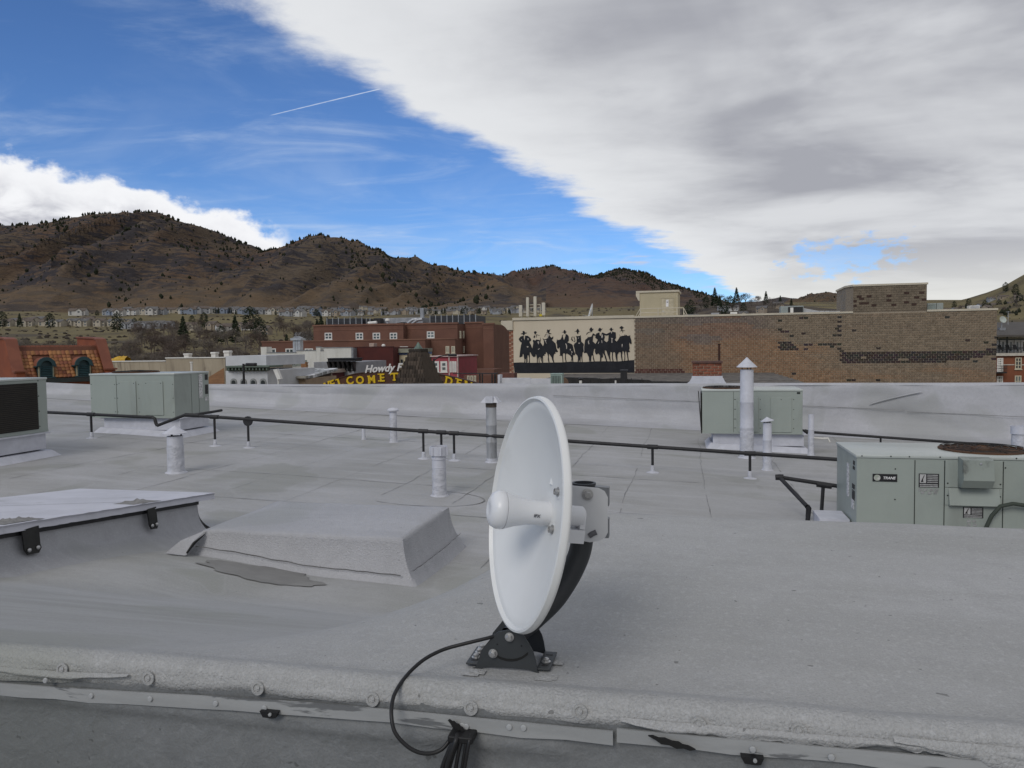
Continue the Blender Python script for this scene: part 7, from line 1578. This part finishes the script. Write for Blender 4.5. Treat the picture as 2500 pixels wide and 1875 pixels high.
fh = MB().lathe([(.0215, .002), (.0215, .030), (.0228, .045), (.0272, .066), (.0325, .083), (.0332, .086)], vtx, AX, 40).build('feed_horn', plast, dq, 40)
MB().lathe([(.0325, .0865), (.0338, .089), (.0332, .098), (.029, .1065), (.020, .1115), (.0115, .113), (.0105, .1125), (0, .1125)], vtx, AX, 40).build('feed_cap', plast, fh, 40)
sd_ = AX.cross(V3((0, 0, 1))).normalized(); upd = sd_.cross(AX).normalized()
# small printed mark on the horn
tq_ = text_mesh('IPX', .008, .0002, 0, .0002); tq_.materials.clear(); tq_.materials.append(M('print_grey', (.12, .12, .13)))
mk = bpy.data.objects.new('printed_mark', tq_); COL.objects.link(mk); mk.parent = fh
lv = (V3((-gs, -gv, -ZD)) - vtx); lv = (lv - AX * lv.dot(AX)).normalized(); lv = (lv * math.cos(.35) - upd * math.sin(.35)).normalized(); tx = -AX; ty = lv.cross(tx).normalized()
mk.matrix_local = Matrix.Translation(vtx + AX * .030 + lv * .0225) @ Matrix((tx, ty, lv)).transposed().to_4x4()
# screws through the reflector
boltz = M('bolt_steel', (.42, .42, .42), (.34, .34, .34), sc=40, rough=.35, metal=.7)
def hexbolt(parent, p, ax_, r_=.009, h=.007, name='bolt'):
    o = MB().lathe([(r_ * 1.45, 0), (r_ * 1.45, .0018), (r_ * 1.05, .0022)], p, ax_, 20).build(name, boltz, parent, 40)
    MB().lathe([(r_, .002), (r_, h), (r_ * .8, h + .001)], p, ax_, 6).build('bolt_head', boltz, o); return o
def dish_pt(px, py):          # ray against the paraboloid, in local coordinates
    o_ = V3((-gs, -gv, -ZD)); d = ray(px, py); d = ldir(d)
    best = None
    for i in range(900):
        q_ = o_ + d * (1.2 + i * .0006); r_ = q_ - vtx; h = r_.dot(AX); rad = (r_ - AX * h).length
        if rad < RR and h < DP * (rad / RR) ** 2: best = q_; break
    return best
for px, py in ((1364, 1201), (1350, 1293)):
    p_ = dish_pt(px, py)
    if p_: 
        o = MB().lathe([(.0085, -.002), (.0085, .002), (.006, .0022), (.0058, .008), (.004, .0082), (.003, .004)], p_, AX, 18).build('screw', boltz, dq, 40)
        MB().lathe([(.013, -.003), (.0125, .0008), (.009, .001)], p_, AX, 20).build('boss', dishm, o, 40)
# rear hub, lugs and clamp
hb = vtx - AX * .006
MB().lathe([(.055, .008), (.050, -.004), (.030, -.010), (.024, -.022)], hb, AX, 32).build('rear_hub', dishm, dq, 40)
for a in (-.062, .062):
    c_ = hb + upd * a * 1.0 + AX * .004
    MB().lathe([(.013, -.004), (.012, -.008), (.008, -.010), (.0075, -.016), (0, -.017)], c_, AX, 18).build('rear_lug', dishm, dq, 40)
    MB().tube([c_ - upd * .01 + sd_ * .0, c_ + upd * a * .45 - AX * .006, c_ + upd * a * .75 + AX * .008], [.010, .009, .006], 10).build('rear_rib', dishm, dq, 40)
MB().lathe([(.0185, -.018), (.0185, -.056), (.015, -.060)], hb, AX, 24).build('radio_body', plast, dq, 40)
cm = M('clamp_white', (.55, .56, .575), (.50, .51, .525), sc=6, rough=.45)
# saddle block under the radio body
def obox(p, a, b_, c_, ha, hb_, hc):
    return [p + a * (sx * ha) + b_ * (sy * hb_) + c_ * (sz * hc) for sz in (-1, 1) for sx, sy in ((-1, -1), (1, -1), (1, 1), (-1, 1))]
MB().hexa(obox(hb - AX * .042 - upd * .034, AX, sd_, upd, .018, .018, .012)).build('saddle', plast, dq)
MB().hexa(obox(hb - AX * .056 - upd * .010, AX, sd_, upd, .005, .013, .011)).build('latch', plast, dq)
# tube: foot pivot -> bend -> upright top
Pv = loc(1243, 1556, 1.41)
e0, e1, e2, e3, e4, e5 = loc(1275, 1533, 1.43), loc(1343, 1472, 1.455), loc(1377, 1427, 1.47), loc(1402, 1382, 1.48), loc(1418, 1337, 1.485), loc(1425, 1270, 1.487)
etop = loc(1425.5, 1183, 1.488)
def cr(P_, n=8):
    out_ = []
    for i in range(len(P_) - 1):
        p0, p1, p2, p3 = P_[max(i - 1, 0)], P_[i], P_[i + 1], P_[min(i + 2, len(P_) - 1)]
        for k in range(n):
            t_ = k / n; out_.append(.5 * ((2 * p1) + (p2 - p0) * t_ + (2 * p0 - 5 * p1 + 4 * p2 - p3) * t_ ** 2 + (3 * p1 - p0 - 3 * p2 + p3) * t_ ** 3))
    return out_ + [P_[-1]]
tubem = M('mount_charcoal', (.028, .031, .035), (.036, .039, .043), sc=4, rough=.48, spec=.4)
path = cr([Pv, e0, e1, e2, e3, e4, e5, etop])
rad = [lerp(.0195, .0215, sstep(0, 8, i)) for i in range(len(path))]
MB().tube(path, rad, 24, False).build('mast_tube', tubem, dq, 50)
dirT = (path[-1] - path[-2]).normalized()
MB().lathe([(.0215, -.002), (.0232, 0), (.0232, .004), (.019, .004), (.019, -.03)], path[-1], dirT, 24).build('tube_rim', tubem, dq, 40)
MB().lathe([(.0185, -.02), (0, -.02)], path[-1], dirT, 20).build('tube_inside', blackp, dq)
# clamp plate beside the tube with rounded corners
cpl = [(1396, 1186), (1462, 1192), (1477, 1200), (1484, 1214), (1484, 1300), (1477, 1313), (1462, 1321), (1440, 1324), (1396, 1316)]
yP = 1.452
pts = [loc(px, py, yP) for px, py in cpl]
nrm = (pts[1] - pts[0]).cross(pts[-1] - pts[0]).normalized(); 
if nrm.y > 0: nrm = -nrm
cp = MB().prism(pts, -nrm * .0035).build('clamp_plate', cm, dq)
hexbolt(cp, loc(1434, 1207, yP) + nrm * .0005, nrm, .0075, .008)
# curved slot in the plate with its bolt shank
MB().tube([loc(px, py, yP) + nrm * .0006 for px, py in ((1438, 1309), (1446, 1303), (1456, 1299))], .0052, 8).build('slot', M('slot_grey', (.12, .12, .13)), cp, 40)
MB().tube([loc(px, py, yP) + nrm * .002 for px, py in ((1436, 1308), (1450, 1301))], .003, 8).build('slot_edge', galv, cp, 40)
# rear strap pieces behind the plate
for p0, p1 in ((1188, 1236), (1264, 1314)):
    a = [loc(1452, p0, 1.49), loc(1486, p0 + 3, 1.51), loc(1486, p1, 1.51), loc(1452, p1, 1.49)]
    MB().prism(a, (0, .02, 0)).build('rear_strap', M('strap_grey', (.22, .23, .245), (.18, .19, .2), sc=6, rough=.4, metal=.4), dq)
MB().tube([loc(1424, 1207, 1.46), loc(1470, 1207, 1.51)], .0035, 8).build('clamp_rod', galv, dq)
# foot bracket -------------------------------------------------------
fm = M('foot_charcoal', (.034, .038, .041), (.044, .048, .052), sc=5, rough=.5)
yF = at_y(1240, 1600, 1.372).y
fp = [(1136, 1643), (1136, 1634), (1141, 1632), (1158, 1631), (1163, 1624), (1176, 1586), (1203, 1553), (1216, 1543), (1238, 1538.5), (1262, 1540), (1274, 1546), (1290, 1570), (1302, 1592), (1307, 1610), (1312, 1640), (1317, 1644), (1336, 1644.5), (1342, 1649), (1342, 1655), (1330, 1656), (1316, 1652), (1307, 1641), (1290, 1636), (1255, 1632), (1200, 1630), (1180, 1631), (1168, 1640), (1150, 1644)]
vF = -.012
def locv(px, py, v): p = on_plane(px, py, G(0, gv + v), EY); g = toG(p); return V3((g[0] - gs, v, g[2] - ZD))
front = [locv(px, py, vF) for px, py in fp]
ff = MB().prism(front, (0, .003, 0)).build('foot_plate', fm, dq)
backp = [V3((p_.x * 1.0 + .0, vF + .085, p_.z + .0)) for p_ in front]
MB().prism(backp, (0, .003, 0)).build('foot_plate', fm, dq)
# flanges on the deck joining the two plates, with slots
for s0, s1 in ((front[0].x, front[4].x + .004), (front[14].x - .002, front[18].x)):
    fl_ = MB().cbox((s0, vF + .0035, .002), (s1, vF + .0845, .0055), .001).build('foot_flange', fm, dq)
    xm = (s0 + s1) / 2
    for k, yy in enumerate((.02, .045, .07)):
        MB().box((xm - .006, vF + yy - .003, .0056), (xm + .006, vF + yy + .002, .0062)).build('slot', blackp, fl_)
    for yy in ((.03, .055, .075) if s0 < 0 else (.034,)):
        MB().lathe([(.0085, 0), (.0085, .0015), (.0055, .002), (.0055, .006), (.003, .008), (0, .0085)], (xm, vF + yy, .0058), (0, 0, 1), 10).build('lag_screw', boltm, fl_, 30)
# pivot and lock bolts, arc slot
pb = locv(1244, 1555, vF - .0005); hexbolt(ff, pb, V3((0, -1, 0)), .0058, .008); lb = locv(1204, 1595, vF - .0005); hexbolt(ff, lb, V3((0, -1, 0)), .0058, .008)
arc = [(1210, 1600), (1222, 1607), (1236, 1611), (1250, 1612), (1262, 1610.5), (1274, 1606), (1283, 1600), (1289, 1595)]
mb = MB(); A_ = [locv(px, py - 3.3, vF - .0006) for px, py in arc]; B_ = [locv(px, py + 3.3, vF - .0006) for px, py in arc]
mb.v = [tuple(p_) for p_ in A_ + B_]; n = len(arc); mb.f = [(i, i + 1, n + i + 1, n + i) for i in range(n - 1)]; mb.build('arc_slot', M('gap_black', (.01, .01, .01)), ff)
for px, py in ((1214, 1573), (1273, 1577)): MB().lathe([(.0016, 0), (0, .0002)], locv(px, py, vF - .0006), (0, -1, 0), 10).build('hole', M('gap_black', (.01, .01, .01)), ff)
MB().tube([pb + V3((0, .004, 0)), pb + V3((0, .085, 0))], .006, 10).build('pivot_rod', boltz, dq)
# sealant crumbs under the foot
for px, py in ((1150, 1645), (1165, 1641), (1328, 1657), (1340, 1655), (1356, 1618)):
    p_ = toG(on_z(px, py, ZD)); MB().grid(7, 6, lambda i, j: (p_[0] - gs + (i - 3) * .005, p_[1] - gv + (j - 2.5) * .004, .001 + .006 * abs(nz(i * .9, j * .9, px)) * math.sin(math.pi * i / 6) * math.sin(math.pi * j / 5))).build('sealant', deckm, dq, 60)

# --- cable from the mount, looping over the edge
cabm = M('cable_black', (.010, .010, .011), (.016, .016, .017), sc=10, rough=.45)
cb = thing('antenna_cable', 'black cable looping from the dish mount over the front edge', 'cable', G(0, 0, ZD), -TH)
def cv(px, py, v): p = on_plane(px, py, G(0, v), EY); g = toG(p); return V3((g[0], g[1], g[2] - ZD))
cp_ = [cv(1250, 1536, 1.40), cv(1234, 1543, 1.365), cv(1200, 1555, 1.345), cv(1169, 1563, 1.335), cv(1128, 1573, 1.325), cv(1088, 1584, 1.315), cv(1056, 1598, 1.30), cv(1030, 1614, 1.285), cv(1004, 1637, 1.265), cv(984, 1660, 1.24), cv(968, 1685, 1.215), cv(959, 1708, 1.195), cv(955.5, 1745, 1.175), cv(964, 1787, 1.165), cv(992, 1820, 1.165), cv(1023, 1837, 1.17), cv(1054, 1839, 1.178), cv(1080, 1828, 1.186), cv(1100, 1803, 1.195), cv(1106, 1790, 1.20)]
MB().tube(cr(cp_, 6), .0033, 12).build('jacket', cabm, cb, 60)
MB().tube(cr([cv(1250, 1536, 1.40)] + [V3((p_[0] + gs, p_[1] + gv - .02, p_[2])) for p_ in (e0, e1, e2)], 6), .0033, 10).build('jacket', cabm, cb, 60)
bd = thing('cable_bundle', 'bundle of black cables dropping down the wall from a clip', 'cables', G(0, 0, ZD), -TH)
for x0, x1, w, v in ((1108, 1080, .0045, 1.188), (1113, 1090, .0042, 1.180), (1118, 1096, .0036, 1.186), (1126, 1112, .0033, 1.188), (1140, 1128, .0033, 1.190), (1146, 1134, .0030, 1.184)):
    MB().tube(cr([cv(x0 + 4, 1794, v + .012), cv(x0, 1808, v), cv(lerp(x0, x1, .5), 1840, v - .003), cv(x1, 1880, v), cv(x1 - 12, 1960, v), cv(x1 - 16, 2300, v + .01)], 5), w, 10).build('cable', cabm, bd, 60)
k = cv(1130, 1797, 1.20); MB().cbox((k.x - .021, 1.182, k.z - .004), (k.x + .021, 1.214, k.z + .007), .002).build('clip', clipm, bd)
